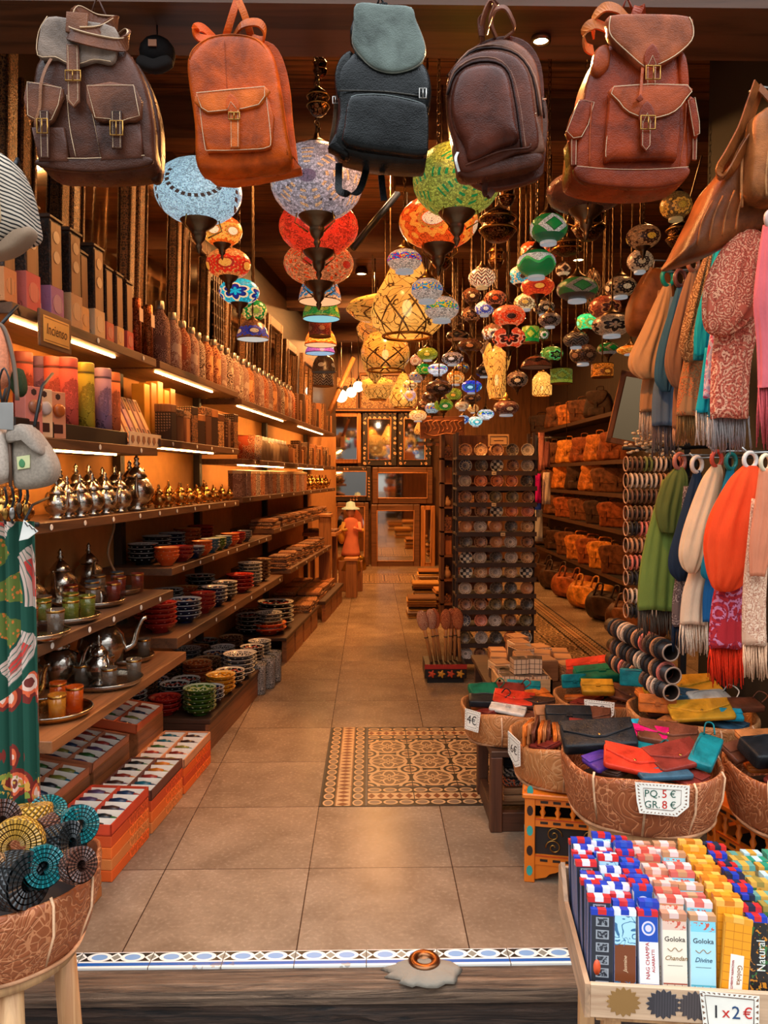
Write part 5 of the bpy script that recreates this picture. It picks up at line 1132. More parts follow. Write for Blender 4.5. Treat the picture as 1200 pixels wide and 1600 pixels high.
for r, z in enumerate(rz):
 for c in range(5):
  nm, c0, c1, c2, n, v = pl[prow[r][c]]
  k = prow[r][c]; p = V((TX0+.065+c*(W_-.13)/4+RND.uniform(-.008, .008), TY-.005, z+.0535))
  lb = '%s round plate, %s from left on the %s plate rack shelf' % (nm, nth(c), nth(r))
  rot = Euler((math.radians(90-8), 0, 0)) if 0 else Euler((math.radians(80), RND.uniform(-.1, .1), 0))
  if k not in PPR:
   t = thing('painted_plate', lb, 'plate', tuple(p), rot)
   b = MB(); b.lathe([(0, 0), (.03, 0), (.05, .006), (.055, .012), (.055, .016), (.05, .012), (.034, .006), (.0, .005)], 22); di = b.build('dish', mandala(dk(c0, 1.3), dk(c1, 1.25), c2, n, .055, .3, v), t)
   b = MB(); b.lathe([(.03, 0), (.03, -.006), (.026, -.006), (.026, 0)], 16); b.build('foot', plain(dk(c0, .7), .6), t)
   PPR[k] = t
  else: dup(PPR[k], lb, p, rot)
for r, c in ((1, 2), (3, 2), (5, 2.6)):
 t = thing('price_label', 'small cream price label on the %s shelf of the plate rack' % nth(r), 'label', (TX0+W_*(c+.3)/5, TY-.0458, rz[r]-.02)); b = MB(); b.box(-.018, .018, -.001, .001, 0, .026); b.build('card', plain(C(214, 190, 150), .6), t); b = MB(); b.box(-.012, .012, -.0016, -.001, .01, .015); b.build('print', M_black, t)
p = at(779, 690, TY)
t = thing('shelf_sign', 'cream framed paper sign standing on top of the plate rack', 'sign', tuple(p+V((0, 0, -.04))), 0)
b = MB(); b.box(-.085, .085, 0, .006, 0, .1); b.build('card', plain(C(206, 160, 104), .6), t)
b = MB(); b.tube([(-.07, -.001, .015), (.07, -.001, .015), (.07, -.001, .085), (-.07, -.001, .085)], .003, 4, True); b.build('border', plain(C(90, 56, 34), .6), t)
b = MB(); b.box(-.04, .04, -.001, 0, .045, .052); b.build('writing', plain(C(90, 56, 34), .6), t)
p0 = onz(664, 1068, 0); Yc = p0.y
t = thing('spoon_cart', 'dark box with a red band and painted flowers holding wooden spoons', 'cart', (p0.x, Yc, 0))
b = MB(); b.box(0, .33, 0, .3, .04, .15); b.build('body', plain(C(30, 24, 24), .4), t, .004)
b = MB(); b.box(-.002, .332, -.003, .0, .115, .152); b.build('red_band', plain(C(170, 40, 26), .5), t)
for k in range(4):
 b = MB(); b.tf((.055+.075*k, -.002, .075), (PI/2, 0, 0)); b.loft([[(r_*(1+.35*cos(5*a))*cos(a), r_*(1+.35*cos(5*a))*sin(a), z) for a in [2*PI*q/30 for q in range(30)]] for r_, z in ((.026, 0), (.02, .002), (.002, .003))]); b.build('painted_flower', plain((C(200, 70, 30), C(214, 150, 40))[k % 2], .5), t)
b = MB(); b.box(.02, .31, .02, .28, 0, .04); b.build('foot', M_black, t)
t = thing('spoon_cart', 'second red flowered box below the plate rack', 'cart', (TX0+.22, TY+.02, 0))
b = MB(); b.box(0, .18, -.0, .2, .0, .075); b.build('body', plain(C(30, 24, 24), .4), t, .004)
for k in range(2): b = MB(); b.tf((.05+.08*k, -.002, .04), (PI/2, 0, 0)); b.loft([[(r_*(1+.35*cos(5*a))*cos(a), r_*(1+.35*cos(5*a))*sin(a), z) for a in [2*PI*q/30 for q in range(30)]] for r_, z in ((.022, 0), (.018, .002), (.002, .003))]); b.build('painted_flower', plain(C(200, 60, 30), .5), t)
M_spn = paisley(C(206, 130, 84), C(150, 70, 46), C(120, 60, 40), 40., .6); M_hdl = wood(C(206, 140, 80), None, 2)
M_spn2 = paisley(C(226, 190, 160), C(150, 60, 40), C(120, 40, 30), 50., .7)
for i, (px, hy, lean, m) in enumerate(((655, 983, .22, 1), (668, 985, .12, 1), (682, 992, .14, 0), (686, 985, .0, 0), (702, 988, -.02, 0), (716, 990, -.03, 0), (694, 975, .05, 0))):
 bx = p0.x+.06+.038*i; Y = Yc+.1+.03*(i % 3)
 t = thing('wooden_spoon', '%s patterned wooden spoon in the red-banded box, %s from left' % (('tan', 'white and red')[m], nth(i)), 'spoon', (bx, Y, .152), Euler((0, -lean, 0)))
 b = MB(); b.tube([(0, 0, 0), (0, 0, .2), (0, 0, .26)], [.014, .013, .016], 8); b.build('handle', M_hdl, t)
 b = MB(); b.ell((0, 0, .34), .045, .022, .085, 14, 9); b.build('head', (M_spn, M_spn2)[m], t)
 b = MB(); b.ring((0, 0, .2), .0145, .004, 'z', 10, 5); b.build('cord_tie', M_black, t)
tx = [C(196, 140, 70), C(150, 96, 50), C(210, 156, 80), C(110, 74, 46), C(176, 120, 66), C(60, 44, 36), C(200, 170, 140)]
tn = ['golden', 'brown', 'mustard', 'dark brown', 'tan', 'black-edged', 'pale']
for j, (px, py, n, w, dd) in enumerate(((660, 962, 9, .34, .3), (700, 955, 11, .28, .3), (668, 935, 9, .36, .3), (705, 925, 12, .3, .3), (675, 910, 8, .4, .34), (712, 905, 11, .34, .34))):
 p = onz(px, py, .03)
 for k in range(n):
  c = (j*2+k*3) % 7
  t = thing('folded_textile', '%s textile, %s up in the %s pile behind the spoons' % (tn[c], nth(k), nth(j)), 'textile', (p.x+RND.uniform(-.02, .02), p.y, .001+k*.026), RND.uniform(-.06, .06), 'folded textiles behind the spoons')
  b = MB(); b.box(-w/2, w/2, 0, dd, 0, .0245); b.build('cloth', cloth(tx[c]), t, .008)
  b = MB(); b.box(-w/2, w/2, -.012, .0, .004, .016); b.build('fold_edge', fur(dk(tx[c], 1.15)), t, .005)
t = thing('goods_rack', 'brown lattice rack hung with carved wooden goods, left behind the plate rack', 'rack', (.83, 8.5, 0))
b = MB(); b.box(-.04, .62, .2, .24, 0, 2.1); b.build('back_panel', wood(C(120, 72, 42), None, 2), t)
for x in (-.05, .6): b = MB(); b.box(x, x+.04, .0, .24, 0, 2.1); b.build('post', wood(C(96, 58, 36), None, 2), t)
for k in range(7): b = MB(); b.box(-.05, .64, 0, .2, .2+.27*k, .22+.27*k); b.build('shelf', wood(C(130, 80, 48), None, 0), t)
cg = [carved(C(150, 86, 50), C(70, 38, 24), 50.), wood(C(190, 110, 56), None, 2), carved(C(206, 150, 90), C(120, 70, 40), 30.), plain(C(206, 150, 100), .5), carved(C(110, 62, 40), C(60, 34, 24), 60.)]
cn = ['carved reddish', 'plain orange-brown', 'carved pale', 'cream', 'dark carved']
for r in range(7):
 for c in range(5):
  k = (r*3+c*2+r//3) % 5; h = .1+.03*((r*5+c*3) % 4); x = .03+.125*c
  nm = ('small_box', 'wooden_vase', 'wooden_plaque')[(r+c) % 3]
  t = thing(nm, '%s wooden %s on the goods rack, %s shelf up, %s from left' % (cn[k], ('box', 'vase', 'panel')[(r+c) % 3], nth(r), nth(c)), ('box', 'vase', 'panel')[(r+c) % 3], (.83+x, 8.6, .221+.27*r))
  b = MB()
  if (r+c) % 3 == 1: b.lathe([(0, 0), (.03, 0), (.048, h*.35), (.04, h*.6), (.018, h*.8), (.024, h), (0, h)], 12)
  elif (r+c) % 3 == 0: b.box(-.045, .045, -.05, .05, 0, h*.8)
  else: b.box(-.05, .05, -.01, .01, 0, h*1.3)
  b.build('body', cg[k], t)
  b = MB(); z = h if (r+c) % 3 == 1 else h*.8 if (r+c) % 3 == 0 else h*1.3
  b.lathe([(.02, z), (.025, z+.012), (.01, z+.022), (0, z+.024)], 10); b.build('knob', M_brass, t)
t = thing('carved_plaque', 'carved brown wooden plaque with flowing script above the goods rack', 'plaque', tuple(at(691, 672, 9.0)))
b = MB(); b.box(-.26, .26, 0, .03, -.1, .16); b.build('board', wood(C(150, 88, 50), None, 0), t, .006)
for k in range(9): b = MB(); x = -.2+.05*k; b.tube(cr([(x, -.004, -.05+.03*(k % 3)), (x+.02, -.006, .02), (x-.015, -.006, .08+.02*(k % 2)), (x+.035, -.004, .11)], 4, False), .008, 5); b.build('carved_stroke', wood(C(196, 124, 74), None, 0), t)
b = MB(); b.tube(cr([(-.22, -.004, -.03), (-.1, -.006, -.07), (.05, -.006, -.04), (.2, -.004, -.06)], 5, False), .009, 5); b.build('carved_stroke', wood(C(196, 124, 74), None, 0), t)
t2 = thing('wall_beam', 'brown wooden shelf board under the carved script plaque', 'shelf', tuple(at(691, 690, 9.02)))
b = MB(); b.box(-.3, .45, -.03, .2, -.03, -.001); b.build('board', M_dwood, t2); b = MB()
for k in range(7): b.box(-.28+.1*k, -.22+.1*k, -.04, -.03, -.05, -.02)
o = b.build('dentils', wood(C(150, 88, 50), None, 0), t2); o['kind'] = 'stuff'
M_blk_in = inlay(C(40, 30, 24), C(230, 180, 130), 2, 11.0); M_gold = wood(C(190, 122, 60), None, 2); M_brn = wood(C(120, 78, 46), None, 0); M_seg = inlay(C(50, 36, 26), C(220, 170, 120), 2, 18.)
def back_mirror(x0, y0, x1, y1, fw, fm, label, Y=13.95, tilt=0, arch=False, body=False):
 a_, c_ = at(x0, y1, Y), at(x1, y0, Y); w, h = c_.x-a_.x, c_.z-a_.z; f = fw*Y/1200
 t = thing('wall_mirror', label, 'mirror', tuple(a_), Euler((tilt, 0, 0)))
 for nm, q in (('frame_side', (0, f, 0, h)), ('frame_side', (w-f, w, 0, h)), ('frame_top', (f, w-f, h-f, h)), ('frame_bottom', (f, w-f, 0, f))):
  b = MB(); b.box(q[0], q[1], -.03, .04, q[2], q[3]); b.build(nm, fm, t, .012)
 b = MB()
 b.tube([(f*.95, -.035, f*.95), (w-f*.95, -.035, f*.95), (w-f*.95, -.035, h-f*.95), (f*.95, -.035, h-f*.95)], .012, 4, True); b.build('inner_trim', M_gold, t)
 b = MB(); b.box(f*.9, w-f*.9, 0, .01, f*.9, h-f*.9); b.build('glass', M_mir, t)
 b = MB(); b.box(.01, w-.01, .04, .05, .01, h-.01); b.build('backing', M_black, t)
 if arch:
  b = MB(); o = [(f, h-f), (f, h*.62)]+[(w/2-(w/2-f)*cos(PI*q/12), h*.62+(h*.3)*sin(PI*q/12)) for q in range(13)]+[(w-f, h*.62), (w-f, h-f)]
  for s_ in (o[:9]+[(w/2, h-f)], [(w/2, h-f)]+o[8:]): b.prism(s_, -.012, -.002)
  o2 = b.build('arched_mount', M_brn, t)
back_mirror(513, 645, 564, 724, 6, M_gold, 'gold framed upright mirror, upper left on the back wall')
back_mirror(566, 645, 620, 728, 10, M_blk_in, 'black inlaid upright mirror, centre of the back wall', tilt=-.02)
back_mirror(622, 645, 674, 728, 10, M_blk_in, 'black inlaid upright mirror, right of the back wall centre', tilt=-.01)
back_mirror(512, 729, 580, 783, 8, M_seg, 'mirror in a segmented dark and cream frame, lower left of the back wall')
back_mirror(582, 730, 676, 787, 9, M_brn, 'wide brown framed mirror in the middle of the back wall', tilt=.05)
back_mirror(520, 785, 576, 884, 7, M_brn, 'arched mirror behind the robed figurine', arch=True)
back_mirror(580, 788, 656, 886, 10, M_brn, 'big brown framed mirror standing on the back floor', tilt=.03)
back_mirror(657, 790, 680, 886, 7, M_gold, 'narrow wooden mirror at the right end of the back wall')
p0, p1 = at(563, 648, 14.1), at(676, 585, 14.1)
t = thing('lattice_plaque', 'large pale carved lattice panel above the back mirrors', 'panel', tuple(p0))
b = MB(); b.box(0, p1.x-p0.x, 0, .05, 0, p1.z-p0.z); b.build('board', carved(C(160, 120, 76), C(84, 56, 34), 26.), t)
b = MB(); w, h = p1.x-p0.x, p1.z-p0.z; b.tube([(0, -.01, 0), (w, -.01, 0), (w, -.01, h), (0, -.01, h)], .035, 4, True); b.build('frame', M_brn, t)
p0, p1 = at(524, 642, 14.1), at(556, 590, 14.1)
t = thing('lattice_plaque', 'ochre carved niche panel behind the white globe bulbs', 'panel', tuple(p0))
b = MB(); w, h = p1.x-p0.x, p1.z-p0.z; b.box(0, w, 0, .05, 0, h); b.build('board', carved(C(190, 140, 84), C(120, 80, 46), 30.), t)
b = MB(); b.box(w*.4, w*.6, -.008, 0, h*.5, h*.75); b.build('niche', M_black, t)
t = thing('wall_beam', 'dark timber rail above the back mirrors', 'beam', tuple(at(512, 644, 13.95)))
b = MB(); b.box(0, 1.95, -.05, .2, 0, .07); b.build('rail', M_dwood, t, .01); b = MB(); b.box(0, 1.95, -.06, -.05, .02, .035); b.build('bead', M_gold, t)
t = thing('bamboo_pole', 'slanting pale pole at the end of the left shelves', 'pole', tuple(at(511, 652, 11.0)))
d_ = at(552, 560, 11.6)-at(511, 652, 11.0)
b = MB(); b.tube([V((0, 0, 0)), d_], .035, 8); b.build('pole', wood(C(180, 120, 66), None, 2), t)
b = MB(); b.tube([d_*.45, d_*.48], .042, 8); b.build('binding', M_dwood, t)
p0, p1 = at(551, 388, 4.9), at(622, 302, 5.05)
t = thing('ceiling_strut', 'black diagonal strut running up to the square flood lamp', 'strut', tuple(p0))
b = MB(); b.tube([V((0, 0, 0)), p1-p0], .022, 6); b.build('bar', plain(C(26, 22, 20), .5), t)
b = MB(); b.tube([V((.0, 0, 0))+(p1-p0)*.02+V((0, 0, .03)), (p1-p0)*.98+V((0, 0, .03))], .006, 5); b.build('cable', M_steel, t)
b = MB(); b.tube([p1-p0, V((p1.x-p0.x, p1.y-p0.y+.3, CEIL-p0.z))], .012, 6); b.build('hanger', M_iron, t)
LTN = [('tan', C(190, 112, 46)), ('brown', C(104, 62, 36)), ('honey', C(206, 130, 50)), ('dark brown', C(62, 40, 28)), ('chestnut', C(140, 72, 34))]
def bag_shelf(z, lb):
 t = thing('wall_shelf', 'dark shelf of leather bags on the right wall, '+lb, 'shelf', (2.95, 7.4, z))
 b = MB(); b.box(-.02, .35, 0, 6.6, -.03, 0); b.build('board', plain(C(34, 26, 22), .6), t)
 b = MB(); b.box(-.025, -.02, 0, 6.6, -.045, .005); b.build('edge_strip', M_dwood, t)
for z, lb in ((2.42, 'topmost'), (1.83, 'second from the top'), (1.43, 'third from the top'), (1.0, 'fourth from the top'), (.42, 'lowest')): bag_shelf(z, lb)
BGP = {}
def wall_bag(px, z, kind, ci, w, h, label, X=3.08, rz=-.75):
 nm, c = LTN[ci]; Y = X*1200/(px-579); k = (kind, ci)
 if k in BGP: return dup(BGP[k], label, (X, Y, z+.001), rz+RND.uniform(-.15, .15), None, (w, w*.9, h))
 t = thing({'backpack': 'leather_backpack', 'satchel': 'leather_satchel', 'duffel': 'duffel_bag'}[kind], label, 'bag', (X, Y, z+.001), rz); BGP[k] = t; t.scale = (w, w*.9, h)
 m = leather(c, .45); m2 = leather(dk(c, 1.25), .45)
 if kind == 'backpack':
  b = MB(); b.puff(cr([(-.5, .03), (0, 0), (.5, .03), (.52, .3), (.4, .7), (.22, .82), (-.22, .82), (-.4, .7), (-.52, .3)], 3), .22, .12, .45, -.0); b.build('body', m, t)
  b = MB(); b.puff(cr([(-.33, .86), (.33, .86), (.36, .65), (.2, .46), (0, .4), (-.2, .46), (-.36, .65)], 3), .06, .03, .4, -.2); b.build('flap', m2, t)
  b = MB(); b.puff(rrect(.6, .28, .06, 3, 0, .2), .07, .02, .4, -.2); b.build('front_pocket', m, t)
  b = MB(); b.box(-.05, .05, -.29, -.26, .3, .5); b.build('buckle_strap', leather(dk(c, .7)), t)
  b = MB(); b.tube(cr([(-.1, .05, .82), (-.12, .05, 1.0), (.12, .05, 1.0), (.1, .05, .82)], 3, False), .022, 5); b.build('handle', m, t)
 elif kind == 'satchel':
  b = MB(); b.puff(rrect(1, .75, .06, 3, 0, .375), .16, .08, .25); b.build('body', m, t)
  b = MB(); b.puff(cr([(-.5, .76), (.5, .76), (.5, .4), (.35, .3), (-.35, .3), (-.5, .4)], 3), .04, .02, .3, -.15); b.build('flap', m2, t)
  for x in (-.28, .28): b = MB(); b.box(x-.04, x+.04, -.21, -.18, .2, .5); b.build('buckle_strap', leather(dk(c, .7)), t)
  b = MB(); b.tube(cr([(-.2, 0, .75), (-.18, 0, .9), (.18, 0, .9), (.2, 0, .75)], 3, False), .025, 5); b.build('handle', m, t)
 else:
  b = MB(); b.loft([[(x, -.28*s_*cos(a), .3+.3*s_*sin(a)) for a in [2*PI*q/18 for q in range(18)]] for x, s_ in ((-.5, .3), (-.49, .8), (-.42, 1.0), (-.2, 1.02), (.2, 1.02), (.42, 1), (.49, .8), (.5, .3))]); b.build('body', m, t)
  b = MB(); b.puff(cr([(-.25, .52), (.25, .52), (.26, .3), (.15, .16), (-.15, .16), (-.26, .3)], 3), .08, .0, .4, -.26); b.build('front_pocket', m2, t)
  for x in (-.2, .2): b = MB(); b.tube(cr([(x-.08, -.22, .5), (x-.06, -.12, .74), (x+.06, -.12, .74), (x+.08, -.22, .5)], 3, False), .022, 5); b.build('handle', leather(dk(c, .75)), t)
 return t
rows = [(2.42, 'top', [(846, 'satchel', 3), (870, 'backpack', 1), (893, 'satchel', 0), (912, 'satchel', 1), (936, 'backpack', 3)]), (1.83, 'second', [(848, 'backpack', 3), (866, 'backpack', 1), (889, 'backpack', 2), (913, 'backpack', 4), (937, 'backpack', 0), (960, 'backpack', 4)]),
  (1.43, 'third', [(850, 'backpack', 3), (868, 'satchel', 1), (882, 'backpack', 0), (905, 'backpack', 3), (929, 'backpack', 0), (954, 'satchel', 1)]), (1.0, 'fourth', [(848, 'satchel', 3), (870, 'backpack', 1), (890, 'satchel', 4), (914, 'satchel', 1), (942, 'satchel', 3), (966, 'satchel', 4)]),
  (.42, 'lowest', [(852, 'backpack', 3), (872, 'backpack', 3), (893, 'satchel', 1), (911, 'satchel', 0), (930, 'satchel', 4), (949, 'satchel', 2), (970, 'satchel', 1)])]
for z, rn, it in rows:
 for i, (px, kd, ci) in enumerate(it):
  wall_bag(px, z, kd, ci, (.4 if kd == 'backpack' else .42), (.42 if z > 1.2 else .38) if kd == 'backpack' else .46 if z < .5 else .4, '%s leather %s on the %s bag shelf, %s from the back' % (LTN[ci][0], kd, rn, nth(i)))
for i, (px, ci) in enumerate(((856, 3), (878, 3), (900, 4), (929, 2), (962, 3), (1000, 1))):
 wall_bag(px, 0, 'duffel', ci, .62, .56, '%s leather duffel bag on the floor along the right wall, %s from the back' % (LTN[ci][0], nth(i)), 2.72, -1.0)
def scarf(label, Y, secs, mat, tail=None, tmat=None, fr=None, ring=None, pl=7, name='scarf', dep=.45, ph=0, amp=.1, extra=None):
 p0 = at(secs[0][0], secs[0][1], Y); s_ = Y/1200
 t = thing(name, label, 'scarf', tuple(p0))
 def loc(px, py, dY=0): return at(px, py, Y)-p0+V((0, dY, 0))
 def body(ss, nm, m, dY, a_=amp, pp=pl):
  q = cr([(a, b, c) for a, b, c in ss], 5, False); n = 72; secs_ = []
  for i, (px, py, w) in enumerate(q):
   c = loc(px, py, dY); ww = w*s_/2; r = []
   for k in range(n):
    an = 2*PI*k/n; ta = .35+.65*min(1, i/(len(q)*.3)); f = 1+ta*(a_*2.6*(abs(sin(pp*an*.5+ph+i*.035+.5*sin(i*.13+an)))-.62)+a_*.8*sin((pp+4)*an+ph*2-i*.1))
    r.append((c.x+ww*cos(an)*(.8+.2*f)+ww*.05*sin(i*.4+ph), c.y+ww*dep*sin(an)*f, c.z+ww*.05*sin(3*an+i*.5)))
   secs_.append(r)
  b = MB(); b.loft(secs_); b.build(nm, m, t)
 body(secs, 'drape', mat, 0)
 last = secs
 if tail:
  body(tail, 'tail', tmat or mat, .045, amp*.7); last = tail
 if extra: body(extra[0], 'underside', extra[1], .06, amp*.6)
 if fr:
  px, py, w = last[-1]; b = MB(); n = max(8, int(w/2.2))
  for j in range(2):
   for k in range(n):
    x = px-w/2+w*(k+.5)/n+RND.uniform(-.6, .6); c = loc(x, py-3, (.045 if tail else 0)+(-.012 if j else .012)*w*s_*10*.3); L_ = fr[1]*RND.uniform(.8, 1.08)
    d = loc(x+RND.uniform(-2.5, 2.5), py+L_, (.045 if tail else 0)+RND.uniform(-.02, .02))
    b.tube([c, (c+d)/2+V((RND.uniform(-.004, .004), RND.uniform(-.006, .006), 0)), d], [.0022, .0028, .0016], 4)
  o = b.build('fringe', fur(fr[0]), t); o['kind'] = 'stuff'
 if ring:
  px, py = secs[0][:2]; c = loc(px, py-9)
  b = MB(); b.tf(c, (0, 0, ring[1] if len(ring) > 1 else .5)); b.ring((0, 0, 0), 12*s_, 3.4*s_, 'y', 18, 8); b.build('hanging_ring', plain(ring[0], .35), t)
 return t
SC = scarf
gold_f, wht_f, gry_f = C(176, 130, 90), C(222, 212, 200), C(120, 112, 108)
SC('tan scarf with pale fringe at the far end of the upper scarf row', 3.5, [(1043, 443, 10), (1036, 470, 26), (1022, 520, 40), (1008, 560, 50), (1006, 580, 44), (1012, 592, 26)], cloth(C(196, 146, 98)), [(1040, 450, 12), (1034, 540, 30), (1026, 600, 34), (1022, 642, 34)], cloth(C(176, 126, 84)), (C(206, 180, 160), 46), (C(20, 150, 130),))
SC('slate blue scarf with grey fringe in the upper scarf row', 3.35, [(1063, 444, 8), (1058, 480, 22), (1046, 540, 32), (1038, 590, 30), (1040, 612, 14)], cloth(C(52, 92, 116)), [(1060, 460, 12), (1052, 560, 32), (1046, 610, 38), (1044, 664, 38)], cloth(C(92, 110, 130)), (C(110, 96, 96), 50), (C(120, 70, 60),))
SC('taupe brown scarf gathered in a loop in the upper scarf row', 3.2, [(1083, 420, 9), (1078, 450, 24), (1066, 520, 36), (1058, 570, 38), (1060, 600, 26), (1064, 608, 10)], cloth(C(140, 100, 72)), [(1080, 440, 10), (1074, 560, 20), (1070, 620, 22), (1068, 668, 22)], cloth(C(150, 100, 66)), (C(206, 150, 110), 26), (C(196, 120, 84),))
SC('gold-brown paisley scarf left of the turquoise scarf', 3.05, [(1112, 388, 9), (1104, 420, 24), (1090, 490, 36), (1080, 540, 36), (1080, 566, 22)], paisley(C(150, 100, 62), C(206, 160, 110), C(110, 70, 44), 26., .6), [(1104, 430, 10), (1094, 540, 30), (1086, 600, 34), (1082, 648, 36)], paisley(C(176, 124, 80), C(206, 110, 60), C(140, 92, 60), 22., .6), (C(150, 110, 66), 42), (C(20, 140, 120),))
SC('bright turquoise scarf folded in a loop in the upper scarf row', 2.95, [(1128, 376, 9), (1122, 410, 18), (1108, 470, 26), (1100, 520, 30), (1097, 550, 26), (1096, 556, 16)], cloth(C(20, 170, 190)), [(1126, 390, 8), (1116, 500, 24), (1106, 540, 26), (1100, 560, 18)], cloth(C(26, 120, 140)), None, (C(24, 150, 130),))
SC('pale scarf printed with pink flowers on sky blue, white fringe', 2.85, [(1136, 384, 9), (1134, 440, 20), (1126, 520, 30), (1118, 580, 32), (1114, 622, 32)], paisley(C(186, 186, 216), C(214, 100, 140), C(236, 210, 226), 9., .55), [(1122, 540, 24), (1116, 600, 30), (1112, 643, 34)], cloth(C(24, 176, 200)), (wht_f, 50), (C(226, 80, 30),))
SC('rust scarf with a dark label behind the coral paisley scarf', 2.8, [(1150, 380, 10), (1144, 480, 24), (1130, 560, 26), (1126, 630, 26)], cloth(C(160, 74, 40)), [(1130, 580, 22), (1126, 640, 24), (1125, 650, 24)], cloth(C(20, 100, 120)), (wht_f, 46))
SC('large coral paisley scarf hanging from a pink ring', 2.62, [(1168, 356, 24), (1164, 376, 58), (1154, 420, 80), (1146, 460, 92), (1138, 492, 84), (1130, 514, 56), (1126, 524, 22)], paisley(C(196, 96, 72), C(232, 168, 130), C(150, 60, 44), 24., .65), [(1180, 380, 40), (1166, 480, 66), (1154, 560, 62), (1150, 652, 60)], paisley(C(206, 104, 80), C(236, 176, 140), C(160, 66, 50), 17., .65), (C(150, 140, 136), 54), (C(226, 150, 130), .3), 9, amp=.13)
SC('rose pink scarf at the right edge of the upper scarf row', 2.5, [(1204, 352, 24), (1206, 400, 44), (1206, 470, 54), (1208, 520, 52), (1206, 590, 46), (1206, 606, 44)], cloth(C(214, 104, 110)), None, None, (C(196, 84, 88), 90), (C(214, 180, 170),))
SC('olive green scarf tied in a knot in the lower scarf row', 3.2, [(1062, 730, 12), (1055, 750, 38), (1048, 790, 46), (1046, 822, 34), (1046, 832, 26)], cloth(C(96, 100, 44)), [(1056, 750, 30), (1040, 830, 46), (1036, 890, 58), (1032, 955, 60)], cloth(C(110, 128, 56)), (C(100, 84, 70), 42), (C(190, 110, 90),), 8, extra=([(1052, 826, 14), (1046, 833, 40), (1036, 838, 36), (1030, 842, 20)], cloth(C(84, 160, 92))))
SC('dark navy scarf in the lower scarf row', 3.05, [(1089, 735, 10), (1086, 760, 22), (1076, 820, 34), (1066, 870, 42), (1064, 895, 36), (1066, 908, 14)], cloth(C(32, 46, 64)), [(1082, 760, 14), (1076, 890, 26), (1072, 940, 28), (1070, 982, 26)], paisley(C(110, 90, 84), C(160, 140, 130), C(80, 60, 60), 24., .6), (C(30, 42, 60), 40), (C(226, 206, 190),))
SC('beige scarf with a big loop in the lower scarf row', 2.9, [(1120, 726, 14), (1112, 750, 34), (1096, 810, 44), (1084, 860, 46), (1080, 885, 32), (1082, 896, 12)], cloth(C(224, 184, 142)), [(1110, 760, 18), (1104, 880, 36), (1096, 930, 42), (1092, 978, 44)], cloth(C(226, 192, 158)), (C(232, 202, 172), 48), (C(206, 74, 50),))
SC('teal blue scarf squeezed between the beige and orange scarves', 2.86, [(1142, 730, 10), (1136, 770, 22), (1120, 840, 26), (1108, 890, 26), (1106, 904, 14)], cloth(C(24, 110, 130)), [(1140, 750, 10), (1124, 880, 18), (1116, 930, 18), (1114, 975, 16)], cloth(C(30, 90, 140)), None, (C(30, 120, 110),))
SC('bright orange-red scarf with a big loop hanging from a white ring', 2.6, [(1172, 728, 22), (1166, 750, 58), (1154, 800, 80), (1146, 850, 90), (1140, 890, 76), (1136, 914, 50), (1134, 924, 20)], cloth(C(240, 62, 20), C(255, 84, 34)), [(1172, 760, 40), (1158, 880, 50), (1148, 950, 52), (1144, 1016, 54)], paisley(C(176, 40, 46), C(196, 120, 150), C(140, 30, 50), 12., .6), (C(226, 52, 24), 60), (C(236, 226, 214), .3), 8, amp=.12)
SC('salmon scarf with beige patterned ends at the lower right edge', 2.45, [(1196, 732, 20), (1196, 790, 36), (1190, 850, 36), (1184, 900, 24)], cloth(C(206, 124, 90)), [(1198, 780, 26), (1192, 880, 36), (1190, 940, 38), (1190, 1012, 40)], paisley(C(206, 160, 130), C(226, 190, 160), C(176, 120, 96), 24., .6), (C(222, 176, 140), 54), (C(226, 206, 170),))
for i, (px, py, Y) in enumerate(((1043, 425, 3.5), (1063, 422, 3.35), (1083, 402, 3.2), (1112, 368, 3.05), (1128, 356, 2.95), (1168, 336, 2.62), (1062, 712, 3.2), (1089, 716, 3.05), (1120, 706, 2.9), (1172, 708, 2.6))):
 p = at(px-4, py, Y); t = thing('scarf_hook', 'bent steel hook of the %s scarf row, %s from the back' % ('upper' if i < 6 else 'lower', nth(i if i < 6 else i-6)), 'hook', tuple(p))
 b = MB(); b.tube([(-.02, 0, .02), (0, 0, 0), (.06, 0, .003), (1.78-p.x, .0, .0)], .0045, 6); b.build('wire', M_steel, t)
 b = MB(); b.box(1.765-p.x, 1.779-p.x, -.02, .02, -.03, .03); b.build('plate', M_iron, t)
t = thing('bracelet_stand', 'black stand carrying horizontal rods of bracelets beside the scarves', 'stand', (1.52, 3.64, 0))
for x in (0, .2): b = MB(); b.box(x-.015, x+.015, .03, .06, 0, 1.8); b.build('post', M_black, t)
b = MB(); b.box(-.04, .24, -.02, .2, 0, .03); b.build('base', M_black, t, .004)
BRC = [('brown', C(110, 70, 46)), ('tan', C(186, 126, 84)), ('coral', C(206, 104, 84)), ('silver-blue', C(120, 140, 156)), ('black', C(36, 30, 30)), ('cream', C(214, 180, 150)), ('olive', C(120, 124, 60)), ('red', C(176, 60, 40))]
BPP = {}
def bracelet(ci, label, loc, rot, s=1):
 nm, c = BRC[ci]
 if ci not in BPP:
  t = thing('bracelet', label, 'bracelet', tuple(loc), rot, 'bracelets on the rods')
  b = MB(); b.ring((0, 0, 0), .029, .0075, 'x', 20, 6); b.build('band', carved(c, dk(c, .4), 160., .55), t)
  b = MB(); b.ring((.0, 0, 0), .033, .0045, 'x', 20, 5); b.build('braid', plain(dk(c, 1.35), .5), t); BPP[ci] = t
 else: dup(BPP[ci], label, loc, rot, 'bracelets on the rods', s)
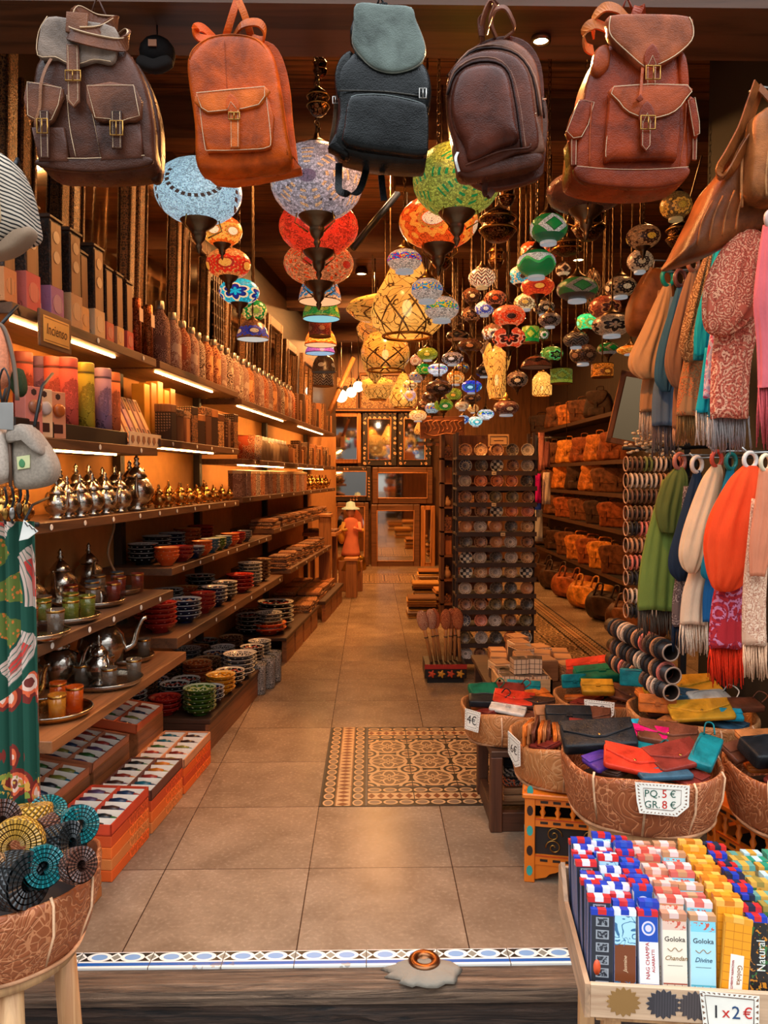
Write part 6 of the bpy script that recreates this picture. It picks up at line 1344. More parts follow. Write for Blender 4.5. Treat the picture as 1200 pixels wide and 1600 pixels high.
pat = [(0, 6, 5, 4, 7), (5, 5, 1, 5), (0, 0, 0, 1, 1), (0, 1, 0, 1, 0), (4, 2, 2, 2, 2, 2), (1, 1, 1, 3, 3), (2, 2, 1, 6, 0), (4, 0, 4, 0), (5, 5, 1, 5), (4, 5, 4, 2)]
for r, y in enumerate((725, 751, 775, 802, 826, 852, 879, 903, 931, 954)):
 p = at(976, y, 3.6)
 t = thing('bracelet_rod', 'dark horizontal display rod of bracelets, %s from the top of the stand' % nth(r), 'rod', tuple(p))
 b = MB(); b.tf((0, 0, 0), (0, PI/2, 0)); b.lathe([(0, .01), (.018, .01), (.0185, .01), (.0185, .32), (0, .32)], 12); b.build('rod', M_black, t)
 b = MB(); b.ring((.006, 0, 0), .034, .0035, 'x', 20, 5); b.build('end_ring', plain(C(190, 140, 110), .4), t)
 b = MB(); b.box(.315, .345, -.0, .08, -.012, .012); b.build('arm', M_black, t)
 pt = pat[r]; x = .028
 for k in range(12):
  ci = pt[(k*len(pt))//12]; bracelet(ci, '%s bracelet on the %s rod from the top, %s from the left' % (BRC[ci][0], nth(r), nth(k)), p+V((x, 0, 0)), Euler((RND.uniform(0, 3), RND.uniform(-.08, .08), 0))); x += .0225
for r, (px, py) in enumerate(((1048, 1020), (1052, 1056), (1049, 1082))):
 p = at(px, py, 3.25)
 t = thing('bracelet_rod', 'dark display tube of bracelets pointing at the street, %s of the bottom three' % nth(r), 'rod', tuple(p), Euler((0, 0, math.radians(90+6))))
 b = MB(); b.tf((0, 0, 0), (0, PI/2, 0)); b.lathe([(.03, 0), (.037, 0), (.037, .62), (.03, .62), (.03, 0)], 18); b.build('tube', plain(C(52, 38, 32), .4), t)
 b = MB(); b.ring((0, 0, 0), .036, .004, 'x', 20, 5); b.build('end_ring', plain(C(176, 150, 130), .4), t)
 R3 = t.rotation_euler.to_matrix()
 for k in range(14):
  ci = (4, 1, 4, 0, 2, 4, 1, 4, 4, 5, 5, 4, 0, 4)[(k+r*4) % 14]; bracelet(ci, '%s bracelet on the %s bottom tube, %s from its open end' % (BRC[ci][0], nth(r), nth(k)), p+R3 @ V((.06+.038*k, 0, 0)), Euler((0, 0, math.radians(96))), 1.32)
p = at(1006, 690, 3.58)
t = thing('shell_bunch', 'bunch of small pale shell bracelets on top of the bracelet stand', 'shells', tuple(p))
b = MB()
for k in range(130): b.ell((RND.gauss(.03, .05), RND.gauss(0, .025), RND.gauss(0, .028)), .012, .009, .007, 6, 4)
o = b.build('shells', plain(C(206, 176, 140), .4), t); o['kind'] = 'stuff'
b = MB(); b.tube([(-.1, 0, -.03), (.05, 0, -.035), (.36, .05, -.02)], .01, 6); b.build('rod', M_black, t)
p = at(990, 640, 5.2)
t = thing('wall_mirror', 'small tilted wooden framed mirror tinted with warm reflected light, left of the scarves', 'mirror', tuple(p), Euler((.05, math.radians(12), -.35)))
w, h = .27, .5
for nm, q in (('frame_side', (-w/2, -w/2+.04, -h/2, h/2)), ('frame_side', (w/2-.04, w/2, -h/2, h/2)), ('frame_top', (-w/2, w/2, h/2-.04, h/2)), ('frame_bottom', (-w/2, w/2, -h/2, -h/2+.04))):
 b = MB(); b.box(q[0], q[1], -.015, .02, q[2], q[3]); b.build(nm, wood(C(150, 92, 48), None, 2), t, .006)
b = MB(); b.box(-w/2+.03, w/2-.03, 0, .006, -h/2+.03, h/2-.03); b.build('glass', mirror((.95, .7, .4, 1)), t)  # warm reflected light put into the glass tint
b = MB(); b.tube([(0, .01, h/2), (.02, .2, 1.0), (.05, .3, CEIL-p.z-.02)], .005, 5); b.build('hanging_wire', M_iron, t)
YB = 2.62; p0 = at(1150, 260, YB); s_ = YB/1200
def PXY(cx, cy, s_): return lambda px, py: ((px-cx)*s_, (cy-py)*s_)
tanl = leather(C(140, 78, 36), .5); tanl2 = leather(C(164, 96, 48), .5); tand = leather(C(150, 84, 40), .4)
t = thing('shoulder_bag', 'long tan leather shoulder bag with looped straps hanging at the upper right', 'bag', tuple(p0))
q = PXY(1150, 260, s_); Q = lambda l: [q(*a) for a in l]
b = MB(); b.puff(cr(Q([(1056, 408), (1066, 386), (1084, 350), (1100, 318), (1112, 290), (1135, 262), (1165, 235), (1240, 230), (1250, 330), (1205, 352), (1165, 366), (1130, 384), (1096, 398)]), 4), .09, .1, .42, .06); b.build('body', leather(C(122, 66, 30), .45), t)
b = MB(); b.puff(cr(Q([(1152, 214), (1166, 196), (1186, 188), (1260, 184), (1260, 322), (1204, 330), (1168, 326), (1150, 314), (1152, 270)]), 4), .055, .05, .3, -.06); pk_ = b.build('front_pocket', tanl2, t)
for dx, r_ in ((0, .004), (9, .0028), (15, .004)):
 b = MB(); b.tube([(x, -.114, z) for x, z in cr(Q([(1172+dx, 324), (1170+dx, 296), (1174+dx, 250), (1178+dx, 214), (1192+dx, 202), (1250, 198+dx*.4)]), 4, False)], r_, 5); b.build('zip_piping', leather(C(96, 52, 26), .4) if dx == 9 else leather(C(206, 140, 84), .4), pk_)
b = MB(); b.tube([(x, -.05, z) for x, z in cr(Q([(1150, 330), (1148, 290), (1150, 240), (1160, 214)]), 4, False)], .005, 5); b.build('edge_piping', leather(C(200, 130, 76), .4), t)
for dx, y_ in ((0, -.07), (13, -.04)):
 b = MB(); b.band([(x, y_, z) for x, z in cr(Q([(1164+dx, 150), (1154+dx, 180), (1142+dx, 215), (1124+dx, 250), (1110+dx*.6, 275), (1114+dx*.5, 285), (1130+dx*.3, 274), (1150, 240), (1172, 205)]), 5, False)], (.8, .5, .35), .036, .005); b.build('strap', tand, t)
b = MB(); b.band([(x, -.05, z) for x, z in Q([(1170, 150), (1190, 170), (1215, 196)])], (.6, .3, .6), .03, .005); b.build('strap', tanl, t)
for k, dx in enumerate((0, 16, 34, 52)): b = MB(); b.tube([(x, -.035-.006*k, z) for x, z in cr(Q([(1086+dx*1.05, 386-dx*.4), (1092+dx, 350-dx*.3), (1108+dx*.9, 318-dx*.4)]), 3, False)], .0035, 5); b.build('fold_seam', leather(C(150, 88, 44), .4), t)
b = MB(); b.tube([(*(q(1165, 152)[:1]), -.02, q(1165, 152)[1]), (q(1180, 140)[0], 0, q(1180, 140)[1]), (1.77-p0.x, .06, q(1180, 150)[1])], .006, 6); b.build('hook', M_steel, t)
p0 = at(1018, 470, 3.75); s_ = 3.75/1200; q = PXY(1018, 470, s_); Q = lambda l: [q(*a) for a in l]
t = thing('pouch_bag', 'brown suede drawstring pouch hanging left of the scarf row', 'bag', tuple(p0))
b = MB(); b.puff(cr(Q([(985, 518), (982, 480), (1000, 440), (1012, 424), (1030, 424), (1046, 440), (1050, 500), (1044, 524), (1010, 526)]), 4), .09, .09, .5); b.build('body', leather(C(130, 76, 38), .55), t)
for x0 in (1004, 1022): b = MB(); b.band([(x, -.06, z) for x, z in Q([(x0+6, 424), (x0-4, 445), (x0-10, 470)])], (1, 0, 0), .012, .004); b.build('tie_strap', leather(C(176, 120, 76), .4), t)
b = MB(); b.tube([(q(1020, 424)[0], 0, q(1020, 424)[1]), (q(1021, 408)[0], 0, q(1021, 408)[1]), (1.785-p0.x, .1, q(1021, 405)[1])], .006, 6); b.build('hook', M_steel, t)
t = thing('accessory_rail', 'thin steel rail of hanging strips right of the plate rack', 'rail', (1.5, 7.2, 2.0))
b = MB(); b.tube([(0, 0, 0), (.34, 0, 0)], .008, 6); b.build('rail', M_steel, t)
for x in (.0, .34): b = MB(); b.tube([(x, 0, 0), (x, 0, 1.99)], .003, 5); b.build('hanging_wire', M_iron, t)
for i, (px, y0, y1, w, c, nm) in enumerate(((846, 676, 735, 12, C(206, 130, 110), 'pink leather strip'), (836, 680, 732, 9, C(70, 76, 90), 'slate strip'), (855, 690, 730, 10, C(150, 90, 80), 'rose-brown strip'), (840, 740, 786, 13, C(200, 20, 120), 'magenta cloth'), (854, 738, 788, 14, C(214, 190, 170), 'cream patterned cloth'), (841, 796, 846, 16, C(190, 180, 170), 'off-white cloth'))):
 p = at(px, y0, 7.1 if i != 3 else 7.05); s_ = 7.1/1200
 t = thing('hanging_cloth', nm+' hanging right of the plate rack', 'cloth', tuple(p))
 L_ = (y1-y0)*s_; W = w*s_/2
 b = MB(); b.loft([[(W*(cos(a))*(.8+.2*k/5), .025*sin(a)*(1+.3*sin(5*a+k)), -L_*k/5) for a in [2*PI*j/20 for j in range(20)]] for k in range(6)]); b.build('drape', paisley(c, dk(c, .8), dk(c, 1.2), 20., .5), t)
 if i == 3: b = MB(); b.lathe([(W*.9, -L_-.06), (W, -L_+.01), (0, -L_+.02)], 14, True, .5); b.build('blue_end', cloth(C(30, 60, 170)), t)
 b = MB(); b.tube([(0, 0, -.01), (0, 0, 2.0-p.z+.002)] if y0 < 735 else [(0, 0, -.01), (0, .05, 2.0-p.z)], .004, 5); b.build('hanging_loop', M_black, t)
t = thing('wire_rack', 'black wire rack at the left edge with hats and pouches hung on it', 'rack', (-1.24, 2.36, -.3))
for x in (-.3, -.02): b = MB(); b.tube([(x, 0, 0), (x, 0, 2.75)], .009, 6); b.build('post', M_black, t)
for z in (1.25, 1.9, 2.25, 2.7): b = MB(); b.tube([(-.3, 0, z), (.1, 0, z)], .006, 6); b.build('cross_bar', M_black, t)
b = MB(); b.box(-.4, .05, -.12, .04, 0, .02); b.build('base', M_black, t)
def PL(cx, cy, Y):
 p = at(cx, cy, Y); k = Y/1200; return p, (lambda l: [((a-cx)*k, (cy-b_)*k) for a, b_ in l]), k
def stripes():
 g = G('striped_knit'); x, y, z = g.xyz(g.co()); f = ((z*2.2+x*.9+g.noise(g.co(), 12, 2)*.05)*40).fr(); g.bump(g.noise(g.co(), 120, 2), .5, .004)
 return g.out(g.mix(f.lt(.42), C(200, 182, 160), C(36, 34, 34)), .9)
p, Q, k = PL(20, 320, 2.25)
t = thing('knit_hat', 'cream and black striped knit cap with a tan brim hung on the left rack', 'cap', tuple(p))
b = MB(); b.puff(cr(Q([(-40, 262), (0, 248), (28, 262), (46, 300), (55, 345), (56, 372), (30, 384), (-40, 396)]), 4), .09, .06, .5); b.build('crown', stripes(), t)
b = MB(); b.puff(cr(Q([(-40, 280), (0, 284), (18, 306), (24, 340), (18, 366), (-40, 380)]), 4), .03, .0, .5, -.075); b.build('side_panel', cloth(C(196, 166, 128)), t)
b = MB(); b.puff(cr(Q([(20, 386), (50, 360), (62, 372), (40, 396), (10, 408), (-30, 410), (-30, 398)]), 4), .05, .02, .5, -.03); b.build('brim', cloth(C(150, 124, 100)), t)
b = MB(); b.puff(cr(Q([(-10, 330), (8, 334), (12, 366), (-6, 376)]), 3), .006, .0, .4, -.11); b.build('white_tag', M_white, t)
b = MB(); b.tube([(0, .02, .12), (-.02, .08, .16), (-.03, .115, .15)], .006, 5); b.build('loop', M_black, t)
p, Q, k = PL(4, 556, 2.2)
t = thing('knit_mitten', 'peach knitted mitten with a dark cord at the left edge', 'mitten', tuple(p))
b = MB(); b.puff(cr(Q([(-30, 512), (0, 506), (14, 530), (19, 570), (12, 600), (-30, 606)]), 4), .05, .03, .5); b.build('body', fur(C(222, 140, 104)), t)
b = MB(); b.tube([(x, -.02, z) for x, z in cr(Q([(2, 508), (14, 520), (26, 570), (30, 625)]), 4, False)], .006, 6); b.build('cord', plain(C(110, 90, 74), .7), t)
b = MB(); b.puff(cr(Q([(18, 580), (28, 575), (34, 605), (24, 618), (12, 600)]), 3), .03, .02, .5, .02); b.build('dark_cuff', fur(C(50, 62, 40)), t)
b = MB(); b.tube([(0, .0, .09), (-.0, .1, .16), (-.02, .16, .15)], .005, 5); b.build('loop', M_black, t)
for i, (cx, pts, y_) in enumerate(((-8, [(-50, 660), (0, 662), (16, 690), (20, 730), (10, 752), (-50, 756)], 0), (50, [(20, 684), (44, 668), (64, 690), (80, 718), (82, 740), (68, 758), (26, 764), (20, 740)], .03))):
 p, Q, k = PL(cx, 710, 2.16)
 t = thing('wool_pouch', ('pale wool pouch cut off by the left edge', 'grey wool pouch with a cream and green leaf patch')[i], 'pouch', tuple(p))
 b = MB(); b.puff(cr(Q(pts), 4), .05, .04, .45, y_); b.build('body', fur((C(190, 172, 156), C(160, 146, 130))[i]), t)
 if i:
  b = MB(); b.puff(cr(Q([(16, 672), (46, 664), (72, 704), (66, 712), (44, 686), (18, 694)]), 3), .06, .02, .5, .02); b.build('top_flap', fur(C(150, 136, 122)), t)
  b = MB(); b.puff(Q([(32, 714), (52, 711), (52, 731), (33, 734)]), .004, .0, .2, -.02); b.build('patch', plain(C(206, 206, 150), .7), t)
  b = MB(); b.puff(cr(Q([(37, 729), (36, 722), (40, 717), (45, 723), (43, 730)]), 3), .003, .0, .4, -.0235); b.build('leaf_print', plain(C(70, 130, 80), .7), t)
  b = MB(); b.tube([(x, -.022, z) for x, z in Q([(22, 690), (22, 760)])], .005, 5); b.build('zip', plain(C(96, 66, 46), .6), t)
  b = MB(); b.puff(Q([(4, 632), (32, 632), (32, 674), (4, 672)]), .003, .0, .2, -.035); b.build('grey_tag', plain(C(140, 136, 130), .7), t)
  b = MB(); b.tube([(x, -.03, z) for x, z in cr(Q([(14, 632), (10, 600), (18, 580), (26, 602), (20, 632)]), 3, False)], .003, 5); b.build('tag_string', M_black, t)
 b = MB(); b.tube([(0, .02, .08), (-.01, .1, .2), (-.02, .2, .25)], .005, 5); b.build('loop', M_black, t)
p, Q, k = PL(20, 1040, 2.3)
def tap():
 g = G('printed_cotton'); x, y, z = g.xyz(g.co()); o = g.co(); r = (((x+.12)*(x+.12)+(z-.2)*(z-.2)*.5).sqrt())*1.9; an = g.atan2((z-.2)*.7, x+.12)
 gr = C(10, 70, 52); ray_ = (an*9).sin().gt(-.35)*r.lt(.3)*r.gt(.05); dots = g.vor(o, 60).lt(.32)
 col = g.mix(ray_, gr, C(96, 110, 40)); col = g.mix(ray_*dots, col, C(206, 110, 40))
 u = (an*6.5).sin(); ring = (r-.36).abs().lt(.05)*u.gt(-.55); col = g.mix(ring, col, C(206, 176, 160)); col = g.mix((r-.36).abs().lt(.02)*u.gt(.2), col, C(200, 60, 50)); col = g.mix(ring*(((r*60).fr()-.5).abs().lt(.12)), col, C(90, 110, 96))
 v = g.vor(o, 10.5); big = z.lt(-.02)*v.lt(.5)*r.gt(.44); col = g.mix(big, col, C(120, 34, 22)); col = g.mix(big*v.lt(.38), col, C(220, 96, 54)); col = g.mix(big*v.lt(.28), col, C(226, 190, 170)); col = g.mix(big*v.lt(.17), col, C(110, 40, 30))
 low = z.lt(-.33); fl = g.noise(o, 26, 2, .5, 1.5).gt(.58); col = g.mix(low*fl, col, C(206, 150, 60)); col = g.mix(low*g.noise(o, 20, 2, .5, 1).lt(.38), col, C(130, 140, 50))
 return g.out(col, .85)
t = thing('tapestry', 'green cotton hanging printed with orange and white paisleys, at the left edge', 'tapestry', tuple(p))
pts = Q([(-60, 812), (40, 815), (58, 830), (61, 1280), (-60, 1290)])
b = MB(); n = 40; x0, x1 = Q([(-60, 0), (61, 0)])[0][0], Q([(-60, 0), (61, 0)])[1][0]; zt, zb = Q([(0, 814)])[0][1], Q([(0, 1285)])[0][1]
fr_ = [(x0+(x1-x0)*i/n, .012*sin(i*.9)+.006*sin(i*2.3)) for i in range(n+1)]
b.loft([[(x, y, z) for x, y in fr_]+[(x, y+.004, z) for x, y in fr_[::-1]] for z in [zt+(zb-zt)*j/12 for j in range(13)]]); b.build('cloth', tap(), t)
b = MB(); b.tube([(x0, .02, zt-.01), (x1, .02, zt-.01)], .008, 6); b.build('hanging_bar', M_black, t)
p, Q, k = PL(46, 830, 2.2)
t = thing('swing_tag', 'white triangular paper tag with a zigzag edge hung at the left rack', 'tag', tuple(p))
b = MB(); b.puff(Q([(30, 845), (38, 812), (60, 830), (44, 842)]), .003, .001, .2); b.build('card', M_white, t)
b = MB(); b.tube([(x, -.004, z) for x, z in Q([(40, 816), (44, 822), (47, 820), (51, 826), (54, 826), (57, 831)])], .0016, 4); b.build('zigzag_edge', M_black, t)
b = MB(); b.tube([(x, y_, z) for (x, z), y_ in zip(Q([(39, 814), (40, 790), (42, 780)]), (0, .05, .15))], .004, 5); b.build('cord', M_black, t)
for i in range(4):
 p = at(8+11*i, 790+RND.uniform(-6, 6), 2.3); t = thing('key_charm', 'small dark metal charm dangling under the wool pouches, %s from the left' % nth(i), 'charm', tuple(p))
 b = MB(); b.tube(cr([(0, 0, .06), (.006, 0, .02), (-.006, 0, -.02), (.002, 0, -.05)], 3, False), .004, 5); b.build('cord', M_black, t)
 b = MB(); b.ell((0, 0, -.02), .01, .008, .02, 8, 5); b.build('bead', (M_brass, M_steel, M_iron, M_brass)[i], t)
YP = 2.45; KP = YP/1200
t = thing('bag_rail', 'steel rail under the front beam from which the backpacks hang', 'rail', (0, 2.5, 3.3))
b = MB(); b.tube([(-1.7, 0, 0), (1.75, 0, 0)], .012, 8); b.build('rail', M_steel, t)
for x in (-1.6, -.5, .5, 1.6): b = MB(); b.box(x-.012, x+.012, 0, .11, -.012, .012); b.build('bracket', M_iron, t)
class BP_:
 def __init__(s, cx, cy, label, c, c2=None, yaw=0, Y=YP, nm='backpack'):
  s.cx, s.cy = cx, cy; s.p = at(cx, cy, Y); s.k = Y/1200; s.t = thing(nm, label, 'backpack', tuple(s.p), (0, 0, yaw)); s.m = leather(c); s.c = c
  s.m2 = leather(c2 or dk(c, 1.2)); s.d = leather(dk(c, .7))
 def q(s, l): return [((a-s.cx)*s.k, (s.cy-b_)*s.k) for a, b_ in l]
 def puff(s, nm, pts, tf, tb=.01, y=0, pw=.35, m=None, sm=4, par=None):
  o = s.q(pts); o = [tuple(v) for v in cr([(a, b_, 0) for a, b_ in o], sm)] if sm else o
  o = [(v[0], v[1]) for v in o]
  b = MB(); b.puff(o, tf, tb, pw, y); s.last = b.build(nm, m or s.m, s.t); return s.last
 def line(s, nm, pts, y, r=.0013, m=None, closed=False, sm=3):
  l = [(a, y, z) for a, z in s.q(pts)]
  if sm: l = cr(l, sm, closed)
  b = MB(); b.tube(l, r, 4, closed); return b.build(nm, m or M_thread, s.last if nm == 'stitching' else s.t)
 def band(s, nm, pts3, wd, w, th=.004, m=None):
  """pts3: (px,py,depth)"""
  l = [((a-s.cx)*s.k, y, (s.cy-b_)*s.k) for a, b_, y in pts3]
  b = MB(); b.band(cr(l, 5, False), wd, w, th); return b.build(nm, m or s.m, s.t)
 def buckle(s, px, py, w, h, y):
  x, z = s.q([(px, py)])[0]; w *= s.k/2; h *= s.k/2
  b = MB(); b.tube([(x-w, y, z-h), (x+w, y, z-h), (x+w, y, z+h), (x-w, y, z+h)], .0028, 5, True); b.tube([(x, y-.003, z+h), (x, y-.004, z-h)], .002, 4); return b.build('buckle', M_brass if s.c[0] > .02 else M_steel, s.last)
 def strap(s, px, y0, y1, w, y, tip=True, m=None):
  h = w/2; pts = [(px-h, y0), (px+h, y0), (px+h, y1-h), (px, y1), (px-h, y1-h)] if tip else [(px-h, y0), (px+h, y0), (px+h, y1), (px-h, y1)]
  s.puff('buckle_strap', pts, .005, .003, y, .2, m or s.d, 0)
  k = .72; i = [(px+(a-px)*k, (y0+y1)/2+(b_-(y0+y1)/2)*.94) for a, b_ in pts]
  s.line('stitching', i, y-.0055, .0008, None, True, 0)
 def hook(s, px, top, loop):
  x, z = s.q([(px, top)])[0]; zt = 3.3-s.p.z
  b = MB(); b.tube([(x, 0, z), (x, .0, z+.03), (x, 2.5-s.p.y-.012, zt-.04), (x, 2.5-s.p.y-.01, zt), (x, 2.5-s.p.y+.004, zt+.008)], .004, 6); b.build('hook', M_steel, s.t)
  if loop:
   a_ = s.q(loop); b = MB(); b.tube([(a_[0][0], 0, a_[0][1]), (x, 0, z+.004), (a_[1][0], 0, a_[1][1])], .005, 5); b.build('hanging_loop', s.d, s.t)
B = BP_(155, 165, 'dark brown rucksack with two buckled pockets, leftmost of the hanging backpacks', C(84, 48, 34), C(112, 66, 44))
B.puff('body', [(79, 271), (130, 279), (180, 279), (240, 270), (245, 230), (243, 195), (233, 147), (212, 104), (180, 84), (142, 80), (105, 90), (84, 108), (72, 125), (68, 165), (74, 220)], .085, .07, 0, .32)
B.puff('side_gusset', [(226, 268), (244, 268), (247, 200), (236, 145), (214, 102), (205, 110), (222, 160), (230, 210)], .03, .05, .02, .4, B.d)
B.puff('base_panel', [(84, 262), (150, 262), (236, 258), (241, 270), (180, 280), (130, 280), (80, 273)], .012, .01, -.084, .3, B.d)
B.puff('top_flap', [(100, 62), (142, 66), (196, 76), (198, 108), (190, 127), (166, 124), (146, 130), (127, 129), (110, 121), (85, 119), (87, 85)], .014, .012, -.088, .3, leather(C(150, 128, 112), .24), 3)
B.line('stitching', [(100, 63), (87, 85), (85, 118), (110, 120), (127, 128), (146, 129), (166, 123), (190, 126)], -.103)
for pts, l in (([(72, 218), (120, 218), (126, 268), (82, 268)], 0), ([(164, 215), (230, 212), (234, 262), (172, 266)], 1)): B.puff('pocket', pts, .022, .0, -.08, .3, None, 0)
B.puff('pocket_flap', [(69, 157), (121, 166), (116, 190), (106, 212), (92, 217), (69, 206)], .014, .004, -.098, .3, B.m2, 2)
B.puff('pocket_flap', [(155, 162), (225, 161), (234, 206), (214, 212), (198, 218), (190, 212), (166, 209)], .014, .004, -.1, .3, B.m2, 2)
B.line('stitching', [(71, 158), (120, 166), (115, 190), (105, 211), (92, 216), (71, 205)], -.113, .0011, None, True, 0)
B.line('stitching', [(157, 163), (224, 162), (232, 205), (214, 210), (198, 216), (190, 210), (168, 208)], -.115, .0011, None, True, 0)
B.strap(137, 104, 194, 18, -.108, True, leather(C(126, 78, 54))); B.strap(96, 200, 268, 13, -.118, False); B.strap(200, 200, 254, 15, -.12, False)
B.buckle(138, 150, 22, 14, -.118); B.buckle(95, 224, 15, 20, -.13); B.buckle(201, 226, 18, 20, -.13)
B.line('seam_piping', [(82, 112), (72, 140), (69, 200), (76, 262)], -.06, .003, B.m2); B.line('seam_piping', [(212, 106), (233, 150), (243, 200), (245, 262)], -.05, .003, B.m2)
B.line('stitching', [(123, 170), (126, 215), (134, 258)], -.087); B.line('stitching', [(158, 190), (166, 230), (171, 262)], -.087); B.line('stitching', [(84, 262), (150, 263), (236, 258)], -.098)
B.band('drawstring', [(104, 122, -.1), (97, 140, -.11), (92, 165, -.12), (90, 195, -.12), (84, 215, -.12), (84, 224, -.11)], (1, .2, 0), .008, .003, leather(C(150, 100, 70)))
for pts in ([(128, 66, -.06), (135, 42, -.05), (155, 40, -.0), (185, 48, -.02), (190, 60, -.06), (175, 84, -.1), (150, 92, -.12)], [(126, 62, -.04), (128, 80, -.09), (140, 94, -.12), (170, 102, -.12), (202, 102, -.1), (209, 84, -.06), (200, 66, -.02), (180, 66, .02)]):
 B.band('coiled_strap', pts, (.1, .15, 1), .036, .006, leather(C(116, 68, 44)))
 B.band('strap_edge', [(a, b_-8, y-.004) for a, b_, y in pts], (.1, .15, 1), .0022, .006, M_thread)
B.puff('strap_end', [(130, 60), (160, 62), (158, 92), (128, 88)], .006, .004, -.112, .2, leather(C(140, 88, 60)), 0)
B.hook(155, 6, [(141, 46), (173, 46)])
B = BP_(380, 160, 'tan rounded backpack with one buckled pocket, second hanging backpack from the left', C(196, 80, 18), C(206, 96, 28))
B.puff('side_gusset', [(330, 60), (380, 58), (425, 66), (446, 110), (452, 170), (460, 240), (456, 254), (330, 270), (306, 200), (300, 110)], .0, .11, .03, .35)
B.puff('front_panel', [(312, 262), (340, 269), (400, 266), (440, 260), (455, 250), (448, 210), (438, 140), (428, 96), (404, 72), (366, 66), (330, 72), (304, 96), (299, 112), (301, 140), (309, 200)], .075, .03, .02, .3)
B.line('zip_piping', [(300, 112), (306, 92), (330, 74), (366, 68), (404, 74), (426, 98), (436, 140), (444, 200), (454, 248)], -.02, .0035, plain(C(60, 34, 20), .5)); B.line('seam_piping', [(304, 108), (310, 94), (332, 78), (366, 72), (402, 78), (421, 100), (431, 142), (439, 202), (449, 246)], -.045, .0025, B.m2)
B.puff('front_pocket', [(318, 166), (420, 162), (428, 230), (420, 243), (400, 246), (340, 248), (330, 240)], .02, .0, -.052, .25, None, 2)
B.line('stitching', [(320, 166), (328, 238), (338, 246), (400, 244), (420, 241), (426, 230), (419, 164)], -.071, .0011)
B.puff('pocket_flap', [(317, 165), (419, 155), (419, 170), (410, 183), (385, 189), (360, 191), (335, 194), (324, 188)], .014, .004, -.068, .25, B.m2, 2)
B.line('stitching', [(318, 166), (418, 156), (418, 170), (409, 182), (385, 188), (335, 193), (325, 187)], -.083, .0013, None, True, 0)
B.puff('strap_anchor', [(368, 168), (380, 180), (379, 196), (365, 196), (362, 180)], .006, .002, -.084, .3, B.m, 2); B.line('stitching', [(364, 192), (369, 180), (377, 190)], -.0905, .0009, None, False, 0)
B.strap(374, 190, 246, 14, -.084, False, B.m2); B.buckle(374, 201, 16, 10, -.093)
B.puff('centre_seam', [(357, 84), (358, 84), (361, 152), (360, 152)], .001, .0, -.0555, .2, B.d, 0)
B.band('top_bow', [(340, 64, .03), (322, 54, -.01), (312, 60, -.03), (316, 70, -.02), (336, 68, .0)], (.2, .3, 1), .026, .006); B.band('top_bow', [(362, 64, .02), (380, 52, -.02), (404, 50, -.03), (414, 58, -.02), (410, 68, .0), (392, 62, .01)], (.1, .3, 1), .028, .006, B.m2)
B.band('shoulder_strap', [(372, 10, .0), (366, 30, -.005), (358, 52, .0), (350, 66, .02)], (1, 0, .2), .022, .005); B.band('shoulder_strap', [(374, 10, .0), (382, 28, -.005), (388, 46, .0), (392, 60, .02)], (1, 0, -.2), .022, .005, B.m2)
B.hook(374, 8, None)
B = BP_(598, 165, 'black leather backpack with a long grey-green flap, middle hanging backpack', C(34, 36, 36), C(52, 56, 56)); B.m = leather(C(30, 32, 32), .26); B.d = leather(C(24, 24, 24), .34)
B.puff('body', [(524, 240), (560, 256), (600, 262), (650, 264), (664, 256), (664, 200), (671, 160), (664, 124), (640, 104), (600, 96), (560, 100), (535, 116), (526, 140), (530, 190)], .09, .07, 0, .34)
B.puff('side_pocket', [(526, 138), (535, 112), (553, 104), (552, 160), (540, 168), (530, 170)], .03, .02, -.05, .4)
B.puff('side_pocket', [(520, 244), (516, 240), (528, 218), (544, 186), (548, 250), (536, 252)], .035, .02, -.04, .4, B.d)
B.puff('front_pocket', [(544, 246), (541, 220), (546, 186), (556, 177), (600, 176), (650, 186), (663, 194), (664, 244), (658, 260), (620, 258)], .04, .0, -.08, .22, None, 3)
B.line('seam_piping', [(545, 240), (544, 215), (549, 188), (560, 180), (600, 179), (648, 188), (661, 197), (661, 250)], -.112, .0024, leather(C(70, 74, 72), .3)); B.line('zip', [(548, 180), (558, 173), (600, 172), (650, 182), (662, 190)], -.095, .0035, metal(C(120, 126, 124), .35)); B.line('seam_piping', [(532, 165), (600, 166), (652, 172)], -.092, .0025, leather(C(80, 76, 70), .3))
B.puff('top_flap', [(559, 43), (600, 44), (638, 47), (646, 66), (656, 90), (660, 110), (652, 126), (634, 136), (610, 140), (585, 134), (566, 118), (553, 98), (555, 72)], .02, .02, -.085, .22, leather(C(112, 124, 116), .3, .25), 4)
B.line('edge_binding', [(560, 43), (556, 72), (554, 98), (567, 118), (585, 133), (610, 139), (634, 135), (652, 125), (659, 110), (655, 90), (645, 66), (638, 47)], -.095, .0035, leather(C(170, 176, 164), .35))
B.puff('flap_hinge', [(553, 52), (562, 44), (636, 47), (640, 70), (600, 80), (552, 76)], .03, .08, -.03, .4, B.m)
B.band('top_handle', [(588, 44, .0), (587, 26, -.01), (602, 20, -.01), (603, 28, 0), (598, 44, .0)], (0, 1, 0), .028, .005, B.m)
B.band('shoulder_strap', [(531, 252, .0), (531, 280, -.02), (532, 298, -.03), (545, 303, -.03), (558, 300, -.02), (566, 284, .0), (572, 258, .03)], (1, 0, .0), .022, .004, B.d); B.band('shoulder_strap', [(596, 262, .04), (598, 284, .03), (600, 304, .02)], (1, 0, 0), .02, .004, B.d)
B.band('side_strap', [(527, 168, -.03), (524, 200, -.03), (518, 228, -.02)], (1, .4, 0), .01, .004, leather(C(90, 70, 54))); B.buckle(527, 168, 8, 10, -.045); B.buckle(656, 170, 10, 14, -.1)
B.hook(594, 4, [(588, 22), (603, 22)])
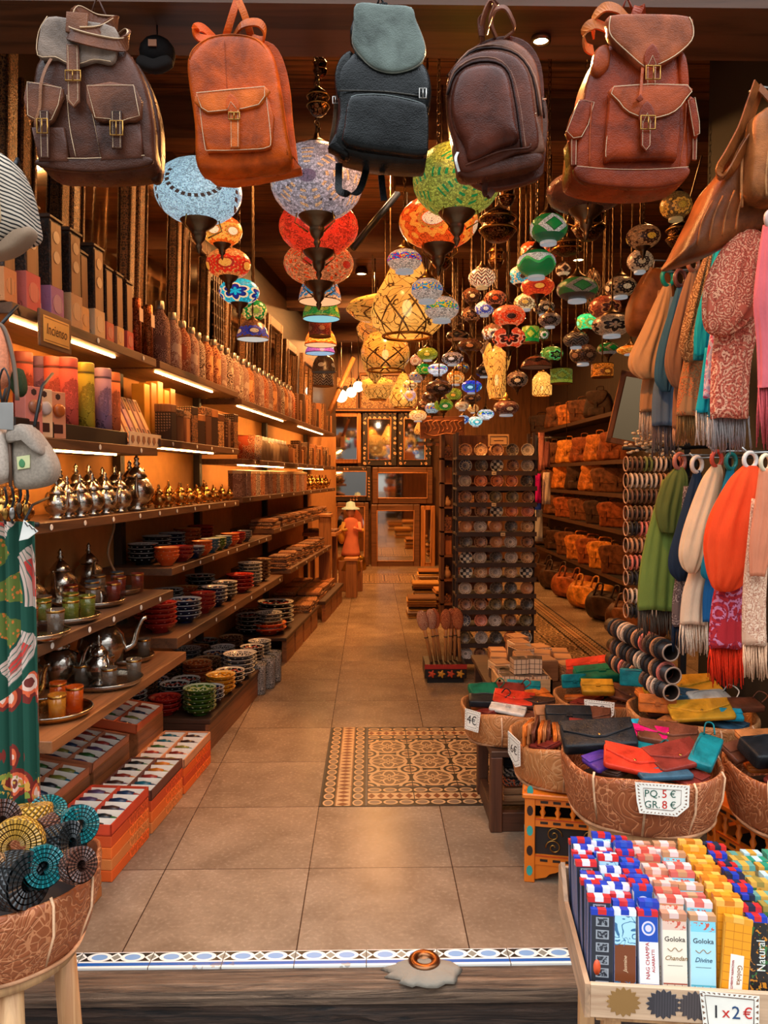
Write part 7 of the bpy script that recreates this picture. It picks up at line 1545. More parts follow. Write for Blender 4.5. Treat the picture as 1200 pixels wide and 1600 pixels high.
B = BP_(775, 170, 'glossy dark brown domed backpack with nested zip arches, second from the right', C(98, 52, 36), C(122, 72, 50)); B.m = leather(C(96, 50, 36), .3)
B.puff('rear_compartment', [(750, 68), (790, 56), (825, 66), (846, 100), (852, 156), (856, 200), (852, 250), (840, 270), (760, 284), (716, 240), (700, 140), (716, 100)], .0, .09, .02, .4, B.m)
B.puff('main_compartment', [(700, 130), (718, 104), (748, 84), (780, 74), (812, 84), (834, 112), (842, 160), (845, 220), (844, 240), (820, 258), (770, 274), (722, 280), (712, 250), (702, 190)], .05, .04, .0, .32, B.m2)
B.puff('outer_arch', [(697, 150), (705, 124), (730, 105), (765, 98), (800, 108), (820, 136), (830, 190), (834, 240), (800, 250), (760, 268), (720, 276), (710, 240), (700, 200)], .04, .02, -.035, .32, B.m)
B.puff('front_pocket', [(702, 172), (714, 140), (738, 128), (768, 128), (784, 142), (792, 176), (798, 214), (802, 236), (770, 248), (745, 262), (728, 264), (722, 244), (706, 212)], .055, .01, -.06, .42, leather(C(88, 44, 32), .24))
for off, col, y_ in ((0, C(50, 30, 26), -.076), (6, C(150, 104, 84), -.072)):
 B.line('zip_arch', [(697-off*.2, 168), (708-off*.3, 138-off*.6), (734, 121-off), (768, 120-off), (788+off*.6, 136-off*.4), (798+off, 176), (804+off, 214), (808+off, 244)], y_, .0034, leather(col, .4))
for off, col, y_ in ((0, C(44, 26, 22), -.048), (5, C(160, 116, 94), -.045), (10, C(44, 26, 22), -.03)):
 B.line('zip_arch', [(702-off*.4, 134-off*.4), (730, 100-off*.7), (766, 92-off), (803+off*.3, 102-off*.7), (826+off*.8, 134), (836+off, 190)], y_, .0034, leather(col, .4))
B.puff('side_pocket', [(815, 192), (832, 190), (846, 238), (838, 246), (822, 248), (818, 230)], .03, .02, -.03, .35, leather(C(126, 82, 62))); B.line('stitching', [(815, 193), (831, 190)], -.06, .002, None, False, 0); B.puff('side_pocket', [(834, 156), (852, 154), (856, 200), (850, 240), (842, 236)], .02, .03, .02, .35, leather(C(104, 74, 60))); B.line('stitching', [(834, 157), (852, 155)], -.002, .002, None, False, 0)
B.line('bottom_piping', [(724, 272), (746, 262), (780, 250), (816, 246), (820, 240)], -.085, .004, B.d); B.puff('base_panel', [(716, 268), (770, 258), (836, 244), (840, 262), (790, 276), (730, 284)], .03, .04, -.03, .4, B.d)
B.band('zip_pull', [(712, 254, -.09), (708, 266, -.1), (713, 284, -.1)], (1, 0, .2), .008, .003, M_steel)
B.band('top_handle', [(756, 66, .03), (754, 40, .0), (764, 16, -.01), (772, 20, -.01), (766, 40, .0), (776, 58, .02)], (.6, .8, 0), .022, .005, B.m2); B.band('coiled_strap', [(760, 60, .0), (768, 36, -.03), (784, 28, -.03), (796, 40, -.02), (802, 52, .0), (788, 60, .02)], (.3, .5, .8), .02, .005, B.m2); B.band('coiled_strap', [(752, 62, .0), (750, 40, -.0), (756, 32, .0)], (1, .4, 0), .018, .005, B.d)
B.band('shoulder_strap', [(762, 272, .0), (758, 292, .0), (762, 304, -.01), (772, 292, .0)], (1, .3, 0), .018, .004, B.d)
B.hook(771, 8, [(764, 18), (777, 16)])
B = BP_(978, 185, 'red-brown rucksack with a pointed buckled flap, rightmost of the hanging backpacks', C(146, 54, 20), C(170, 74, 34))
B.puff('body', [(886, 282), (900, 296), (940, 304), (1000, 306), (1052, 296), (1064, 270), (1062, 200), (1056, 140), (1046, 100), (1000, 88), (950, 88), (925, 104), (908, 140), (900, 180), (890, 230)], .09, .08, 0, .33)
B.puff('base_panel', [(889, 276), (940, 281), (1000, 281), (1056, 276), (1050, 296), (1000, 307), (930, 304), (896, 296)], .014, .02, -.086, .28, B.d)
B.puff('pleat', [(918, 106), (936, 100), (938, 130), (922, 146), (912, 136)], .03, .02, -.075, .6, B.m2); B.puff('pleat', [(1040, 110), (1052, 112), (1058, 160), (1046, 170)], .025, .02, -.07, .6, B.m)
B.puff('front_pocket', [(936, 180), (944, 176), (1036, 174), (1042, 190), (1038, 262), (1030, 268), (1000, 268), (940, 270), (930, 264)], .04, .0, -.08, .24, None, 2)
B.line('stitching', [(937, 186), (936, 210), (931, 258), (940, 268), (1000, 266), (1030, 266), (1036, 258), (1040, 190)], -.112, .001)
B.puff('pocket_flap', [(938, 168), (1048, 165), (1045, 186), (1030, 204), (1008, 212), (988, 214), (962, 206), (946, 190)], .014, .004, -.115, .25, B.m2, 3)
B.line('stitching', [(939, 169), (1047, 166), (1044, 186), (1029, 203), (1008, 211), (988, 213), (962, 205), (947, 190)], -.13, .0014, None, True, 2)
B.puff('top_flap', [(934, 64), (990, 61), (1050, 64), (1057, 80), (1055, 100), (1030, 122), (1000, 137), (985, 138), (960, 118), (936, 96), (932, 80)], .02, .02, -.098, .24, leather(C(170, 88, 52), .28), 3)
B.line('stitching', [(935, 66), (933, 80), (937, 95), (961, 117), (986, 137), (1000, 136), (1030, 121), (1054, 99), (1056, 80), (1050, 66)], -.117, .0016)
for (px, y0, y1, by) in ((995, 106, 190, 150), (987, 190, 262, 223)):
 B.puff('strap_anchor', [(px, y0), (px+11, y0+16), (px+7, y0+34), (px-9, y0+34), (px-11, y0+16)], .007, .003, -.121 if y0 < 150 else -.131, .3, B.d, 2)
 B.line('stitching', [(px-6, y0+32), (px, y0+18), (px+6, y0+32)], -.129 if y0 < 150 else -.139, .001, None, False, 0)
 B.strap(px-1, y0+28, y1, 15, -.122 if y0 < 150 else -.133, True, B.m); B.buckle(px, by, 21, 19, -.135 if y0 < 150 else -.145)
B.band('drawstring', [(982, 140, -.12), (978, 165, -.135), (975, 188, -.14), (966, 196, -.14)], (1, .2, 0), .008, .003, B.m2); B.puff('tassel', [(976, 182), (980, 190), (974, 194), (969, 190)], .004, .002, -.142, .4, B.d, 0)
for pts, fl in (([(882, 236), (886, 228), (908, 196), (912, 240), (906, 276), (890, 274)], [(894, 178), (916, 182), (908, 214), (898, 232), (886, 234), (876, 224)]), ([(1054, 190), (1068, 200), (1072, 240), (1064, 270), (1054, 270)], [(1056, 178), (1066, 174), (1073, 208), (1074, 226), (1066, 230)])):
 B.puff('side_pocket', pts, .05, .03, -.02, .4, B.d); B.puff('pocket_flap', fl, .02, .01, -.07, .3, B.m, 2); B.line('stitching', fl, -.09, .0011, None, True, 0)
B.strap(888, 232, 272, 9, -.075, False); B.strap(1070, 226, 262, 7, -.07, False)
B.line('seam_piping', [(912, 184), (910, 230), (910, 278)], -.094, .0022, B.m2); B.line('seam_piping', [(1052, 184), (1050, 230), (1044, 276)], -.094, .0022, B.m2); B.line('stitching', [(890, 277), (940, 281), (1000, 281), (1056, 277)], -.102, .0009)
for pts in ([(930, 56, .02), (922, 46, -.02), (936, 32, -.04), (960, 28, -.02), (978, 36, .0), (990, 34, .01)], [(966, 58, .03), (948, 52, -.0), (920, 56, -.04), (906, 72, -.05), (910, 86, -.03), (926, 84, .0)]): B.band('coiled_strap', pts, (.15, .3, 1), .032, .006, leather(C(180, 100, 44)))
B.band('strap_end', [(978, 64, -.03), (982, 46, -.05), (990, 30, -.04), (996, 40, -.02), (1000, 64, .0)], (1, .2, .3), .03, .005, B.m)
B.hook(977, 6, [(968, 28), (988, 28)])
M_tool = tooled(C(150, 78, 38), C(192, 122, 78)); M_tool2 = tooled(C(184, 116, 62), C(204, 144, 92)); M_leg = wood(C(206, 158, 108), C(170, 116, 72), 2, .55)
def basket(px, py, wpx, Y, h, label, mat, n=30, wav=.012, seam=5, bot=.9, tag_=None, group=None):
 p = at(px, py, Y); R_ = wpx*Y/2400; n = 64
 t = thing('leather_basket', label, 'basket', (p.x, Y, p.z-h), (0, 0, .2))
 W = lambda a: wav*sin(3*a+1)+wav*.6*sin(5*a)
 secs = []
 for f, z, ir in ((bot, 0, 0), (bot+.03, h*.1, 0), (1, h*.55, 0), (1.02, h*.9, 0), (1.01, h, 1), (.985, h*1.02, 1), (.955, h*.98, 1), (.94, h*.6, 0), (.9, h*.3, 0)):
  secs.append([((R_*f+W(a)*.4)*cos(a), (R_*f+W(a)*.4)*sin(a), z+W(a)*(.8 if z > h*.5 else .4)) for a in [2*PI*k/n for k in range(n)]])
 b = MB(); b.loft(secs); lwl = b.build('leather_wall', mat, t)
 b = MB(); b.tube([((R_*(bot+.005))*cos(2*PI*k/n), (R_*(bot+.005))*sin(2*PI*k/n), .004+W(2*PI*k/n)*.4) for k in range(n)], .006, 6, True); b.build('bottom_piping', leather(C(196, 140, 100), .5), t)
 b = MB(); b.lathe([(R_*bot*.98, .0), (R_*bot*.98, .012), (0, .012), (0, 0)][::-1], 40); b.build('base', M_dwood, t)
 for k in range(seam):
  a = -PI/2+(k-(seam-1)/2)*.62+.1; r = lambda f: R_*f+W(a)*.4+.003
  b = MB(); b.tube([(r(bot)*cos(a), r(bot)*sin(a), .01), (r(1)*cos(a+.02), r(1)*sin(a+.02), h*.5), (r(1.025)*cos(a+.01), r(1.025)*sin(a+.01), h*.92), (r(.99)*cos(a), r(.99)*sin(a), h*1.025)], .004, 5); b.build('seam_cord', leather(C(226, 180, 140), .5), lwl)
 b = MB(); fl = R_*.9
 b.lathe([(fl, h*.33), (fl*.6, h*.42), (0, h*.45)], 32); b.build('filling', plain(C(40, 30, 26), .8), t)
 t['R'] = R_; t['top'] = p.z; return t
def price(tb, ang, lines, label, w=.14, h=.085, tilt=-.12, pts=None, face=.0, drop=0):
 R_ = tb['R']+.016; a = ang; c = V((R_*1.0*cos(a), R_*1.0*sin(a), 0))+tb.location
 t = thing('price_card', label, 'price card', (c.x, c.y, tb['top']-.035-drop), Euler((tilt, 0, a+PI/2)))
 o = pts or [(-w*.5, h*.5), (w*.52, h*.46), (w*.5, -h*.2), (w*.28, -h*.52), (-w*.42, -h*.46), (-w*.47, -h*.1)]
 b = MB(); b.prism(o, -.0012, .0012); b.build('card', plain(C(236, 230, 216), .6), t)
 b = MB()
 for e in range(len(o)):
  p0, p1 = V((*o[e], 0)), V((*o[(e+1) % len(o)], 0)); m = max(2, int((p1-p0).length/.012))
  for q in range(m):
   c0 = p0.lerp(p1, (q+.2)/m)*.92; c1 = p0.lerp(p1, (q+.8)/m)*.92; ap = p0.lerp(p1, (q+.5)/m)*.83
   b.add([(v[0], -.0016, v[1]) for v in (c0, c1, ap)], [(0, 1, 2)])
 o2 = b.build('zigzag_border', plain(C(120, 84, 60), .6), t); o2['kind'] = 'stuff'
 b = MB(); i = [(x*.7, y*.66) for x, y in o]; b.tube([(x, -.0016, y) for x, y in i], .0009, 4, True); b.build('inner_border', plain(C(90, 66, 50), .6), t)
 for s_, sz, x, z, col in lines: text(s_, sz, plain(col, .5), t, (x, -.0018, z))
 return t
GRNK, REDK = C(40, 90, 76), C(196, 40, 30)
B1 = basket(1002, 1181, 243, 2.66, .185, 'large tooled leather basket of purses on a pale wooden stool, nearest on the right', M_tool)
def legs(tb, label, n=4, r=.032, spread=.66, z0=0, ang0=.5, strut=True, zt=None):
 x, y, zb = tb.location; R_ = tb['R']
 t = thing('wooden_stool', label, 'stool', (x, y, z0))
 zb = zb-z0-.002
 for k in range(n):
  a = ang0+2*PI*k/n; q = V((R_*spread*cos(a), R_*spread*sin(a), zb-.02)); g = V((R_*(spread+.14)*cos(a), R_*(spread+.14)*sin(a), 0))
  b = MB(); b.tube([g, q], [r, r*.9], 12); b.build('leg', M_leg, t)
  if strut:
   a2 = ang0+2*PI*(k+1)/n; f = .42; e0 = g.lerp(q, f); e1 = V((R_*(spread+.14)*cos(a2), R_*(spread+.14)*sin(a2), 0)).lerp(V((R_*spread*cos(a2), R_*spread*sin(a2), zb)), f-.14)
   b = MB(); b.tube([e0, e1], r*.62, 10); b.build('stretcher', M_leg, t)
 b = MB(); b.lathe([(0, zb-.035), (R_*.8, zb-.035), (R_*.8, zb), (0, zb)], 28); b.build('seat', M_leg, t); return t
legs(B1, 'pale wooden stool under the nearest right purse basket', 4, .032, .66, .0005, .62)
price(B1, -PI/2-.12, [('PQ.', .032, -.03, .016, GRNK), ('5', .036, .008, .016, REDK), ('€', .03, .034, .016, GRNK), ('GR.', .032, -.03, -.018, GRNK), ('8', .036, .008, -.018, REDK), ('€', .03, .034, -.018, GRNK)], 'white scalloped price card reading PQ 5 euro and GR 8 euro', .165, .1, -.1)
B2 = basket(887, 1148, 180, 3.2, .17, 'plain tan leather basket of brown wallets on the orange painted table', M_tool2, seam=3)
price(B2, PI+.32, [('6€', .05, 0, 0, C(60, 44, 36))], 'white price card hanging on the left side of the tan wallet basket', .1, .13, .02, [(-.05, .065), (.05, .05), (.05, -.05), (.01, -.07), (-.05, -.03)])
B3 = basket(795, 1100, 148, 3.68, .15, 'tan leather basket marked 4 euro on the dark wooden stool', M_tool2, seam=3)
price(B3, -PI/2-.95, [('4€', .055, 0, 0, C(40, 36, 34))], 'white zigzag-edged price card reading 4 euro', .105, .1, -.1, [(-.052, .045), (.052, .05), (.045, -.045), (-.045, -.05)])
B4 = basket(938, 1086, 142, 3.9, .13, 'tan leather basket of green and red wallets behind the other baskets', M_tool2, seam=2)
price(B4, -PI/2-.32, [('7€', .05, 0, 0, C(60, 44, 36))], 'cream price card standing at the front of the rear basket', .14, .09, -.2, drop=-.03)
B5 = basket(1082, 1110, 196, 3.35, .15, 'tan leather basket of yellow wallets and pouches beneath the hanging scarves', M_tool2, seam=2)
B6 = basket(1257, 1195, 236, 2.62, .19, 'dark tooled leather basket cut off by the right edge', M_tool)
price(B6, -PI/2-.42, [('10€', .03, .0, 0, C(110, 150, 120))], 'white price card on the basket at the right edge', .12, .1, -.08, [(-.06, .05), (.06, .05), (.06, -.05), (-.055, -.05)])
x, y, zb = B3.location
t = thing('wooden_stool', 'dark square wooden stool with a slatted lower shelf under the 4 euro basket', 'stool', (.55, 3.45, 0))
for a_ in ((0, 0), (.4, 0), (0, .42), (.4, .42)): b = MB(); b.box(a_[0], a_[0]+.055, a_[1], a_[1]+.055, 0, zb-.03); b.build('leg', wood(C(92, 54, 34), None, 2), t, .004)
b = MB(); b.box(0, .455, 0, .475, zb-.03, zb-.001); b.build('seat', M_dwood, t, .004)
for nm, q in (('bottom_rail', (.055, .4, .01, .045, 0, .09)), ('bottom_rail', (.01, .045, .055, .42, 0, .09))): b = MB(); b.box(*q); b.build(nm, wood(C(84, 50, 32), None, 0), t, .003)
for k in range(4): b = MB(); b.box(.05, .41, .1+.08*k, .16+.08*k, .09, .11); b.build('slat', wood(C(166, 116, 76), None, 0), t)
for k, (zz, m, nm) in enumerate(((.112, wood(C(176, 126, 84), None, 0), 'pale wooden board'), (.145, wood(C(170, 120, 80), None, 0), 'light wooden board'), (.18, paisley(C(30, 26, 26), C(190, 80, 40), C(150, 130, 110), 16., .6), 'black cloth with orange flowers'), (.225, paisley(C(28, 26, 28), C(150, 136, 120), C(90, 80, 70), 14., .7), 'black cloth with white scrolls'), (.27, paisley(C(26, 26, 28), C(140, 130, 120), C(60, 56, 54), 24., .5), 'black dotted cloth'))):
 t = thing('folded_cloth' if k > 1 else 'board', nm+' stored under the dark square stool', 'cloth' if k > 1 else 'board', (.623, 3.53, zz), RND.uniform(-.05, .05))
 b = MB(); b.box(0, .31, 0, .3, 0, (.028, .03, .04, .04, .05)[k]); b.build('body', m, t, .008 if k > 1 else .003); b = MB(); b.box(.0, .31, -.004, 0, .01, .018); b.build('edge', m, t)
def painted_table(loc, rz, w, h, label):
 OR = plain(C(226, 116, 24), .4); GRE = plain(C(50, 160, 150), .4); DK = plain(C(44, 28, 20), .5); RD = plain(C(196, 70, 20), .4)
 t = thing('painted_table', label, 'table', loc, rz)
 b = MB(); b.box(-w/2-.01, w/2+.01, -w/2-.01, w/2+.01, h-.02, h); b.build('top', OR, t, .004)
 L_ = .042
 for sx in (-1, 1):
  for sy in (-1, 1):
   cx, cy = sx*(w/2-L_/2), sy*(w/2-L_/2); b = MB(); b.box(cx-L_/2, cx+L_/2, cy-L_/2, cy+L_/2, 0, h-.02); lg = b.build('leg', OR, t, .003)
   for k in range(5):
    for dx, dy in ((0, sy), (sx, 0)):
     b = MB(); z = .05+k*.082; b.tf((cx+dx*(L_/2+.0006), cy+dy*(L_/2+.0006), z), (PI/2 if dy else 0, PI/2 if dx else 0, 0)); b.lathe([(.0125, -.0006), (.0125, .0006), (0, .0006)], 10, False, 1.7 if dy else 1); o = b.build('painted_drop', GRE if k % 2 == 0 else DK, lg)
 for k, R3 in enumerate([Matrix.Rotation(PI/2*q, 4, 'Z') for q in range(4)]):
  def add(nm, m, fn, sm=0):
   b = MB(); b.M = R3 @ Matrix.Translation((0, -w/2, 0)); fn(b); return b.build(nm, m, t)
  iw = w/2-L_
  for z0, z1 in ((h-.05, h-.02), (.63*h, .72*h), (.2*h, .31*h)):
   add('rail', OR, lambda b: b.box(-iw, iw, .006, .03, z0, z1)); add('red_edge', RD, lambda b: b.box(-iw, iw, .004, .006, z1-.005, z1))
   o = add('leaf_pattern', DK, lambda b: [b.box(-iw+.02+q*.05, -iw+.05+q*.05, .0045, .006, (z0+z1)/2-.005, (z0+z1)/2+.005) for q in range(int(iw*2/.05))]); o['kind'] = 'stuff'
  for q in range(5):
   x = -iw+(q+.5)*2*iw/5
   b = MB(); b.M = R3 @ Matrix.Translation((x, -w/2+.018, .72*h)); e = (.28*h-.05)/.075; b.lathe([(.009, 0), (.006, .01*e), (.013, .03*e), (.006, .05*e), (.01, .065*e), (.009, .075*e)], 10); b.build('baluster', OR, t)
  add('dark_panel', plain(C(36, 26, 22), .6), lambda b: b.box(-iw, iw, .018, .024, .31*h, .63*h))
  sp = lambda cx, cz, s_, f: [(cx+f*(.004+.03*u)*cos(5.5*PI*u*.55)*s_, .012, cz+(.004+.03*u)*sin(5.5*PI*u*.55)*s_) for u in [q/24 for q in range(25)]]
  for cx, cz, f in ((-iw*.5, .4*h, 1), (iw*.5, .4*h, -1), (-iw*.5, .54*h, -1), (iw*.5, .54*h, 1)): add('iron_scroll', M_brass, lambda b: b.tube(sp(cx, cz, .95, f), .0028, 5))
  add('arched_apron', OR, lambda b: [b.prism([(-iw, .2*h), (0, .2*h), (0, .17*h), (-iw*.3, .15*h), (-iw*.45, .12*h), (-iw*.6, .1*h), (-iw*.7, .06*h), (-iw, .03*h)], .01, .024)]); add('arched_apron', OR, lambda b: [b.prism([(iw, .2*h), (0, .2*h), (0, .17*h), (iw*.3, .15*h), (iw*.45, .12*h), (iw*.6, .1*h), (iw*.7, .06*h), (iw, .03*h)], .01, .024)])
 return t
painted_table((.845, 3.17, 0), math.radians(-12), .38, B2.location.z-.006, 'orange painted table with turned balusters and iron scrolls under the tan wallet basket')
x, y, zb = B6.location; painted_table((x+.02, y+.08, 0), .3, .42, zb-.006, 'orange and dark painted table under the basket at the right edge')
legs(B4, 'wooden stool under the rear green and red wallet basket', 4, .024, .6, .0005, .3, False); legs(B5, 'wooden stool under the basket of yellow wallets', 4, .026, .6, .0005, .2, False)
WK = {'red': C(206, 56, 34), 'orange': C(214, 110, 40), 'brown': C(112, 62, 42), 'maroon': C(130, 48, 38), 'teal': C(24, 124, 130), 'green': C(20, 104, 74), 'black': C(34, 34, 36), 'pink': C(216, 24, 100), 'purple': C(80, 50, 130), 'mustard': C(206, 146, 40), 'slate': C(60, 92, 110), 'tan': C(176, 110, 62), 'aqua': C(40, 160, 184), 'dark brown': C(66, 42, 32), 'white': C(220, 206, 190)}
def wallet(tb, x, y, dz, w, h, col, label, rot=(0, 0, 0), kind='envelope', th=.022):
 """a flat purse lying in basket tb; (x,y) relative to basket centre in radii"""
 c = WK[col]; R_ = tb['R']; m = leather(c, .4, .35)
 t = thing('leather_purse' if kind != 'book' else 'wallet', label, 'wallet' if kind == 'book' else 'purse', (tb.location.x+x*R_, tb.location.y+y*R_, tb['top']+dz-.02), Euler(rot))
 def f(nm, o, t0, t1, z, m_, pw=.3): b = MB(); b.M = Matrix.Rotation(-PI/2, 4, 'X'); b.puff(o, t0, t1, pw, -z); return b.build(nm, m_, t)
 fl = t
 f('body', rrect(w, h, min(w, h)*.12, 3), th*.5, th*.5, th*.5, m)
 if kind == 'envelope':
  fl = f('flap', [(-w*.49, h*.49), (w*.49, h*.49), (w*.47, h*.1), (w*.08, -h*.22), (-w*.08, -h*.22), (-w*.47, h*.1)], .004, .003, th+.001, leather(dk(c, 1.1), .36, .35), .2)
  b = MB(); b.tf((0, -h*.14, th+.006)); b.ell((0, 0, 0), .006, .006, .003, 8, 4); b.build('snap_button', M_brass, fl)
  b = MB(); b.tube([(-w*.46, h*.1, th+.005), (-w*.07, -h*.19, th+.006), (w*.07, -h*.19, th+.006), (w*.46, h*.1, th+.005)], .0011, 4); b.build('stitching', plain(dk(c, 1.7), .6), fl)
 elif kind == 'zip':
  b = MB(); b.tube(cr([(-w*.46, -h*.1, th*.8), (-w*.4, h*.3, th*.9), (0, h*.42, th), (w*.4, h*.3, th*.9), (w*.46, -h*.1, th*.8)], 3, False), .0028, 5); b.build('zip', plain(dk(c, .45), .4), t)
  b = MB(); b.tube(cr([(w*.4, h*.3, th), (w*.55, h*.35, th+.03), (w*.68, h*.1, th+.02), (w*.5, -h*.1, th)], 4, False), .003, 5); b.build('wrist_strap', m, t)
 else:
  f('cover_flap', [(-w*.49, h*.49), (w*.49, h*.49), (w*.49, h*.0), (-w*.49, h*.0)], .004, .003, th+.001, leather(dk(c, 1.15), .4, .35), .2)
  b = MB(); b.box(-w*.07, w*.07, -h*.12, h*.08, th, th+.006); b.build('tab', leather(dk(c, .75)), t)
 return t
D = math.radians
for a_ in ((B1, -.52, .18, .055, .26, .12, 'black', 'black leather clutch with pale piping at the back left of the nearest basket', (D(28), D(-5), D(-6)), 'envelope', .05), (B1, -.25, -.42, .035, .2, .13, 'red', 'bright red envelope purse at the front of the nearest basket', (D(14), D(8), D(-16))), (B1, .32, -.36, .045, .2, .13, 'maroon', 'brick brown envelope purse beside the bright red one', (D(14), D(-6), D(14))),
   (B1, .08, .28, .06, .2, .07, 'pink', 'hot pink purse in the middle of the nearest basket', (D(18), 0, D(-24)), 'book', .03), (B1, .42, .2, .062, .21, .12, 'brown', 'brown folded purse at the right of the nearest basket', (D(16), D(4), D(-20)), 'envelope', .03), (B1, .7, -.32, .05, .17, .08, 'teal', 'teal zip purse with a wrist loop at the right of the nearest basket', (D(10), D(-18), D(52)), 'zip', .034),
   (B1, -.1, .5, .055, .17, .08, 'aqua', 'aqua purse at the back of the nearest basket', (D(24), 0, D(4)), 'book', .03), (B1, .0, .12, .04, .15, .09, 'teal', 'blue-green purse under the pink one', (D(10), D(10), D(-40)), 'zip'), (B1, -.48, -.2, .02, .17, .1, 'purple', 'violet purse under the black clutch', (D(6), D(-8), D(20)), 'book', .02), (B1, .02, -.1, .02, .17, .1, 'purple', 'violet blue purse between the red and brown ones', (D(5), 0, D(-30)), 'book'), (B1, .25, .55, .05, .17, .09, 'maroon', 'dark red purse at the back rim of the nearest basket', (D(20), 0, D(-12)), 'book'), (B1, .05, -.6, .015, .18, .09, 'slate', 'grey-blue purse at the bottom front of the nearest basket', (D(6), 0, D(6)), 'book', .02), (B1, .6, .0, .035, .18, .1, 'tan', 'tan purse under the brown folded one', (D(8), 0, D(30)), 'book', .02),
   (B2, .1, .35, .06, .2, .1, 'black', 'black wallet with a studded edge in the tan basket', (D(35), 0, D(-4)), 'book', .03), (B2, .45, -.1, .035, .22, .13, 'maroon', 'dark maroon wallet lying in the tan basket', (D(10), D(4), D(-14)), 'book', .02), (B2, -.02, .1, .02, .19, .1, 'dark brown', 'dark brown wallet in the middle of the tan basket', (D(12), 0, D(12)), 'book'), (B2, .5, .4, .06, .18, .1, 'brown', 'brown wallet with white stitching at the back of the tan basket', (D(30), 0, D(-22)), 'envelope'), (B2, -.2, .55, .06, .14, .09, 'tan', 'upright tan wallet at the back of the tan basket', (D(58), 0, D(8)), 'book'), (B2, .3, -.5, .02, .19, .1, 'orange', 'orange-brown wallet at the front of the tan basket', (D(6), 0, D(-6)), 'book'),
   (B3, -.5, .3, .05, .15, .09, 'green', 'dark green zip purse at the back left of the 4 euro basket', (D(24), 0, D(10)), 'zip', .04), (B3, -.5, -.1, .03, .17, .09, 'black', 'black purse with pale trim in the 4 euro basket', (D(12), 0, D(-6)), 'zip', .035), (B3, .08, -.15, .045, .2, .12, 'red', 'red envelope purse in the 4 euro basket', (D(12), D(4), D(-14)), 'envelope'), (B3, .05, .35, .06, .16, .08, 'maroon', 'maroon striped purse at the back of the 4 euro basket', (D(20), 0, D(-12)), 'zip', .03), (B3, .4, .45, .06, .17, .1, 'teal', 'teal purse at the back right of the 4 euro basket', (D(18), 0, D(-14)), 'book'), (B3, -.1, -.45, .02, .17, .1, 'white', 'cream purse at the front of the 4 euro basket', (D(8), D(6), D(-20)), 'book', .02), (B3, .6, .1, .04, .16, .1, 'orange', 'orange purse at the right of the 4 euro basket', (D(12), 0, D(20)), 'book'), (B3, .55, -.35, .035, .16, .09, 'dark brown', 'dark brown purse with white stitches in the 4 euro basket', (D(14), 0, D(-16)), 'envelope'),
   (B4, -.6, .1, .09, .13, .07, 'teal', 'upright teal case at the left of the rear basket', (D(80), 0, D(10)), 'book'), (B4, .1, .3, .09, .28, .11, 'green', 'emerald green wallet in the rear basket', (D(20), D(-4), D(6)), 'book', .05), (B4, .1, .75, .11, .3, .12, 'red', 'big brick red wallet at the back of the rear basket', (D(24), D(-10), D(-12)), 'book', .04), (B4, .65, .5, .09, .15, .1, 'orange', 'orange wallet at the right of the rear basket', (D(40), 0, D(-20)), 'book'), (B4, -.2, -.4, .07, .16, .08, 'mustard', 'mustard yellow wallet at the front of the rear basket', (D(34), 0, D(-4)), 'book', .04), (B4, .5, -.55, .045, .2, .1, 'brown', 'brown wallet with white whipstitch at the front of the rear basket', (D(26), D(8), D(-28)), 'envelope'), (B4, -.3, .5, .08, .15, .09, 'maroon', 'maroon wallet behind the emerald one', (D(20), 0, D(14)), 'book'), (B4, .3, -.05, .05, .2, .1, 'dark brown', 'dark brown wallet under the emerald one', (D(8), 0, D(-6)), 'book'),
   (B5, -.05, .45, .09, .36, .15, 'mustard', 'large yellow envelope wallet on top of the scarf-side basket', (D(14), D(-2), D(2)), 'envelope', .02), (B5, -.2, .1, .06, .24, .12, 'slate', 'blue-grey wallet under the large yellow one', (D(14), D(6), D(-6)), 'envelope', .03), (B5, -.05, -.42, .045, .26, .14, 'mustard', 'yellow fold-over wallet at the front of the scarf-side basket', (D(16), D(-6), D(-10)), 'envelope'), (B5, .3, -.05, .05, .2, .15, 'white', 'white pouch with colourful embroidery in the scarf-side basket', (D(20), 0, D(14)), 'zip', .03), (B5, .62, -.25, .05, .2, .1, 'brown', 'brown purse with a strap at the right of the scarf-side basket', (D(10), 0, D(4)), 'zip', .03), (B5, -.62, -.1, .06, .16, .08, 'orange', 'upright orange case at the left of the scarf-side basket', (D(76), 0, D(-14)), 'book'), (B5, -.75, .55, .13, .14, .08, 'teal', 'teal boxy purse between the two rear baskets', (D(80), 0, D(-20)), 'zip', .04), (B5, .35, -.6, .04, .09, .06, 'aqua', 'tiny blue coin purse at the front of the scarf-side basket', (D(20), 0, D(-10)), 'book'), (B5, -.55, .35, .05, .15, .1, 'orange', 'orange folded wallet at the back left of the scarf-side basket', (D(30), 0, D(30)), 'book'),
   (B6, -.5, -.05, .05, .2, .12, 'black', 'black puffy purse in the basket at the right edge', (D(18), 0, D(10)), 'zip', .06), (B6, -.35, -.45, .04, .18, .12, 'black', 'glossy black purse at the front of the right-edge basket', (D(10), 0, D(-14)), 'envelope', .04), (B6, -.3, .45, .06, .2, .1, 'tan', 'tan wallet at the back of the right-edge basket', (D(14), 0, D(6)), 'book'), (B6, -.75, .25, .04, .16, .08, 'brown', 'brown wallet at the left of the right-edge basket', (D(30), 0, D(30)), 'book')):
 wallet(*a_)
for i in range(9):
 t = wallet(B2, -.78+.075*i, -.22+.05*(i % 3), .05-.004*i, .13, .09, ('orange', 'tan', 'brown')[i % 3], '%s card case at the left of the tan basket, %s from the left' % (('orange-brown', 'tan', 'brown')[i % 3], nth(i)), (D(90), D(RND.uniform(-20, 10)), D(62+i*3)), 'book', .012)
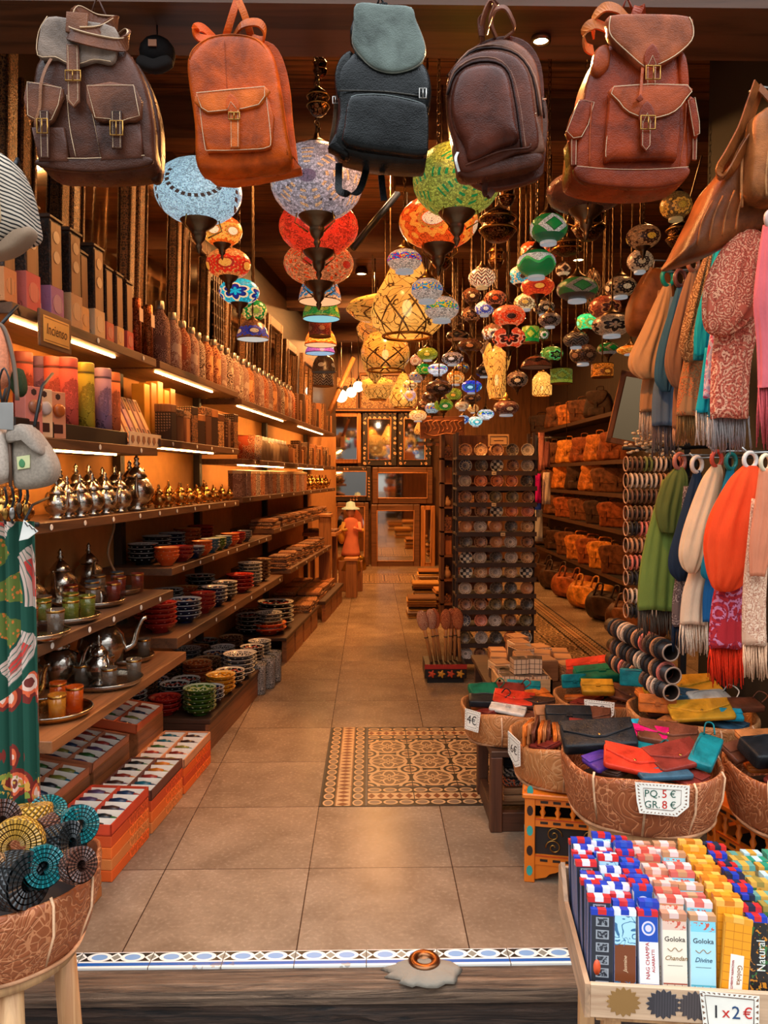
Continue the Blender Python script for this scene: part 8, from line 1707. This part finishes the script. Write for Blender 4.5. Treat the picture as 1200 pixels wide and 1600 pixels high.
for tb, nm, n in ((B1, 'nearest basket', 7), (B2, 'tan basket', 5), (B3, '4 euro basket', 5), (B4, 'rear basket', 5), (B5, 'scarf-side basket', 6), (B6, 'right-edge basket', 5)):
 for i in range(n):
  a = 2.4*i+.5; r = .25+.4*((i*7 % 5)/5); cn = ('brown', 'slate', 'maroon', 'tan', 'dark brown', 'green', 'orange')[(i+n) % 7]
  wallet(tb, r*cos(a), r*sin(a), -.012+.004*i, .17, .1, cn, '%s wallet lying deep in the %s, %s of its lower layer' % (cn, nm, nth(i)), (D(6), D(5), a), 'book', .02)
p = at(246, 84, 2.75); t = thing('cap', 'black cap with a small tan label hanging behind the leftmost rucksack', 'cap', tuple(p))
b = MB(); b.ell((0, 0, 0), .062, .06, .056); b.build('crown', cloth(C(24, 22, 22)), t)
b = MB(); b.puff(cr([(-.05, -.03), (0, -.045), (.05, -.03), (.06, -.06), (0, -.085), (-.06, -.06)], 3), .03, .01, .5, -.03); b.build('brim', cloth(C(34, 30, 28)), t)
b = MB(); b.box(-.014, .014, -.064, -.06, -.008, .014); b.build('label_patch', plain(C(170, 110, 74), .6), t)
b = MB(); b.tube([(0, 0, .05), (0, 0, 3.2-p.z)], .003, 5); b.build('cord', M_black, t)
t = thing('low_table', 'low table of wooden puzzle boxes behind the purse baskets', 'table', (.73, 4.15, 0))
b = MB(); b.box(-.05, .62, 0, 1.0, .4, .43); b.build('top', M_dwood, t, .004)
for x in (-.03, .55):
 for y in (.03, .92): b = MB(); b.box(x, x+.05, y, y+.05, 0, .4); b.build('leg', M_dwood, t)
def cube_mat():
 g = G('puzzle_cube'); q = g.xyz(g.co()); f = [((v*(1/.028)).fr()-.5).abs().gt(.44) for v in q]
 return g.out(g.mix(f[0].mx(f[1]).mx(f[2])*.9, C(206, 166, 130), C(40, 28, 24)), .5)
M_cube = cube_mat()
t = thing('wooden_crate', 'open pale wooden crate of puzzle cubes behind the baskets', 'crate', (.71, 4.2, .431))
for nm, q in (('side', (0, .3, 0, .012, 0, .08)), ('side', (0, .3, .26, .272, 0, .08)), ('side', (0, .012, 0, .27, 0, .08)), ('side', (.288, .3, 0, .27, 0, .08)), ('base', (0, .3, 0, .27, 0, .01))): b = MB(); b.box(*q); b.build(nm, wood(C(206, 160, 110), None, 0), t)
for i, (x, y, z, r) in enumerate(((.06, .06, .012, .1), (.15, .05, .012, -.1), (.235, .06, .012, .2), (.07, .15, .012, -.2), (.16, .15, .012, .05), (.24, .16, .012, 0), (.13, .09, .098, .12), (.06, .21, .012, .1), (.22, .1, .098, -.2))):
 t = thing('puzzle_cube', 'wooden puzzle cube with black lines in the crate, %s' % (nth(i)+' from the front left'), 'cube', (.71+x, 4.2+y, .431+z), r)
 b = MB(); b.box(-.042, .042, -.042, .042, 0, .084); b.build('cube', M_cube, t, .002)
 b = MB(); b.tf((0, 0, .0845)); b.lathe([(.012, 0), (.012, .0006), (0, .0006)], 8, False); b.build('rosette', M_black, t)
for i in range(14):
 x, y, z = .78+.13*(i % 4)+.02*(i//4), 4.52+.17*(i//4), .431; k = i % 5
 t = thing('puzzle_box', '%s puzzle box on the low table behind the crate, %s counted from the front left' % (('pale', 'tan', 'brown', 'grooved', 'cream')[k], nth(i)), 'box', (x, y, z), RND.uniform(-.3, .3))
 h = .06+.03*(i*3 % 4); b = MB(); b.box(-.055, .055, -.07, .07, 0, h); b.build('case', (M_cube, wood(C(196, 140, 90), None, 0), wood(C(150, 98, 60), None, 0), carved(C(180, 126, 80), C(110, 70, 44), 60.), plain(C(214, 180, 140), .6))[k], t, .003)
 b = MB(); b.box(-.05, .05, -.065, .065, h, h+.006); b.build('lid', wood(C(186, 136, 92), None, 0), t)
BL = basket(6, 1362, 274, 2.1, .2, 'tooled leather basket of rolled braided belts on a pale stool, lower left', M_tool, wav=.02, seam=5, bot=.86)
legs(BL, 'pale round-legged stool under the belt basket, lower left', 4, .034, .62, -.2995, -1.05)
BLC = {'teal': C(16, 116, 120), 'mustard': C(206, 150, 50), 'black': C(26, 30, 32), 'brown': C(96, 58, 46), 'tan': C(176, 128, 84)}
def braid(c):
 g = G('braided_leather'); o = g.co(); x, y, z = g.xyz(o); th = g.atan2(y, x)
 u = th*11; v = z*170; w = ((u+v).sin().abs()).mn((u-v).sin().abs()); g.bump(w, .9, .006)
 return g.out(g.mix(w, dk(c, .2), dk(c, 1.4)), .35, spec=.6)
for i, (px, py, Y, r, h, col, rot, lb) in enumerate(((26, 1320, 2.0, .068, .045, 'mustard', (D(78), 0, D(12)), 'rolled mustard braided belt facing the street with its spiral showing'), (46, 1270, 2.22, .062, .042, 'mustard', (D(-14), D(4), D(30)), 'mustard braided belt lying flat at the back of the belt basket'),
  (66, 1354, 1.98, .052, .05, 'teal', (D(28), D(70), D(-28)), 'teal woven belt roll at the front of the belt basket'), (122, 1290, 2.16, .052, .05, 'teal', (D(24), D(66), D(-24)), 'teal belt roll at the back right of the belt basket'), (76, 1268, 2.28, .05, .04, 'teal', (D(14), D(20), 0), 'half-hidden teal belt roll behind the mustard one'), (100, 1322, 2.1, .06, .06, 'black', (D(30), D(70), D(20)), 'glossy black woven belt roll in the middle of the belt basket'), (30, 1376, 1.95, .07, .075, 'black', (D(30), D(80), D(5)), 'black woven belt roll at the front of the belt basket'),
  (122, 1352, 2.0, .045, .04, 'brown', (D(60), D(50), D(30)), 'dark brown woven belt along the rim of the belt basket'), (78, 1300, 2.14, .046, .045, 'brown', (D(10), D(80), D(60)), 'brown patterned belt roll behind the silver buckle'), (-4, 1286, 2.12, .06, .05, 'brown', (D(30), D(70), 0), 'brown belt roll at the left edge of the belt basket'), (-14, 1366, 1.93, .05, .045, 'tan', (D(70), D(20), 0), 'tan belt roll cut off by the left edge'))):
 p = at(px, py, Y)
 t = thing('rolled_belt', lb, 'belt', tuple(p), Euler(rot)); m = braid(BLC[col])
 b = MB(); tu = 3.6; n = 90
 pts = [((r*.28+r*.72*q/n)*cos(2*PI*tu*q/n), (r*.28+r*.72*q/n)*sin(2*PI*tu*q/n), 0) for q in range(n+1)]
 b.band(pts, (0, 0, 1), h, r*.15); b.build('strap', m, t)
 b = MB(); b.lathe([(r*1.0, -h*.5), (r*1.04, -h*.3), (r*1.04, h*.3), (r*1.0, h*.5)], 36); b.build('outer_turn', m, t)
 if i == 8: b = MB(); b.tf((.0, -.035, .02), (PI/2, 0, .2)); b.lathe([(.034, 0), (.03, .008), (0, .012)], 18); b.build('buckle', metal(C(196, 190, 180), .3, .3), t)
t = thing('green_box', 'dark green box standing on the threshold behind the belt stool', 'box', (onz(52, 1505, .004).x-.03, 2.60, .001), .2)
b = MB(); b.box(-.06, .06, 0, .1, 0, .12); b.build('case', plain(C(14, 52, 46), .5), t, .003); b = MB(); b.box(-.061, .061, -.001, .101, .1, .122); b.build('lid', plain(C(20, 64, 56), .5), t)
IO = V((.508, 1.725, .4)); IR = D(-6); IM = Matrix.Translation(IO) @ Matrix.Rotation(IR, 4, 'Z')
M_box = wood(C(206, 170, 136), C(176, 136, 104), 0, .6)
t = thing('incense_tray', 'pale wooden tray packed with rows of incense packets, lower right corner', 'tray', tuple(IO), IR)
IW, IL = .72, .42
b = MB(); b.box(0, IW, 0, IL, -.012, 0); b.build('base', M_box, t)
b = MB(); b.box(0, IW, -.012, 0, -.012, .068); b.build('front_wall', M_box, t, .002)
for x in (-.012, IW): b = MB(); b.M = Matrix.Translation((x, 0, 0)) @ Matrix.Rotation(PI/2, 4, 'Z'); b.prism([(-.012, -.012), (IL+.012, -.012), (IL+.012, .12), (IL-.03, .15), (IL-.1, .075), (-.012, .068)], -.012, 0); b.build('side_wall', wood(C(190, 150, 116), None, 1), t)
b = MB(); b.box(0, IW, IL, IL+.012, -.012, .12); b.build('back_wall', M_box, t, .002)
for x, c in ((.075, C(150, 110, 60)), (.165, C(60, 56, 60)), (.235, C(70, 62, 62)), (.56, C(110, 90, 80))):
 b = MB(); b.tf((x, -.0125, .03), (PI/2, 0, 0)); b.loft([[(r_*(1+.12*cos(16*a))*cos(a), max(-.04, r_*(1+.12*cos(16*a))*sin(a)*.9), z) for a in [2*PI*q/64 for q in range(64)]] for r_, z in ((.036, 0), (.035, .0008), (.001, .0009))], True, False); b.build('printed_mandala', mandala(c, dk(c, 1.9), dk(c, .5), 16, .036), t)
t = thing('incense_stand', 'wooden stand legs under the incense tray', 'stand', tuple(IO+V((0, 0, -.7))), IR)
for x in (.04, IW-.08):
 for y in (.03, IL-.07): b = MB(); b.box(x, x+.04, y, y+.04, .0005, .686); b.build('leg', M_leg, t)
b = MB(); b.box(.02, IW-.02, .02, IL-.02, .66, .6875); b.build('top', M_leg, t)
def art(bands, edge=C(226, 226, 230), v=0):
 """printed packet front: bands = [(z0 fraction, colour), ...] bottom to top"""
 g = G('packet_print'); x, y, z = g.xyz(g.co('Generated')); col = bands[0][1]; e = None
 for f, c in bands[1:]: col = g.mix(z.gt(f), col if isinstance(col, E) else col, c)
 o = g.co()
 if v == 1: # chain of stamped squares
  s_ = ((z*7).fr()-.5).abs().mx(((x-.5)*1.2).abs()); col = g.mix(s_.lt(.36)*s_.gt(.28), col, C(150, 154, 160)); col = g.mix(s_.lt(.28)*g.noise(o, 160, 2).gt(.52), col, C(130, 134, 140))
 if v == 2: col = g.mix(((z*11).fr().lt(.08)).mx(((x*3).fr().lt(.06))*z.gt(.0)), col, C(190, 110, 20))
 if v == 3: col = g.mix(g.noise(o, 60, 2, .5, 1.5).gt(.58), col, C(206, 130, 40)); col = g.mix(g.noise(o, 45, 2, .5, 1).lt(.36), col, C(60, 110, 60))
 if v == 4: col = g.mix(((g.noise(o, 30, 1, .5, 1)*30).sin().gt(.7))*(z.lt(.27).mx(z.gt(.66))), col, C(60, 110, 150))
 if v == 5: col = g.mix((((z*22).fr()-.5).abs().lt(.12).mx(((x*3.2).fr()-.5).abs().lt(.05)))*z.lt(.27), col, C(150, 120, 100)); col = g.mix(g.noise(o, 90, 2).gt(.55)*z.gt(.89)*z.lt(.985), col, C(206, 90, 70))
 if v == 6: r1 = ((x-.5)*(x-.5)+(z-.13)*(z-.13)*20).sqrt(); r2 = ((x-.5)*(x-.5)+(z-.87)*(z-.87)*20).sqrt(); rr = r1.mn(r2); col = g.mix(rr.lt(.36), col, C(216, 206, 226)); col = g.mix((rr-.22).abs().lt(.05), col, C(60, 110, 190))
 return g.out(col, .3)
BLU_, RD_, WH_ = C(30, 60, 170), C(206, 40, 40), C(226, 226, 232)
cols = [(.03, .052, 'blue-black square-stamped', art([(0, C(44, 46, 54))], v=1), C(90, 96, 130), 14, [BLU_, RD_, WH_]), (.088, .05, 'brown and pale blue scrolled', art([(0, C(170, 214, 226)), (.25, C(120, 62, 34)), (.68, C(170, 214, 226))], v=4), C(150, 156, 190), 14, [WH_, BLU_, RD_]), (.142, .045, 'blue, white and red', art([(0, C(34, 76, 170)), (.26, C(240, 236, 230)), (.72, C(34, 76, 170))], v=6), C(226, 226, 230), 13, [RD_, BLU_, C(40, 80, 180)]),
  (.2, .056, 'cream with red leaves', art([(0, C(224, 206, 180)), (.27, C(170, 70, 54)), (.285, C(238, 226, 204)), (.88, C(226, 190, 170)), (.98, C(190, 130, 90))], v=5), C(236, 224, 214), 13, [C(190, 130, 100), C(226, 190, 180), C(206, 80, 66)]), (.262, .058, 'pale blue', art([(0, C(150, 210, 222)), (.27, C(90, 180, 200)), (.285, C(176, 222, 232)), (.88, C(130, 206, 222))], v=5), C(214, 226, 230), 13, [C(190, 140, 100), C(226, 200, 196), C(206, 96, 86)]), (.33, .06, 'orange-yellow patterned', art([(0, C(232, 150, 30))], v=2), C(240, 170, 60), 15, [C(226, 150, 40), C(240, 176, 80), C(206, 120, 30)]),
  (.39, .042, 'black and amber leafy', art([(0, C(40, 36, 34))], v=3), C(110, 130, 160), 12, [BLU_, RD_, C(30, 40, 60)]), (.442, .046, 'amber floral', art([(0, C(214, 160, 70))], v=3), C(206, 166, 90), 8, [C(214, 160, 70), C(150, 130, 60), C(90, 150, 140)]), (.494, .046, 'green and white', art([(0, C(214, 226, 214)), (.5, C(110, 150, 50)), (.85, C(190, 150, 60))], v=4), C(190, 206, 190), 8, [C(40, 140, 110), C(180, 210, 214), C(206, 150, 60)]), (.55, .05, 'green leaf-print', art([(0, C(196, 210, 180)), (.6, C(96, 130, 40))], v=3), C(180, 190, 160), 7, [C(60, 140, 110), C(206, 140, 60), C(160, 200, 210)]), (.61, .05, 'grey and aqua', art([(0, C(190, 200, 196))], v=4), C(200, 200, 196), 7, [C(150, 190, 200), C(190, 170, 160), C(60, 150, 120)])]
ROWT = IM.to_euler()
for ci, (x, w, nm, mf, ce, n, tops) in enumerate(cols):
 h = .215 if ci < 7 else .2; dep = .36/n
 plist = []
 for k in range(n):
  y = .014+k*dep+RND.uniform(-.002, .002); lean = D(-7+RND.uniform(-2.5, 2)); tp = k % 3
  p = IM @ V((x+RND.uniform(-.0025, .0025)+.006*k/n, y, .001+(RND.uniform(-.012, .012)+.018 if k else 0)))
  rot = Euler((lean, RND.uniform(-.02, .02), IR))
  if ci == 5 and k == 0: p = IM @ V((x-.006, -.0+.004, .001)); rot = Euler((lean, D(5), IR-.1))
  lb = '%s incense packet, %s from front, %s tray column' % (nm, nth(k), nth(ci))
  if k < 3:
   t = thing('incense_packet', lb, 'incense packet', tuple(p), rot, 'incense packets'); plist.append(t)
   b = MB(); b.box(-w/2, w/2, 0, dep*.72, 0, h); b.build('carton', [plain(ce, .4)], t, .001)
   b = MB(); b.box(-w/2+.001, w/2-.001, -.001, 0, .001, h-.012); b.build('printed_front', mf, t)
   c = tops[k]
   b = MB(); b.box(-w/2-.0006, w/2+.0006, -.0012, dep*.75, h-.012, h+.001); b.build('top_seal', plain(c, .35), t)
   b = MB(); b.box(-w*.2, w*.18, -.0016, dep*.75, h-.01, h+.0016); b.build('seal_stripe', plain(tops[(k+1) % 3], .35), t)
  else: dup(plist[tp], lb, p, rot, 'incense packets', (1, 1, 1+RND.uniform(-.03, .01)))
 T = plist[0]; tz = -.0014
 DKT = plain(C(70, 50, 44), .6)
 if ci == 2: text('NAG CHAMPA', .0125, plain(C(176, 40, 50), .6), T, (-.003, tz, .105), (0, -PI/2, PI/2) if 0 else (PI/2, -PI/2, 0)); text('AGARBATTI', .0095, plain(C(176, 40, 50), .6), T, (.01, tz, .105), (PI/2, -PI/2, 0))
 if ci == 3: text('Goloka', .016, DKT, T, (0, tz, .158)); text('Chandan', .0145, plain(C(150, 110, 60), .6), T, (.002, tz, .115), shear=.3)
 if ci == 4: text('Goloka', .016, plain(C(60, 60, 70), .6), T, (0, tz, .158)); text('Divine', .015, plain(C(60, 90, 110), .6), T, (0, tz, .115), shear=.3)
 if ci in (3, 4):
  b = MB(); b.box(-w*.3, w*.3, tz, tz+.0004, .098, .0988); b.build('ornament_line', DKT, T)
  b = MB(); b.tube(cr([(-w*.3, tz, .137), (-w*.15, tz, .131), (0, tz, .139), (w*.15, tz, .131), (w*.3, tz, .137)], 4, False), .0009, 4); b.build('ornament_scroll', plain(C(150, 110, 70), .6), T)
 if ci == 5:
  b = MB(); b.box(-.013, .016, tz, tz+.0008, .045, .135); b.build('white_label', plain(C(240, 232, 216), .5), T)
  text('Goloka', .015, plain(C(150, 90, 40), .6), T, (.008, tz-.0003, .092), (PI/2, PI/2, 0)); text('NAGCHAMPA AGARBATTI', .0068, plain(C(170, 40, 50), .6), T, (-.007, tz-.0003, .09), (PI/2, PI/2, 0), sx=.8)
 if ci == 6: text('Natural', .027, plain(C(226, 226, 214), .5), T, (.006, tz, .13), (PI/2, -PI/2, 0), sx=.85)
 if ci == 0: b = MB(); b.tf((-.012, tz, .085), (PI/2, 0, 0)); b.lathe([(.0085, 0), (.0085, .0005), (0, .0006)], 14, True, 2.1); b.build('orange_badge', plain(C(222, 84, 40), .5), T)
 if ci == 1: text('Jasmine', .012, plain(C(226, 190, 150), .6), T, (0, tz, .095), (PI/2, -PI/2, 0), shear=.3)
for i in range(4):
 p = IM @ V((.5+.012*i, -.0+.006, .001)); t = thing('incense_stick_pack', 'thin pale blue stick sleeve at the front of the green columns, %s from the left' % nth(i), 'sleeve', tuple(p), Euler((D(-5), D(2), IR)))
 b = MB(); b.box(-.004, .004, -.004, -.002, 0, .08); b.build('sleeve', plain(C(150, 190, 214), .4), t); b = MB(); b.box(-.004, .004, -.0046, -.004, .07, .08); b.build('tip', plain(C(90, 140, 180), .4), t)
p = IM @ V((.31, -.016, .022))
t = thing('price_card', 'white scalloped price card reading 1 x 2 euro on the incense tray', 'price card', tuple(p), Euler((D(-6), 0, IR)))
o = [(-.066, .045), (.066, .04), (.064, -.03), (.04, -.055), (-.056, -.05)]
b = MB(); b.prism(o, -.0012, .0012); b.build('card', plain(C(236, 230, 216), .6), t)
b = MB(); b.tube([(x*.82, -.0016, z*.8) for x, z in o], .0012, 4, True); b.build('inner_border', plain(C(90, 66, 50), .6), t)
b = MB()
for e in range(5):
 p0, p1 = V((*o[e], 0)), V((*o[(e+1) % 5], 0)); m = max(2, int((p1-p0).length/.012))
 for q in range(m): b.add([(v[0], -.0016, v[1]) for v in (p0.lerp(p1, (q+.2)/m)*.97, p0.lerp(p1, (q+.8)/m)*.97, p0.lerp(p1, (q+.5)/m)*.87)], [(0, 1, 2)])
o2 = b.build('zigzag_border', plain(C(120, 84, 60), .6), t); o2['kind'] = 'stuff'
text('1', .04, plain(C(40, 40, 44), .5), t, (-.03, -.002, 0)); text('x', .034, plain(C(196, 40, 30), .5), t, (-.008, -.002, 0)); text('2', .04, plain(C(40, 70, 110), .5), t, (.014, -.002, 0)); text('€', .034, plain(C(196, 40, 30), .5), t, (.04, -.002, 0))
print('OBJECTS TOTAL', len(bpy.data.objects), 'TOP', sum(1 for o in bpy.data.objects if not o.parent))
